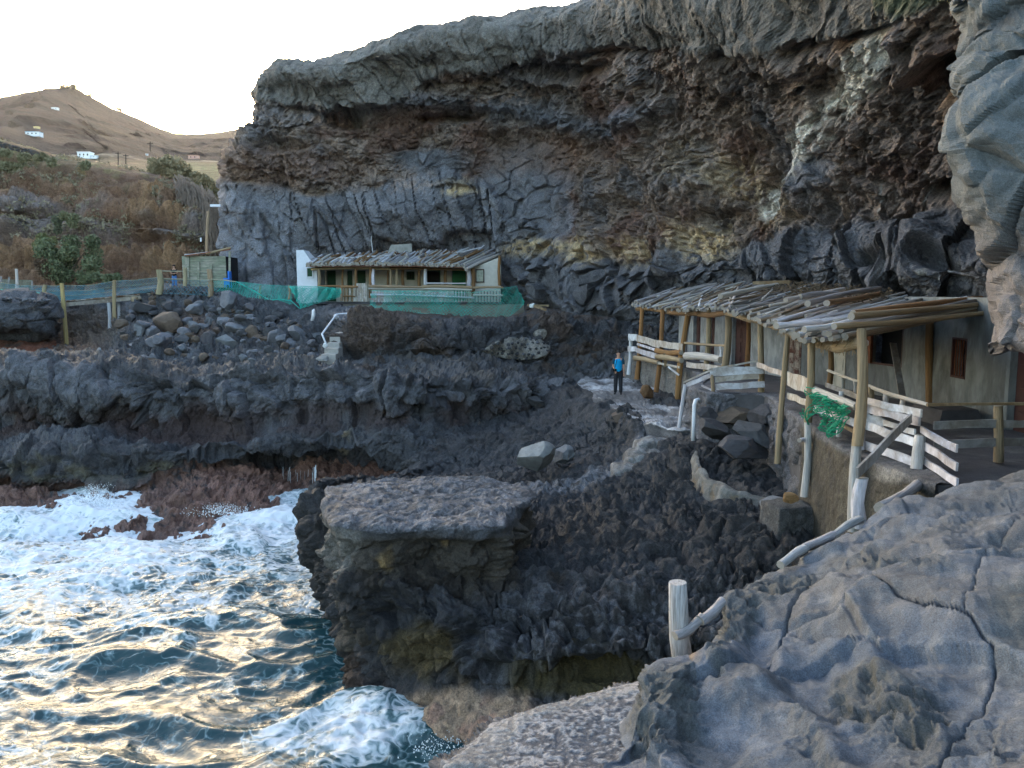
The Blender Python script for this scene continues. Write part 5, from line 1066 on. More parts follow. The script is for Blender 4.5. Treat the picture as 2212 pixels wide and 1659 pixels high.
# basin rocks and low wall left of the tall posts
for (x, y, d, sx, sz, t, lab) in [(1790,1075,21.6,.8,.3,B_DARK,'long smooth dark rock slab in the walled hollow behind the drain pipe'),(1880,1085,21.0,.7,.34,B_DARK,'dark rock in the walled hollow beside the leaning tan post'),(1835,1040,22.8,.7,.28,B_BROWN,'rubbly brown rock under the stair railing'),(1915,1045,22.0,.55,.4,B_DARK,'dark angular rock under the bottom plank by the leaning post'),(1850,1125,20.6,.9,.35,B_DARK,'low dark rock lying in front of the walled hollow'),(1765,1040,23.0,.4,.28,B_DARK,'dark rock by the foot of the stair railing')]:
    boulder(S(x, y, d), sx, sx * .7, sz, t, lab, None, random.choice(BOULDH))
bw = [S(1735,1085,21.8), S(1745,1120,20.6), S(1770,1150,19.7), S(1830,1180,18.9), S(1900,1195,18.6), S(1965,1200,18.4)]
bwp = Patch([[(p[0]-o1, p[1]-o1, p[2]+dz) for p in bw] for dz, o1 in ((-1.2, .18), (-.8, .1), (-.58, .04), (-.5, 0), (-.48, -.08), (-.5, -.16), (-.9, -.2))], 60, 200)
n2 = fbm(bwp.B * 3, 4, 421); bwp.push(n2 * .08 + fbm(bwp.B * 1.2, 2, 422) * .08); c = np.tile(np.array([.12, .115, .105]), (len(bwp.B), 1)); c = mix(c, np.array([.19, .185, .17]), ss(.05, .3, n2) * .7); c = mix(c, np.array([.13,.09,.05]), ss(-.1,-.4,n2)*.6)
tag(bwp.build('basin_wall', M_NEAR, c, kind='structure'))
# concrete landing and steps of the path
M_PATH = rock_mat('path_cement', 1.3, 8, .5, .7, .4, .03)
pl = [[S(1475,922,36.5),S(1545,918,36.8),S(1600,938,35),S(1640,985,31.8)], [S(1450,945,34),S(1530,945,34),S(1600,958,33.3),S(1655,1000,30)], [S(1448,965,32.4),S(1520,975,31.6),S(1600,985,31),S(1672,1020,28.6)], [S(1475,985,31.2),S(1540,1000,30),S(1610,1010,29.2),S(1690,1038,27)], [S(1530,1008,29.6),S(1580,1025,28),S(1630,1036,27.2),S(1700,1058,25.4)], [S(1580,1040,26.8),S(1610,1052,26.2),S(1650,1060,25.6),S(1700,1072,24.8)]]
def flatten(rows, z0, z1):
    n = len(rows); return [[(p[0], p[1], z0 + (z1 - z0) * i / (n - 1)) for p in r_] for i, r_ in enumerate(rows)]
pw = [[G(sx / 1.15734, sy / 1.15734, z) for sx, sy in r_] for z, r_ in [(4.02,[(1470,925),(1545,922),(1592,935),(1605,945)]),(3.98,[(1448,945),(1530,945),(1600,955),(1640,972)]),(3.94,[(1446,962),(1520,970),(1600,980),(1672,1000)]),(3.92,[(1470,980),(1540,992),(1610,1003),(1690,1026)]),(3.9,[(1525,1002),(1580,1020),(1630,1030),(1700,1045)]),(3.88,[(1590,1040),(1620,1050),(1655,1056),(1700,1064)])]]
first = [(p[0], p[1] + .3, p[2] - .6) for p in pw[0]]; last = [(p[0], p[1] - .03, p[2] - .14) for p in pw[-1]]; last2 = [(p[0], p[1] - .06, p[2] - 1.) for p in pw[-1]]
rows = [first] + pw + [last, last2]; rows = [[(r_[0][0] - .06, r_[0][1], r_[0][2] - .5)] + r_ + [(r_[-1][0] + 1., r_[-1][1], r_[-1][2])] for r_ in rows]
pp = Patch(rows, 90, 130); n2 = fbm(pp.B * 1.5, 4, 431); nst = fbm(pp.B * (.5, 2.2, 1), 4, 432); pp.push(n2 * .05 + nst * .04 + bill(pp.B * .8, 5, 433) * .10 - .12, np.tile([[0, 0, 1.]], (len(pp.B), 1)))
c = np.tile(np.array([.12, .115, .115]), (len(pp.B), 1)); c = mix(c, np.array([.33, .33, .34]), ss(-.15, .25, nst + n2 * .3)); c = mix(c, GREY * .6, np.maximum(ss(6.2, 6.7, pp.tr), ss(1.05, .85, pp.tc)) * .95); pp.build('path', M_PATH, c)
for i, (x, y, w_, z) in enumerate([(1640,1082,100,3.60),(1610,1110,90,3.34),(1575,1140,90,3.06)]):
    p = np.array(SG(x, y, z)); wd_ = w_ * p[1] / 1997; rows = [[(p[0]+u*wd_/2, p[1]+v*.5 + .04*math.sin(u*7+i), z-(.5 if abs(v) > 1.2 else .1 if abs(v) > .95 else 0) - (.5 if abs(u) > 1.1 else .1 if abs(u) > .95 else 0) - .12) for u in (-1.15,-1,-.4,.3,.9,1,1.15)] for v in (1.4,1,.3,-.4,-1,-1.25)]
    st_ = Patch(rows, 40, 60); n2 = fbm(st_.B * 3, 4, 441 + i); st_.push(n2 * .06 + bill(st_.B * 1.8, 4, 445) * .04 - .05, np.tile([[0, 0, 1.]], (len(st_.B), 1))); c = mix(np.tile(np.array([.10, .095, .09]), (len(st_.B), 1)), np.array([.19, .19, .19]), ss(-.1, .2, n2)); st_.build('path_step', M_PATH, c)
boulder(S(1615,983,31.3), .36, .3, .34, (.16,.09,.045,1), 'rust brown split boulder standing on the path beside the second orange post', None, BOULDH[1])
boulder(S(1565,1135/1.0+0,28.4) if False else SG(1555,1050,3.5), .5, .45, .4, B_BROWN, 'brown lumpy boulder at the near edge of the concrete path', None, BOULDH[2])
boulder(SG(1645,1150,3.0), .3, .3, .24, B_GREY, 'small round grey boulder right of the lowest path step')
# the boulders out on the shelf
boulder(S(1338,1142,25.2), .86, .75, .62, (.21,.22,.215,1), 'large pale grey-green boulder on the open lava shelf', None, BOULDH[0]).rotation_euler = (.1, .2, .5)
boulder(S(1412,1142,25.9), .44, .42, .40, B_GREY, 'dark round boulder behind the large pale boulder on the shelf', None, BOULDH[1])
boulder(S(1340,1003,34.6), .45, .4, .36, B_DARK, 'smooth dark boulder lying at the foot of the path rock')
# ================================================================== THE HOUSE ON THE FAR TERRACE
FH = 7.38
fh = thing('terrace_house', (-3.5, 56, FH), 'white and cream fishermen\'s house with green doors and a stick roof under the far cliff', 'house')
yb_, yf_ = 57.6, 55.2
X = lambda sx, d: (sx - 1280) / 1997 * d
def zs(sy, d): return S(1280, sy, d)[2]
# white end wall block with a tapering tower
b = MB(); x0, x1 = X(747, 55.2), X(797, 55.2); xt = X(765, 55.2)
b.prism([(x0,55.2,6.6),(x1,55.2,6.6),(x1,58.5,6.6),(x0,58.5,6.6)], [(x0,55.2,zs(672,55.2)),(x1,55.2,zs(672,55.2)),(x1,58.5,zs(672,55.2)),(x0,58.5,zs(672,55.2))])
zt = zs(672,55.2) + .002; b.prism([(x0,55.2,zt),(x1-.05,55.2,zt),(x1-.05,58.5,zt),(x0,58.5,zt)], [(x0,55.2,zs(625,55.2)),(xt,55.2,zs(625,55.2)),(xt,56.6,zs(625,55.2)),(x0,56.6,zs(625,55.2))])
ew = b.build('end_wall', M_WHITE, fh); b = MB(); b.box(X(774,55.2), X(785,55.2), 55.15, 55.23, zs(691,55.2), zs(671,55.2)); w_ = b.build('window', M_GREEN, ew)
b = MB(); xa, xc, za, zb = X(773,55.2), X(786,55.2), zs(692,55.2), zs(670,55.2)
for (a, c_, e, g) in ((xa-.05, xa, za, zb), (xc, xc+.05, za, zb), (xa, xc, zb, zb+.05), (xa-.05, xc+.05, za-.06, za)): b.box(a, c_, 55.12, 55.23, e, g)
b.build('frame', M_WHITE, w_)
def P_(sx, d=57.6): return X(sx, d)
holes = []
dl = [(821,844,712,676,M_GREEN,'door'),(872,885,712,676,M_GREEN,'door'),(895,918,712,676,M_GREEN,'door'),(1131,1166,712,674,M_GREENL,'door')]
wl = [(1019,1039,700,679),(1068,1103,712,676)]
u0 = P_(797)
for (a, c_, ya, yb2, m_, nm) in dl: holes.append((P_(a)-u0, P_(c_)-u0, FH+.02, zs(yb2, 57.6)))
for (a, c_, ya, yb2) in wl: holes.append((P_(a)-u0, P_(c_)-u0, zs(ya, 57.6), zs(yb2, 57.6)))
wall('front_wall', (u0, 57.6), (P_(1185), 57.6), FH, 10.2, .2, holes, M_CREAM, fh)
for (a, c_, ya, yb2, m_, nm) in dl:
    o_ = door('door', (u0, 57.6), (P_(1185), 57.6), P_(a)-u0+.03, P_(c_)-u0-.03, FH+.02, zs(yb2, 57.6), m_, fh, False, .0)
    if m_ is M_GREENL: o_['label'] = 'bright green double door at the right'
    for k in range(5):
        q = MB(); u = P_(a)-u0+.06 + (P_(c_)-P_(a)-.12) * (k+.5)/5; p = on_wall((u0,57.6),(P_(1185),57.6),u,0,.012); q.box(p.x-.012, p.x+.012, p.y-.012, p.y+.012, FH+.1, zs(yb2,57.6)-.05); q.build('batten', m_, o_)
for (a, c_, ya, yb2) in wl: 
    za, zb = zs(ya,57.6), zs(yb2,57.6); b = MB(); b.box(P_(a), P_(c_), 57.75, 57.8, za, zb); o_ = b.build('window', M_DARK, fh); b = MB()
    for (e, g, h1, h2) in ((P_(a), P_(a)+.06, za, zb), (P_(c_)-.06, P_(c_), za, zb), (P_(a)+.06, P_(c_)-.06, za, za+.06), (P_(a)+.06, P_(c_)-.06, zb-.06, zb)): b.box(e, g, 57.47, 57.56, h1, h2)
    b.build('frame', M_GREEN, o_)
    if c_ - a < 25:
        for k in range(4): q = MB(); u = P_(a) + .06 + (P_(c_)-P_(a)-.12)*(k+.5)/4; q.tube([(u,57.52,za+.06),(u,57.52,zb-.06)], .018, 5); q.build('bar', M_GREEN, o_)
# right hand gable room
b = MB(); d_ = 55.0; xa, xb = X(1186,d_), X(1252,d_); z0 = FH
b.prism([(xa,d_,z0),(xb,d_,z0),(xb,d_+3,z0),(xa,d_+3,z0)], [(xa,d_,zs(668,d_)),(xb,d_,zs(643,d_)),(xb,d_+3,zs(635,d_)),(xa,d_+3,zs(655,d_))]); gb = b.build('gable_room', M_CREAM, fh)
b = MB(); b.box(X(1192,d_), X(1209,d_), d_-.05, d_+.02, zs(704,d_), zs(675,d_)); w_ = b.build('window', plain('old_glass', (.30,.34,.28), .3, .4, 6, .1), gb); b = MB()
xa2, xb2, za, zb = X(1192,d_), X(1209,d_), zs(704,d_), zs(675,d_)
for (e, g, h1, h2) in ((xa2-.06, xa2, za, zb), (xb2, xb2+.06, za, zb), (xa2-.06, xb2+.06, za-.06, za), (xa2-.06, xb2+.06, zb, zb+.06)): b.box(e, g, d_-.09, d_-.02, h1, h2)
b.build('frame', M_MAROON, w_)
# floor slab and base wall
b = MB(); b.prism([(X(790,54),54.0,FH-.12),(X(1262,54),54.0,FH-.12),(X(1262,58),58.6,FH-.12),(X(790,58),58.6,FH-.12)], [(X(790,54),54.0,FH),(X(1262,54),54.0,FH),(X(1262,58),58.6,FH),(X(790,58),58.6,FH)]); b.build('porch_floor', M_DECK, fh)
b = MB(); b.box(X(860,54.1), X(1310,54.1), 54.1, 54.5, 5.9, FH-.13); b.build('base_wall', plain('rough_base_cement', (.20,.185,.16), .9, .35, 1.2, .6, .05), fh)
# posts of the porch
for (sx, sy0, sy1, r_, t) in [(797,718,672,.11,T_TAN),(857,718,672,.07,T_BROWN),(890,742,671,.10,T_BROWN),(926,745,670,.11,T_BROWN),(934,716,672,.11,T_WHITE),(970,716,672,.08,T_BROWN),(976,716,672,.08,T_TAN),(993,716,672,.09,T_TAN),(1008,716,672,.11,T_BROWN),(1048,716,672,.11,T_BROWN),(1064,716,672,.12,T_WHITE),(1114,714,672,.11,T_BROWN),(1172,716,668,.15,T_WHITE),(1182,740,668,.13,T_BROWN),(1249,714,640,.10,T_ORNG)]:
    dd = 54.4 if t is not T_BROWN or sx in (890,926,1182) else 55.4
    log('post', S(sx, sy0, dd), S(sx, sy1, dd), r_, t, fh, True)
log('eave_beam', S(778,673,54.5), S(980,671,54.5), .10, T_TAN, fh); log('eave_beam', S(975,671,54.5), S(1180,674,54.5), .10, T_BROWN, fh)
# roof: sheets of rusty metal under sticks
roofE = [S(764,667,54.0), S(900,666,53.8), S(1030,666,53.6), S(1165,670,53.4)]; roofB = [S(800,645,58.4), S(925,634,58.8), S(1080,628,59), S(1250,627,58.6)]
b = MB(); N0 = 10
for k in range(N0):
    a0, a1 = k / N0, (k + .97) / N0; pe0, pe1, pb0, pb1 = poly(roofE, a0), poly(roofE, a1), poly(roofB, a0), poly(roofB, a1)
    b.prism([pe0, pe1, pb1, pb0], [(p[0], p[1], p[2] + .03) for p in (pe0, pe1, pb1, pb0)])
b.build('roof_sheet', M_RUST, fh)
for layer, n in ((0, 110), (1, 60), (2, 26)):
    for i in range(n):
        t = (i + random.random()) / n; a = random.uniform(-.02, .03) if layer < 2 else random.uniform(.1, .6); c_ = random.uniform(.4, .9) if layer else random.uniform(.75, 1.)
        t2 = min(1, max(0, t + random.uniform(-.02, .05)))
        p = Vector(poly(roofE, t)).lerp(Vector(poly(roofB, t)), a); q = Vector(poly(roofE, t2)).lerp(Vector(poly(roofB, t2)), c_ if c_ > a else a + .3); dz = .1 + .1 * layer; p.z += dz + random.uniform(-.03, .05); q.z += dz + random.uniform(-.03, .06)
        log('roof_log', p, q, random.uniform(.055, .1), random.choice((T_GREY, T_BONE, T_BROWN, T_GREY, T_WHITE, T_BROWN)), fh)
log('roof_log', S(1165,674,53.2), S(1253,633,57.5), .11, T_BONE, fh); log('roof_log', S(1160,668,53.3), S(1246,630,57.5), .09, T_GREY, fh)
for (x0, y0, x1, y1) in [(845,650,990,641),(900,656,960,654),(1000,652,1040,650),(1195,628,1210,618),(1150,636,1205,622)]: log('roof_log', S(x0,y0-4,55.5), S(x1,y1-4,56.5), .05, T_WHITE, fh)
b = MB(); b.prism([S(968,633,58.6), S(1030,633,58.6), S(1030,633,59.0), S(968,633,59.0)], [S(978,612,58.6), S(1029,609,58.6), S(1029,609,59.0), S(978,612,59.0)]); b.build('chimney_block', plain('grey_block', (.27,.27,.25), .9, .25, 3, .5, .03), fh)
# aerial: thin wire mast with a small wire head
o_ = thing('wire_aerial', S(932, 630, 59), 'thin wire aerial standing behind the roof of the far house', 'aerial'); b = MB(); b.tube([S(932,632,59), S(928,600,59), S(929,575,59)], .03, 5); b.build('mast', M_PVC, o_)
b = MB()
for k in range(5): b.tube([S(903+4*k,572-k,59), S(929,574-k*2,59.1)], .015, 4)
b.build('element', M_PVC, o_)
# porch rail and picket screen
pr = thing('porch_railing', S(890, 720, 54), 'brown log railing with white pickets along the far house porch', 'railing')
for (x0, y0, x1, y1, r_, t) in [(795,716,895,716,.07,T_BROWN),(921,716,1060,719,.10,T_TAN),(1055,717,1180,717,.11,T_TAN),(921,721,1180,724,.08,T_BONE),(926,737,1186,744,.075,T_WHITE),(1182,720,1258,718,.08,T_TAN),(1182,738,1258,738,.06,T_BONE)]: log('rail_log', S(x0,y0,53.9), S(x1,y1,53.9), r_, t, pr)
log('rail_log', S(1066,708,54), S(1166,708,54), .05, T_WHITE, pr)
for k in range(34):
    sx = 932 + k * 7.4; bd('picket', S(sx,757 + (k % 3),54.05), S(sx,726,54.05), random.uniform(.09,.16), .03, T_WHITE if k < 32 else T_BONE, pr, 0, up=(1,0,0))
for k in range(9): sx = 1188 + k * 7.6; bd('picket', S(sx,757,54.05), S(sx,728,54.05), .09, .03, T_GREY, pr, 0, up=(1,0,0))
gt = thing('slat_gate', S(906, 754, 54), 'small gate of upright whitish slats between brown posts at the far house porch', 'gate')
for k in range(6): sx = 893 + k * 4.4; bd('slat', S(sx,754,53.95), S(sx,708,53.95), .1, .03, T_BONE, gt, 0, up=(1,0,0))
bd('crossbar', S(892,715,54.0), S(918,715,54.0), .06, .03, T_BONE, gt, 0)
pk_ = thing('picket_panel', S(870, 750, 54), 'low panel of old brown pickets left of the slat gate', 'fence')
for k in range(5): sx = 862 + k * 6.2; bd('slat', S(sx,754,53.9), S(sx,718,53.9), .12, .03, random.choice((T_BONE, T_TAN)), pk_, 0, up=(1,0,0))
log('rail_log', S(852,718,53.85), S(888,718,53.85), .06, T_BROWN, pk_); log('rail_log', S(858,741,53.85), S(888,741,53.85), .05, T_BROWN, pk_); log('post', S(854,752,53.9), S(854,717,53.9), .1, T_TAN, pk_)
# hanging nets of the house
def nsurf(tops, bots, d, amp=.1, fr=9):
    def f(u, v):
        a, c_ = poly(tops, u), poly(bots, u); p = Vector(S(a[0] + (c_[0]-a[0])*v, a[1] + (c_[1]-a[1])*v, d)); p.y += amp * (math.sin(u * fr * 2.3 + v * 2) + math.sin(u * fr * 5.1 + 1 + v * 4) * .6) - .1; p.x += .04 * math.sin(v * 7 + u * 30); return p
    return f
nh = thing('fishing_net', S(1050, 760, 53.5), 'teal fishing net hung along the railing below the far house porch', 'fishing net', 'teal fishing nets')
net('netting', nsurf([(926,727,0),(1180,731,0)], [(926,780,0),(960,786,0),(1010,782,0),(1060,786,0),(1100,794,0),(1180,797,0)], 53.6, .08), 7.2, 1.8, .095, .011, M_NET, nh, hole=.62)
net('netting', nsurf([(926,727,0),(1180,727,0)], [(926,775,0),(1000,782,0),(1090,783,0),(1180,793,0)], 53.4, .12, 13), 7., 1.6, .12, .012, M_NET, nh, hole=.35)
nh2 = thing('fishing_net', S(1250, 770, 53), 'darker green fishing net stretched over the right corner of the house terrace', 'fishing net', 'teal fishing nets')
net('netting', nsurf([(1180,731,0),(1250,722,0),(1290,716,0),(1308,748,0)], [(1178,797,0),(1235,804,0),(1270,795,0),(1312,760,0)], 53.1, .06), 3.6, 2., .095, .010, M_NET, nh2)
nh3 = thing('fishing_net', S(760, 740, 52.5), 'bright teal fishing net sagging in a pouch by the picket panel', 'fishing net', 'teal fishing nets')
net('netting', nsurf([(722,715,0),(790,716,0),(853,722,0)], [(740,740,0),(752,772,0),(800,756,0),(853,742,0)], 52.6, .1), 3.6, 1.4, .07, .014, M_NET, nh3)
net('netting', nsurf([(722,718,0),(790,722,0),(853,726,0)], [(735,735,0),(754,768,0),(800,752,0),(850,738,0)], 52.4, .16, 14), 3.6, 1.2, .09, .014, M_NET, nh3)
nh4 = thing('fishing_net', S(660, 730, 52.5), 'long thin green fishing net with a rope edge between the shed and the house', 'fishing net', 'teal fishing nets')
net('netting', nsurf([(530,700,0),(590,704,0),(660,712,0),(725,716,0)], [(530,738,0),(600,745,0),(650,752,0),(700,750,0),(735,765,0)], 53., .06), 5.5, 1.1, .085, .011, M_NET, nh4)
b = MB(); b.tube([S(590,704,52.9), S(640,730,52.9), S(672,750,52.8), S(700,748,52.8), S(728,752,52.7), S(750,772,52.6)], .03, 5); b.build('rope', M_NET, nh4)
for (sx, y0, y1) in [(650,748,711),(723,748,713)]: log('post', S(sx,y0,53), S(sx,y1,53), .08, T_TAN, nh4, True)
# plank shed
sd = thing('plank_shed', S(520, 718, 55), 'weathered green plank shed with a sloping roof edge on the far terrace', 'shed')
n = 11
for k in range(n):
    z0 = zs(719,55) + (zs(640,55) - zs(719,55)) * k / n; z1 = z0 + (zs(640,55) - zs(719,55)) / n * .94; b = MB(); x0, x1 = X(464, 55), X(572, 55); y0 = 55 + random.uniform(-.02, .02)
    b.box(x0, x1, y0, y0 + .04, z0, z1); b.build('plank', M_GRBOARD, sd)
b = MB(); b.box(X(464,55.1), X(572,55.1), 55.1, 57.5, zs(719,55), zs(641,55)); b.build('shed_body', M_DARK, sd)
for (xx, ya, yb2) in [(465,720,640),(470,720,642),(496,716,655),(528,716,660),(574,700,628)]: bd('batten', S(xx,ya,54.9), S(xx,yb2,54.9), .14, .06, T_TAN, sd, 0, up=(1,0,0), m=M_GRBOARD)
log('roof_edge', S(462,638,54.8), S(520,632,54.8), .08, T_GREY, sd); log('roof_edge', S(515,634,54.8), S(577,620,54.8), .08, T_TAN, sd); b = MB(); b.prism([S(462,641,54.7),S(576,625,54.7),S(576,625,57.6),S(462,641,57.6)], [S(462,638,54.7),S(576,622,54.7),S(576,622,57.6),S(462,638,57.6)]); b.build('roof_panel', M_RUST, sd)
# blue chair hung on the shed
ch = thing('plastic_chair', S(576, 718, 54.5), 'bright blue plastic chair at the right end of the plank shed', 'chair'); d_ = 54.5
def cbx(nm, x0, x1, y0, y1, z0, z1, dy=0): b = MB(); b.box(X(x0,d_), X(x1,d_), d_+y0, d_+y1, zs(z0,d_), zs(z1,d_)); b.build(nm, M_BLUE, ch)
cbx('seat', 567, 582, -.2, .25, 698, 695); cbx('backrest', 578, 582, -.2, .25, 695, 678)
for (a, c_) in ((568, -.18), (580, -.18), (568, .2), (580, .2)): cbx('leg', a, a+1.6, c_, c_+.05, 719, 698)
cbx('apron', 570, 580, -.2, -.17, 712, 699)
# tall pole and wall lamp
o_ = log('utility_pole', S(517,634,57), S(521,528,57), .10, T_TAN, None, True); tag(o_, 'tall bare wooden pole rising behind the plank shed', 'pole')
b = MB(); b.box(X(511,56.8), X(514,56.8), 56.8, 56.9, zs(604,56.8), zs(594,56.8)); tag(b.build('meter_box', M_WHITE), 'small white box on the tall bare pole', 'box')
lp_ = thing('wall_lamp', S(557, 517, 60), 'flat white floodlight on a bracket at the left corner of the big cliff', 'lamp'); b = MB(); b.box(X(544,60), X(569,60), 59.6, 60.1, zs(518,60), zs(512,60)); b.build('lamp_head', M_WHITE, lp_); b = MB(); b.tube([S(567,516,60), S(578,520,60.4), S(577,530,60.4)], .04, 5); b.build('bracket', M_RUST, lp_)

# ---------------- footbridge and net fence
fb = thing('footbridge', S(250, 745, 53), 'plank footbridge on tall posts over the gully at the left', 'bridge')
br = [(127,757,51.5),(200,750,52.3),(290,742,53),(377,733,53.6)]
for k in range(46):
    t = (k + .5) / 46; a = poly(br, t); p = Vector(S(*a)); bd('plank', p + Vector((0, -.1, random.uniform(-.02,.02))), p + Vector((.06, 1.7, random.uniform(-.02,.02))), .155, .05, random.choice((T_BONE, T_TAN, T_BROWN, T_BONE)), fb, 0, up=(1,0,0))
for k in range(3): bd('beam', Vector(S(*br[k])) + Vector((0,-.02,-.2)), Vector(S(*br[k+1])) + Vector((0,-.02,-.2)), .26, .12, (.26,.235,.20,1), fb, 0)
for (x0, y0, x1, y1, r_, t, dd) in [(166,864,155,708,.13,(.36,.27,.12,1),51.4),(291,848,285,700,.12,(.32,.25,.14,1),52.4),(273,838,271,752,.12,T_WHITE,52.9),(294,834,297,756,.10,T_WHITE,53.6),(320,815,317,780,.07,T_WHITE,53.8),(338,757,338,742,.2,T_TAN,53.2)]: log('post', S(x0,y0,dd), S(x1,y1,dd), r_, t, fb, True)
nfce = thing('net_fence', S(180, 740, 52), 'post and rope fence hung with blue-green net from the left edge across the footbridge', 'fence')
for (x0, y0, x1, y1, r_) in [(8,742,7,706,.15),(113,742,112,712,.13),(397,736,398,674,.19),(462,715,462,669,.12)]: log('post', S(x0,y0,52), S(x1,y1,52), r_, (.30,.26,.16,1), nfce, True)
log('post', S(526,742,52.5), S(525,673,52.5), .17, T_TAN, nfce, True)
tp = [(-60,702,0),(8,708,0),(60,714,0),(112,715,0),(156,714,0),(220,714,0),(286,703,0),(340,700,0),(397,693,0)]; bt = [(-60,738,0),(8,738,0),(60,742,0),(112,748,0),(156,750,0),(220,745,0),(286,738,0),(340,733,0),(397,728,0)]
def fs(u, v): a, c_ = poly(tp, u), poly(bt, u); p = Vector(S(a[0], a[1]+(c_[1]-a[1])*v, 51.6 + 1.6*u)); p.y += .05*math.sin(u*60+v*3); return p
net('netting', fs, 12, 1.1, .085, .011, M_NETB, nfce); net('netting', lambda u, v: fs(.36+.34*u, .45+.55*v) + Vector((0,.06,0)), 4.2, .6, .06, .012, M_NETB, nfce)
net('netting', lambda u, v: fs(.0+.36*u, .55+.6*v) + Vector((0,-.06,0)), 4.4, .6, .07, .014, M_NET, nfce)
for fr in (0, .38, .72):
    b = MB(); b.tube([fs(k / 24, fr) for k in range(25)], .02, 4); b.build('rope', M_GRBOARD, nfce)
for (x0, y0, x1, y1) in [(398,677,462,678),(398,696,462,698),(462,677,526,679),(462,698,570,701),(526,698,590,704)]: log('rope_rail', S(x0,y0,52.1), S(x1,y1,52.5), .035, (.30,.30,.22,1), nfce, True)
net('netting', nsurf([(400,700,0),(526,702,0)], [(400,733,0),(526,738,0)], 52.3, .04), 3.2, .8, .12, .008, M_NETB, nfce)
o_ = log('marker_post', S(42,722,56), S(40,672,56), .10, T_BONE, None, True); tag(o_, 'lone pale post standing behind the net fence at the far left', 'post')
o_ = thing('plank_hut', S(40, 715, 57), 'low grey-green plank shelter behind the net fence at the left edge', 'shed')
for k in range(4): bd('plank', S(-20,700+6*k,57), S(80,703+6*k,57.5), .16, .05, (.18,.19,.15,1), o_, 0)
bd('frame', S(20,722,56.9), S(23,692,56.9), .12, .08, T_GREY, o_, 0, up=(1,0,0)); bd('frame', S(2,722,56.9), S(2,690,56.9), .12, .08, T_GREY, o_, 0, up=(1,0,0)); bd('frame', S(80,722,57.4), S(80,702,57.4), .1, .08, T_GREY, o_, 0, up=(1,0,0))
# dry stone kerb under the fence: stones one by one
kerb = thing('dry_stone_wall', S(450, 728, 52.3), 'low dry stone wall under the woman and the fence posts', 'wall')
for k in range(64):
    sx = 375 + random.random() * 160; sy = 724 + random.random() * 20 + (sx - 375) * .03; boulder(S(sx, sy, 52.4 + random.uniform(-.1,.3)), random.uniform(.1,.22), random.uniform(.1,.2), random.uniform(.08,.15), random.choice((B_GREY,B_DARK,B_BROWN)), None, None, None, 'stone', kerb)
for k in range(56):
    sx = random.uniform(-30, 125); boulder(S(sx, 745 + random.random()*8 + (sx)*.03, 45.6+random.uniform(0,.4)), random.uniform(.1,.18), random.uniform(.1,.18), random.uniform(.08,.13), random.choice((B_GREY,B_DARK)), None, None, None, 'stone', kerb)
# ---------------- concrete stair with its white pipe handrail
stp_ = thing('concrete_stair', S(825, 905, 37), 'narrow concrete stair with five pale steps between the boulders and the dark rock', 'stair')
for k, (x0, x1, yt, d_) in enumerate([(802,838,886,37.2),(810,845,871,37.8),(818,848,857,38.4),(824,850,842,39.0),(838,858,832,39.6)]):
    b = MB(); z1 = zs(yt, d_); b.box(X(x0,d_), X(x1,d_), d_, d_+1.0, z1-.5, z1); o_ = b.build('step', plain('step_cement', (.33,.32,.30), .85, .2, 3, .4, .02) if k == 0 else M_STEP, stp_); 
    if k == 0: M_STEP = o_.data.materials[0]
boulder(S(808,897,36.8), .42, .3, .14, B_PALE, None, None, None, 'landing_stone', stp_)
hr = thing('pipe_handrail', S(812, 850, 38), 'bent white pipe handrail beside the narrow concrete stair', 'handrail')
b = MB(); b.tube([S(814,858,37.6), S(805,835,37.8), S(822,812,39.2), S(841,786,41.2), S(884,782,41.8), S(890,794,41.8)], .045, 8); b.build('pipe', M_PVC, hr, smooth=True)
for (x, y, d_) in ((812,862,37.5),(841,792,41.2),(888,796,41.7)): boulder(S(x,y,d_), .16, .14, .16, (.62,.63,.66,1), None, None, None, 'footing', hr)
pipe('short white pipe with a cap sticking out of the rocks left of the stair', [S(781,802,43), S(784,785,43), S(784,777,43), S(787,776,43)], .10)
# masonry patch of round stones set in mortar
ms = thing('mortared_stone_wall', S(1300, 870, 38.6), 'patch of round dark stones set in pale mortar on the rock face below the house', 'wall')
ctr = [[np.array(us.depth_at((x0 + 14 * i) / 1.157, (y0) / 1.157)[0]) for i in range(14)] for x0, y0 in ((1214,838),(1216,855),(1214,872),(1216,889),(1222,905))]
mp_ = Patch([[tuple(p + np.array([0, -.25, 0])) for p in r_] for r_ in ctr], 70, 180); mask = spot(mp_.px, mp_.py, 1300/1.157, 872/1.157, 78, 30, .2); mp_.push(fbm(mp_.B * 3, 4, 451) * .08 - (1 - mask) * .6)
me_ = np_mesh('mortar', mp_.P, grid_faces(mp_.nr, mp_.nc), np.tile(np.array([.30,.28,.25]), (len(mp_.B), 1)) * (1 + .3 * fbm(mp_.B * 5, 3, 452)[:, None])); o_ = bpy.data.objects.new('mortar', me_); me_.materials.append(M_CLIFF); COL.objects.link(o_); put(o_, ms)
for j in range(5):
    for i in range(13):
        sx = 1226 + 12.4 * i + (j % 2) * 6 + random.uniform(-3, 3); sy = 846 + 12.5 * j + random.uniform(-3, 3)
        if ((sx - 1300) / 88) ** 2 + ((sy - 872) / 36) ** 2 > 1 or (sy < 858 and 1255 < sx < 1290): continue
        p = mp_.depth_at(sx / 1.157, sy / 1.157)[0]; r_ = random.uniform(.085, .135); boulder((p[0], p[1] - .03, p[2]), r_, r_ * .8, r_ * .85, B_DARK if random.random() < .7 else B_GREY, None, None, None, 'stone', ms)
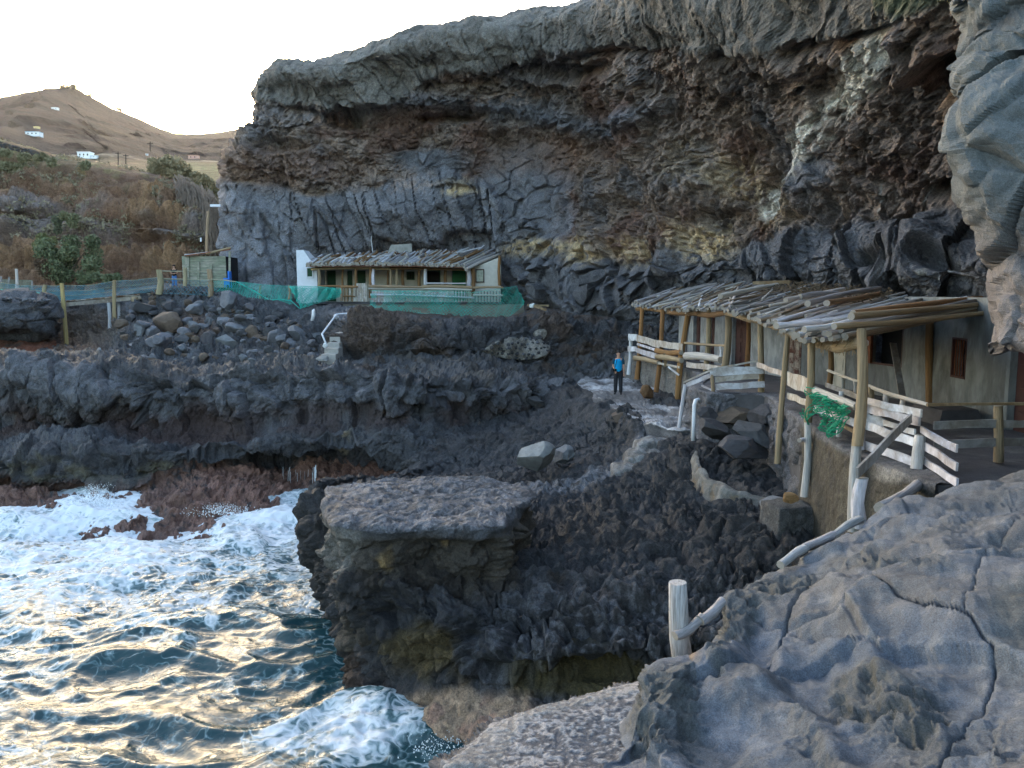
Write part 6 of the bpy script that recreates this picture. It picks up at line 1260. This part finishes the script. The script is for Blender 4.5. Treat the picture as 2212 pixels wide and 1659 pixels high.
# bag and planks in the cleft right of the house
o_ = thing('plank_heap', S(1350, 768, 46), 'few loose tan planks lying in the cleft right of the house nets', 'planks'); bd('plank', S(1318,763,46), S(1372,764,46), .1, .3, T_TAN, o_, 0); bd('plank', S(1335,765,45.5), S(1366,775,45.2), .14, .04, T_TAN, o_, 0)
boulder(S(1331,764,45.8), .2, .18, .22, (.6,.63,.66,1), 'crumpled white bag by the loose planks in the cleft', None, None, 'white_bag'); bpy.data.objects['white_bag']['category'] = 'bag'
# ---------------- boulders of the pile
gp = 'grey boulders piled below the net fence'
def pile(sx, sy, rx, ry, tint, label, ang=0):
    p = us.depth_at(sx / 1.15734, (sy + ry * .6) / 1.15734)[0] if sy < 905 else le.depth_at(sx / 1.15734, (sy + ry * .6) / 1.15734)[0]
    k = p[1] / 1997; q = np.array(S(sx, sy, p[1] - rx * k * .15)); o = boulder(q, rx * k, rx * k * .85, ry * k, tint, label, gp, random.choice(BOULD)); o.rotation_euler = (random.uniform(-.2,.2), ang, random.uniform(0, 6.28)); return o
z3 = lambda x, y, r1, r2: (440 + x / 4.254, 580 + y / 4.254, r1 / 4.254, r2 / 4.254)
z2 = lambda x, y, r1, r2: (x / 4.254, 600 + y / 4.254, r1 / 4.254, r2 / 4.254)
named = [(z3(560,745,165,125),B_GREY,'largest broad grey boulder right under the fence post by the plank shed'),(z3(780,800,95,75),B_GREY,'mid-sized grey boulder below the rope edge of the long green net'),(z3(395,850,60,50),B_GREY,'small grey boulder left of and below the broad top boulder'),(z3(500,950,90,75),B_GREY,'blocky grey boulder in the middle of the pile over the slanting slab'),(z3(640,1010,135,62),B_GREY,'long slanting grey slab in the middle of the pile'),
 (z3(335,1170,85,115),B_DARK,'dark upright smooth slab leaning left of the cracked round boulder'),(z3(540,1165,122,120),(.15,.155,.165,1),'round grey boulder with a raised white seam at the foot of the pile'),(z3(820,1060,95,115),B_BROWN,'rough brown lava boulder right of the slanting slab'),(z3(1050,1110,135,112),B_GREY,'big rounded grey boulder in the middle right of the pile'),(z3(1265,1060,130,108),B_GREY,'big dark grey boulder left of the hollow by the white pipe'),(z3(1230,1195,82,75),B_GREY,'pointed small boulder under the two big rounded ones'),
 (z3(60,1150,110,100),B_DARK,'dark boulder at the left foot of the pile'),(z3(90,1270,120,90),(.17,.175,.185,1),'long pale grey boulder at the lower left of the pile'),(z3(300,1340,75,55),B_BROWN,'small brownish boulder at the foot of the pile between two pale rocks'),(z3(240,1350,95,48),B_PALE,'jagged whitish rock lying on the ledge edge'),(z3(550,1350,115,60),(.16,.18,.20,1),'bluish grey boulder on the ledge below the cracked round boulder'),(z3(720,1340,58,55),(.15,.17,.19,1),'small bluish boulder on the ledge, third from the whitish rock'),
 (z3(890,1310,95,62),B_GREY,'grey boulder on the ledge left of the long flat one'),(z3(965,1375,58,48),B_BROWN,'small tan-faced boulder at the ledge lip'),(z3(1210,1355,110,58),(.16,.165,.175,1),'smooth long oval boulder on the ledge, left of the stair'),(z3(1445,1330,70,55),B_GREY,'grey boulder just left of the lowest stair step'),(z3(1440,1170,62,48),B_GREY,'grey boulder left of the stair handrail foot'),(z3(1540,1230,48,48),B_DARK,'dark boulder wedged against the white rail footing'),
 (z2(1045,1230,85,110),(.17,.175,.19,1),'tall pale blue-grey boulder below the footbridge posts'),(z2(1215,1275,155,95),B_BROWN,'broad brown rough boulder below the tall footbridge post'),(z2(1395,1140,72,55),B_GREY,'small grey boulder right of the white bridge posts'),(z2(1480,955,85,78),B_GREY,'squarish grey boulder under the right end of the footbridge'),(z2(1810,850,190,150),B_BROWN,'very large pitted brown lava boulder below the thick fence post'),(z2(1690,1080,175,130),B_GREY,'large cracked grey boulder under the pitted brown one'),(z2(1500,720,130,100),B_DARK,'dark lava boulder holding the right end of the footbridge'),(z2(2060,720,110,70),B_GREY,'grey boulder under the fence left of the shed'),(z2(740,1200,120,70),B_DARK,'low dark rock at the foot of the yellow bridge post'),(z2(270,1280,70,45),B_GREY,'low grey rock left of the yellow bridge post near the red bank')]
for (a, t, lab) in named: pile(*a, t, lab)
for k in range(200):
    sx = random.uniform(290, 800); top_ = np.interp(sx, [300,380,480,620,700,800], [790,745,750,770,790,840]); sy = random.uniform(top_, 903); r_ = random.uniform(7, 18) * (1.2 if sy < 850 else .9)
    tn = random.choice((0, 0, 0, 1, 1, 2)); where_ = 'under the footbridge end' if sx < 400 else 'below the plank shed' if sx < 560 else 'under the sagging teal net' if sx < 700 else 'beside the concrete stair'
    pile(sx, sy, r_, r_ * random.uniform(.65, .95), (B_GREY, B_DARK, B_BROWN)[tn], 'small %s boulder %s, in the %s part of the pile' % (('pale grey', 'dark', 'brown')[tn], where_, 'upper' if sy < 835 else 'lower'))
# ================================================================== PLANTS
def leaf_mat(name, c1, c2):
    m, nt, b = new_mat(name); L = nt.links.new; at = N_(nt, 'ShaderNodeAttribute', attribute_name='Col'); L(at.outputs['Color'], b.inputs['Base Color']); b.inputs['Roughness'].default_value = .7; b.inputs['Specular IOR Level'].default_value = .2
    return m
M_LEAF = leaf_mat('leaf', 0, 0)
def foliage(cens, rads, n, size, c1, c2):
    """leaf-sized faces through overlapping clumps"""
    cens = np.array(cens, float); rads = np.array(rads, float); k = rng.integers(0, len(cens), n); d = rng.normal(size=(n, 3)); d /= np.linalg.norm(d, axis=1, keepdims=True)
    P = cens[k] + d * (rads[k][:, None] if rads.ndim == 1 else rads[k]) * (rng.random((n, 1)) ** .4)
    a = rng.normal(size=(n, 3)); a /= np.linalg.norm(a, axis=1, keepdims=True); b2 = np.cross(a, rng.normal(size=(n, 3))); b2 /= np.linalg.norm(b2, axis=1, keepdims=True)
    s = size * rng.uniform(.5, 1.3, (n, 1)); V = np.stack([P - a*s, P + b2*s*.45, P + a*s, P - b2*s*.45], 1).reshape(-1, 3); F = np.arange(4*n).reshape(n, 4)
    t = rng.random((n, 1)) * .6 + .4 * rng.random((len(cens), 1))[k]; c = np.array(c1)[None]*(1-t) + np.array(c2)[None]*t; return V, F, np.repeat(c, 4, 0)
def shrub(label, clumps, n, size, c1, c2, cat='bush', group=None, stems=5, name='bush'):
    """clumps: (sx, sy, depth, radius in px)"""
    cs = [S(x, y, d) for x, y, d, r_ in clumps]; rs = [r_ * d / 1997 for x, y, d, r_ in clumps]; base = min(cs, key=lambda p: p[2]); root = Vector((base[0], base[1]+.3, base[2] - max(rs) * .6))
    o = thing(name, root, label, cat, group); V, F, c = foliage(cs, rs, n, size, c1, c2); me = np_mesh('crown', V, F, c, False); me.materials.append(M_LEAF); q = bpy.data.objects.new('crown', me); COL.objects.link(q); put(q, o)
    b = MB()
    for k in range(min(stems, len(cs))): p = Vector(cs[k]); m_ = root.lerp(p, .5) + Vector((random.uniform(-.2,.2), 0, random.uniform(-.1,.1))); b.tube([root, m_, p], [.07, .05, .02], 5)
    b.build('stem', plain('stem_bark', (.09,.07,.05), .9), o); return o
OL1, OL2 = (.08, .09, .05), (.22, .22, .12)
shrub('largest green bush on the bank behind the footbridge', [(160+random.uniform(-55,75), 655+random.uniform(-55,45), 70+random.uniform(-1.5,1), random.uniform(16,28)) for _ in range(20)], 9000, .16, (.06,.08,.04), (.17,.19,.10))
shrub('yellow-green bush at the upper left of the largest bush', [(115+random.uniform(-25,25), 605+random.uniform(-14,18), 71.5, random.uniform(10,18)) for _ in range(7)], 2500, .15, (.11,.12,.05), (.25,.24,.11))
shrub('small pale green bush above the largest bush', [(170+random.uniform(-15,20), 540+random.uniform(-20,20), 75, random.uniform(8,14)) for _ in range(6)], 1600, .15, OL1, OL2)
shrub('thin grey-green bush high on the left bank', [(145+random.uniform(-8,8), 560+random.uniform(-20,20), 75.5, random.uniform(7,11)) for _ in range(5)], 1200, .14, (.06,.07,.045), (.14,.15,.09))
shrub('reddish dry bush beside the largest bush toward the left', [(105+random.uniform(-14,14), 665+random.uniform(-14,25), 68.5, random.uniform(10,16)) for _ in range(5)], 1500, .13, (.07,.045,.03), (.15,.10,.06))
shrub('low green bush at the foot of the bank behind the bridge rail', [(255+random.uniform(-60,50), 692+random.uniform(-6,8), 66, random.uniform(8,14)) for _ in range(9)], 2200, .13, (.06,.08,.04), (.15,.17,.09))
for k, (sx, sy, r_) in enumerate([(10,380,12),(55,395,12),(100,392,10),(45,420,14),(120,405,12),(5,415,14),(210,415,9)]):
    shrub(['olive shrub at the left end of the hillside crest','olive shrub under the stone crest wall','olive shrub by the end of the crest wall','broad olive shrub below the crest at the left','rounded olive shrub right of the crest wall','dark olive shrub on the left edge of the hillside','small dry shrub on the crest slope'][k], [(sx+random.uniform(-14,14), sy+random.uniform(-5,5), 87, random.uniform(r_*.5, r_)) for _ in range(5)], 900, .18, (.12,.115,.06), (.26,.24,.14), 'shrub', 'olive shrubs near the hillside crest', 3, 'shrub')
# pale scrub mass on the hillside shoulder: nobody could count it
cs = []; 
for _ in range(60):
    t = random.random(); sx = 385 + 180 * t + random.uniform(-10, 10); sy = 405 + 95 * t ** 1.6 + random.uniform(-14, 22); cs.append((S(sx, sy, 92 + 8 * t), random.uniform(9, 17) * 94 / 1997))
V, F, c = foliage([a for a, _ in cs], [b_ for _, b_ in cs], 16000, .2, (.20,.175,.10), (.40,.34,.21)); me = np_mesh('scrub', V, F, c, False); tag(add_obj('scrub', me, M_LEAF, kind='stuff'), 'pale olive scrub covering the hillside shoulder', 'scrub')
# dry grass tufts over the slope
hp = hs.P.reshape(-1, 3); pxh, pyh = hs.px, hs.py; sel = np.where((pyh > 300) & (pyh < 560) & (pxh > -80) & (pxh < 440) & (hs.tr < 8.6) & (fbm(hs.B * .25, 3, 501) > .12))[0]; pick = rng.choice(sel, 1500)
V, F, c = foliage(hp[pick], np.full(1500, .35), 14000, .16, (.15,.125,.08), (.30,.26,.17)); me = np_mesh('dry_grass', V, F, c, False); tag(add_obj('dry_grass', me, M_LEAF, kind='stuff'), 'dry grass and scrub tufts on the brown slope', 'grass')
# curtain of dry hanging stems
dv = thing('dry_vine', S(500, 480, 92), 'curtain of dry grey hanging stems at the right end of the brown hillside', 'vine'); b = MB()
for k in range(520):
    t = random.random(); x0 = 450 + 85 * t + random.uniform(-15, 8); y0 = 450 + 45 * t + random.uniform(-20, 20); L_ = random.uniform(40, 150) * (1.05 if t > .3 else .5); x1 = x0 + random.uniform(-6, 22) + 12 * t; d_ = 88 - 6 * t + random.uniform(-1.5, 0); y1 = min(y0 + L_, 640)
    b.tube([S(x0-8, y0, d_+2), S((x0+x1)/2 + random.uniform(-6,6), (y0*2+y1)/3, d_-1.2), S((x0+x1)/2 + random.uniform(-6,6), (y0+y1*2)/3, d_-1.6), S(x1, y1, d_-2)], random.uniform(.02, .04), 3, False)
tag(b.build('stems', plain('dry_stem', (.15,.115,.09), .9, .35, 3, .2), dv, 'stuff'))
# brush on mountain crest
for k, (ox, oy) in enumerate([(133,187),(142,186),(150,186),(157,187),(203,199),(250,224),(262,231)]):
    p = va.depth_at(ox, oy + 4)[0]; cs = [tuple(p + np.array([random.uniform(-6,6), 0, random.uniform(0,6)])) for _ in range(4)]; o = thing('hilltop_tree', tuple(p), ['leftmost of four small trees on the mountain summit','second small tree from the left on the mountain summit','third small tree from the left on the mountain summit','rightmost of four small trees on the mountain summit','small tree on the ridge just right of the summit','small tree halfway down the right-hand ridge','lowest small tree on the right-hand mountain ridge'][k], 'tree', 'small trees on the mountain skyline')
    V, F, c = foliage(cs, [4.5] * 4, 160, 1.6, (.05,.05,.025), (.10,.09,.04)); me = np_mesh('crown', V, F, c, False); me.materials.append(M_LEAF); q = bpy.data.objects.new('crown', me); COL.objects.link(q); put(q, o); b = MB(); b.tube([tuple(p - np.array([0,0,6])), tuple(p + np.array([0,0,4]))], .8, 5); b.build('trunk', M_RUST, o)
# ---------------- far houses
M_FW = plain('far_white_wall', (.80,.84,.86), .8, .05, .2, 0); M_FB = plain('far_blue_wall', (.30,.50,.68), .8, .05, .2, 0); M_FY = plain('far_yellow_wall', (.70,.60,.30), .8, .05, .2, 0); M_FP = plain('far_pink_wall', (.55,.33,.27), .8, .05, .2, 0); M_FR = plain('far_tile_roof', (.34,.17,.11), .8, .1, .3, 0)
def farhouse(x, y, w, h, m, label, roofm=None, wins=2, upper=None):
    sx, sy = x / 3.456, 150 + y / 3.456; p = va.depth_at(sx / 1.15734, (sy + h / 3.456 / 2) / 1.15734)[0]; k = p[1] / 1997 / 3.456; W_, H_ = w * k, h * k; d = p[1] - 6
    c0 = np.array(S(sx, sy, d)); o = thing('hillside_house', (c0[0], c0[1], c0[2] - H_/2), label, 'house'); b = MB(); b.box(c0[0]-W_/2, c0[0]+W_/2, d, d+W_*.6, c0[2]-H_*.9, c0[2]+H_/2); b.build('wall', m, o)
    b = MB(); b.box(c0[0]-W_/2-.2, c0[0]+W_/2+.2, d-.3, d+W_*.6+.2, c0[2]+H_/2+.002, c0[2]+H_/2+H_*.12); b.build('roof', roofm or m, o)
    for j in range(wins):
        xx = c0[0] - W_/2 + W_ * (j + .7) / (wins + .4); q = MB(); q.box(xx-W_*.045, xx+W_*.045, d-.12, d+.05, c0[2]-H_*.15, c0[2]+H_*.2); q.build('window', M_DARK, o)
    if upper: b = MB(); x1 = c0[0]+(upper[0]-.5)*W_; b.box(x1, x1+upper[1]*W_, d+.5, d+W_*.5, c0[2]+H_*.62+.01, c0[2]+H_*(.62+upper[2])); b.build('upper_wall', m, o)
    return o
for a in [(722,818,108,40,M_FW,'long white flat-roofed house above the brown slope, left of the valley',None,3),(810,835,50,18,M_FW,'low white annex just right of the long white house',None,1),(1008,856,92,44,M_FW,'white two-storey house with balconies below the hill saddle',None,4,(.0,.62,.5)),(1328,814,60,24,M_FW,'small white house with a pale blue roof in the valley',M_FB,2),(1266,818,18,14,M_FW,'tiny white hut left of the blue-roofed house',None,1),(1540,838,56,12,M_FW,'long low pale shed in the valley at the right',M_FB,0),(1665,838,80,28,M_FP,'terracotta house at the right end of the valley',M_FR,2),(1450,838,24,12,M_FW,'tiny pale hut in the middle of the valley',None,0),
          (468,420,50,18,M_FW,'lone pale house high on the mountain',None,2),(275,634,112,26,M_FW,'long white house with a blue roof on the mountain foot',M_FB,3),(262,648,60,14,M_FB,'blue-walled annex under the long blue-roofed house',None,0),(310,586,42,20,M_FY,'small yellow house above the long blue-roofed house',None,1),(137,660,44,18,M_FW,'grey-white cottage left of the long blue-roofed house',None,1),(648,576,30,10,M_FW,'tiny pale roof on the mountain terraces',None,0),(680,630,52,14,M_FW,'small white house on the terraces under the tiny pale roof',None,1),(28,680,64,30,M_FP,'pink house at the left edge of the picture',None,2),(296,686,50,8,M_FY,'low yellow shed under the long blue-roofed house',None,0),(930,834,60,8,M_FW,'low white wall house left of the two-storey house',None,0)]: farhouse(*a)
for (x, y0, y1, dz) in [(1297,790,704,380),(1020,915,790,130),(1086,900,812,135)]:
    sx = x / 3.456; p0, p1 = S(sx, 150 + y0/3.456, dz), S(sx, 150 + y1/3.456, dz); o = thing('power_pole', p0, {1297:'tall power pole on the small hill in the valley',1020:'thin dark pole in front of the two-storey white house',1086:'thin pole right of the two-storey white house'}[x], 'power pole'); r_ = dz * .0005
    b = MB(); b.tube([p0, p1], r_, 6); b.build('pole', M_DARK, o); b = MB(); v1 = Vector(p1); b.tube([v1 + Vector((-dz*.0035, 0, -dz*.002)), v1 + Vector((dz*.0035, 0, -dz*.002))], r_*.8, 5); b.build('crossarm', M_DARK, o)
# crest dry stone wall of the hillside, stone by stone
cw = thing('dry_stone_wall', S(60, 370, 93), 'dark dry stone wall along the hillside crest at the upper left', 'wall')
for k in range(150):
    sx = random.uniform(-10, 118); t = random.random(); y0 = np.interp(sx, [0,118], [352,384]); boulder(S(sx, y0 + 2 + t * (18 - sx * .06), 91), random.uniform(.14,.26), .2, random.uniform(.1,.17), random.choice((B_BROWN,B_DARK)), None, None, None, 'stone', cw)

# ================================================================== PEOPLE
M_SKIN = plain('skin', (.45,.26,.18), .6, .06, 8, .05); M_HAIR = plain('dark_hair', (.015,.011,.009), .6, .2, 20, .3); M_BSHIRT = plain('blue_shirt', (.0,.30,.62), .8, .08, 6, .2); M_TEAL = plain('dark_teal_sleeve', (.012,.05,.08), .8, .1, 6, .2); M_TROU = plain('dark_trousers', (.02,.022,.028), .85, .15, 6, .2); M_SHOE = plain('black_shoe', (.012,.012,.014), .6, .1, 6, .1); M_JEAN = plain('blue_jeans', (.06,.15,.36), .85, .15, 6, .2); M_BLK = plain('black_cloth', (.012,.012,.013), .85, .1, 6, .2); M_EYE = plain('eye', (.02,.015,.012), .3, 0, 5, 0)
def skin(name, verts, edges, radii, m, parent, root=0, sub=2):
    me = bpy.data.meshes.new(name); me.from_pydata(verts, edges, []); me.materials.append(m); o = bpy.data.objects.new(name, me); COL.objects.link(o); md = o.modifiers.new('skin', 'SKIN')
    for i, r_ in enumerate(radii):
        sv = me.skin_vertices[0].data[i] if me.skin_vertices else None
        if sv: sv.radius = r_ if hasattr(r_, '__len__') else (r_, r_); sv.use_root = (i == root)
    md.use_smooth_shade = True; s_ = o.modifiers.new('sub', 'SUBSURF'); s_.levels = sub; s_.render_levels = sub; put(o, parent); return o
def person(label, loc, H, face, shirt, sleeve, trousers, shoe, hair, long_hair, pose, cut=False):
    """H height; face: direction the body faces (angle about z, 0 = towards the camera); pose: arm joints"""
    o = thing('person', loc, label, 'person'); k = H / 1.75; ca, sa = math.cos(face), math.sin(face)
    def w(x, y, z): return (loc[0] + (x*ca - y*sa)*k, loc[1] + (x*sa + y*ca)*k, loc[2] + z*k)
    def chain(nm, pts, rad, m, edges=None, root=0, sub=2, par=o):
        if nm and not bpy.data.meshes: pass
        me = bpy.data.meshes.new(nm); me.from_pydata([w(*p) for p in pts], edges or [(i, i+1) for i in range(len(pts)-1)], []); me.materials.append(m); q = bpy.data.objects.new(nm, me); COL.objects.link(q)
        bpy.context.view_layer.objects.active = q; md = q.modifiers.new('skin', 'SKIN')
        if not me.skin_vertices:
            bpy.context.view_layer.update()
            with bpy.context.temp_override(object=q, active_object=q, selected_objects=[q]):
                try: bpy.ops.mesh.customdata_skin_add()
                except Exception: pass
        for i, r_ in enumerate(rad): sv = me.skin_vertices[0].data[i]; sv.radius = tuple(a*k for a in r_) if hasattr(r_, '__len__') else (r_*k, r_*k); sv.use_root = (i == root)
        md.use_smooth_shade = True; s_ = q.modifiers.new('sub', 'SUBSURF'); s_.levels = sub; s_.render_levels = sub; return put(q, par)
    A = pose
    # one continuous body: pelvis, legs, spine, neck, head, arms
    pts = [(0,0,.95),(0,0,1.15),(0,.01,1.38),(0,.0,1.50),(0,-.01,1.60),(0,-.01,1.70), (.09,0,.90),(.105,-.01,.50),(.11,.02,.09), (-.09,0,.90),(-.105,-.01,.50),(-.11,.02,.09), (.17,0,1.41),A['re'],A['rw'], (-.17,0,1.41),A['le'],A['lw']]
    ed = [(0,1),(1,2),(2,3),(3,4),(4,5),(0,6),(6,7),(7,8),(0,9),(9,10),(10,11),(2,12),(12,13),(13,14),(2,15),(15,16),(16,17)]
    rad = [.10,.09,.085,.05,.078,.07, .08,.056,.04, .08,.056,.04, .042,.036,.026, .042,.036,.026]
    chain('body', pts, rad, M_SKIN, ed, 0)
    for sgn, wr, el in ((1, A['rw'], A['re']), (-1, A['lw'], A['le'])):
        v = Vector(wr) - Vector(el); v.normalize(); pc = Vector(wr) + v * .05; chain('hand', [tuple(wr), tuple(pc), tuple(pc + v*.03)], [(.024,.018),(.036,.016),(.03,.014)], M_SKIN, sub=1)
        sd_ = v.cross(Vector((0,-1,0))); sd_ = sd_.normalized() if sd_.length > .1 else Vector((1,0,0))
        for f_, (off, ln) in enumerate(((-.027,.062),(-.009,.072),(.009,.068),(.026,.052))):
            b0 = pc + v*.03 + sd_*off; chain('finger', [tuple(b0), tuple(b0 + v*ln*.55 + Vector((0,-.008,0))), tuple(b0 + v*ln + Vector((0,-.022,0)))], [.0095,.009,.007], M_SKIN, sub=1)
        b0 = pc + sd_*(-.03); chain('thumb', [tuple(b0), tuple(b0 + v*.03 - sd_*.022), tuple(b0 + v*.055 - sd_*.025)], [.011,.010,.008], M_SKIN, sub=1)
    chain('shirt', [(0,0,.86),(0,0,.98),(0,0,1.18),(0,.0,1.38),(0,0,1.50),(.15,0,1.41),(-.15,0,1.41)], [(.13,.12),(.16,.14),(.16,.14),(.17,.15),(.085,.08),(.085,.08),(.085,.08)], shirt, [(0,1),(1,2),(2,3),(3,4),(3,5),(3,6)], 2)
    for e, s_ in ((A['re'], .17), (A['le'], -.17)): chain('sleeve', [(s_*.75,0,1.425),(s_*1.04,0,1.40), tuple(Vector((s_*1.04,0,1.40)).lerp(Vector(e), .75))], [.07,.066,.054], sleeve)
    chain('trousers', [(0,0,1.08),(0,0,.94),(.085,0,.84),(.10,-.01,.50),(.11,.02,.05),(-.085,0,.84),(-.10,-.01,.50),(-.11,.02,.05)], [(.145,.12),(.15,.13),.115,.088,.075,.115,.088,.075], trousers, [(0,1),(1,2),(2,3),(3,4),(1,5),(5,6),(6,7)], 1)
    for s_ in (.115, -.115): chain('shoe', [(s_,.05,.045),(s_*1.05,-.05,.045),(s_*1.15,-.16,.032)], [(.045,.045),(.045,.042),(.04,.028)], shoe)
    ht = A.get('head', 0); hd = chain('hair', [(0,.05,1.66),(0,.03,1.715),(0,-.03,1.75)] + ([(0,.075,1.60),(0,.07,1.50)] if long_hair else []), [.098,.10,.07] + ([.10,.07] if long_hair else []), hair, [(0,1),(1,2)] + ([(0,3),(3,4)] if long_hair else []))
    hx, hy = math.sin(ht), -math.cos(ht); sxv = (math.cos(ht), math.sin(ht))
    b = MB(); 
    def fp(f_, s_, z): return w(hx*f_ + sxv[0]*s_, -.01 + hy*f_ + sxv[1]*s_, z)
    b.tube([fp(.072,0,1.655), fp(.098,0,1.625), fp(.074,0,1.615)], [.008*k,.013*k,.009*k], 6); b.build('nose', M_SKIN, o)
    for s_ in (.03, -.03): b = MB(); b.tube([fp(.066,s_,1.655), fp(.078,s_,1.655)], .009*k, 6); b.build('eye', M_EYE, o)
    b = MB(); b.tube([fp(.076,-.022,1.585), fp(.082,0,1.583), fp(.076,.022,1.585)], .006*k, 5); b.build('mouth', M_MAROON, o)
    for s_ in (.078, -.078): b = MB(); b.tube([fp(-.005,s_,1.625), fp(-.01,s_*1.1,1.65), fp(-.005,s_,1.665)], .013*k, 6); b.build('ear', M_SKIN, o)
    return o, w
man, wm_ = person('man in a bright blue t-shirt and dark trousers standing on the concrete path, looking left', SG(1545,986,3.95), 1.75, R(-12), M_BSHIRT, M_TEAL, M_TROU, M_SHOE, M_HAIR, False,
    {'re': (.215,.0,1.13), 'rw': (.225,-.03,.88), 'le': (-.215,.03,1.14), 'lw': (-.13,-.13,.97), 'head': R(-55)})
b = MB(); b.tube([wm_(-.05,-.12,1.42), wm_(-.10,-.15,1.2), wm_(-.13,-.17,1.06)], .012, 5); o_ = b.build('camera_strap', M_BLK); put(o_, man)
cm_ = thing('camera', wm_(-.12,-.18,1.0), 'small black camera held by the man in the blue t-shirt', 'camera'); b = MB(); p = wm_(-.13,-.19,1.0); b.box(p[0]-.07, p[0]+.07, p[1]-.03, p[1]+.03, p[2]-.05, p[2]+.05); b.build('camera_body', M_BLK, cm_); b = MB(); b.tube([(p[0], p[1]-.03, p[2]), (p[0], p[1]-.1, p[2])], .035, 10); b.build('lens', M_EYE, cm_)
wp_ = S(437, 722, 54.0)
woman, ww = person('woman in black top and blue jeans standing beside the thick fence post, arms folded', (wp_[0], wp_[1], wp_[2]), 1.58, R(8), M_BLK, M_BLK, M_JEAN, M_SHOE, M_HAIR, True,
    {'re': (.235,-.02,1.16), 'rw': (.04,-.17,1.14), 'le': (-.235,-.02,1.16), 'lw': (-.03,-.16,1.12), 'head': R(10)})
# ---------------- spray thrown up where the swell meets the rock
M_SPRAY = plain('spray', (.8,.84,.88), .5, .05, 3, 0)
def spray(x, y, d, n, sx, sy, label):
    b = MB(); c0 = Vector(W(x, y, d))
    for k in range(n):
        t = random.random() ** 1.6; p = c0 + Vector((random.gauss(0, sx * (1 - .5*t)), random.gauss(0, .25), sy * t + random.uniform(-.1, .05))); r_ = random.uniform(.006, .02) * (1 - .4*t); b.prism([p + Vector((r_,0,-r_)), p + Vector((-r_,0,-r_)), p + Vector((0,r_,-r_))], [p + Vector((r_*.2,0,r_*1.4)), p + Vector((-r_*.2,0,r_*1.4)), p + Vector((0,r_*.2,r_*1.4))])
    return tag(b.build('sea_spray', M_SPRAY, None, 'stuff'), label, 'spray')
spray(205,1092,28.2,1500,.45,.75,'burst of white spray where the swell hits the left ledge'); spray(960,1615,13.2,900,.35,.25,'low spray at the foot of the pink rock by the ramp'); spray(470,1105,28.0,700,.7,.25,'thin spray along the pink rocks')
b = MB()
for k in range(34):
    x = random.choice((random.gauss(681, 1.5), random.uniform(600, 700))); d_ = 32.3; y0 = 1008 + random.uniform(0, 14); b.tube([W(x, y0 if abs(x-681) > 6 else y0 - 6, d_), W(x + random.uniform(-1,1), y0 + random.uniform(10, 28), d_)], random.uniform(.003, .009), 3)
tag(b.build('water_trickle', M_SPRAY, None, 'stuff'), 'thin trickles of water falling off the pink ledge at the head of the inlet', 'water trickle')
# ---------------- air between here and the mountains
b = MB(); b.box(-1500, 1800, -60, 8200, -3, 1100)
m = bpy.data.materials.new('haze_air'); m.use_nodes = True; nt = m.node_tree; nt.nodes.remove(nt.nodes['Principled BSDF']); v = nt.nodes.new('ShaderNodeVolumePrincipled'); v.inputs['Color'].default_value = (.95, .93, .95, 1); v.inputs['Density'].default_value = .00004; v.inputs['Anisotropy'].default_value = .6
nt.links.new(v.outputs[0], nt.nodes['Material Output'].inputs['Volume'])
hz = b.build('haze', m, None, 'stuff')
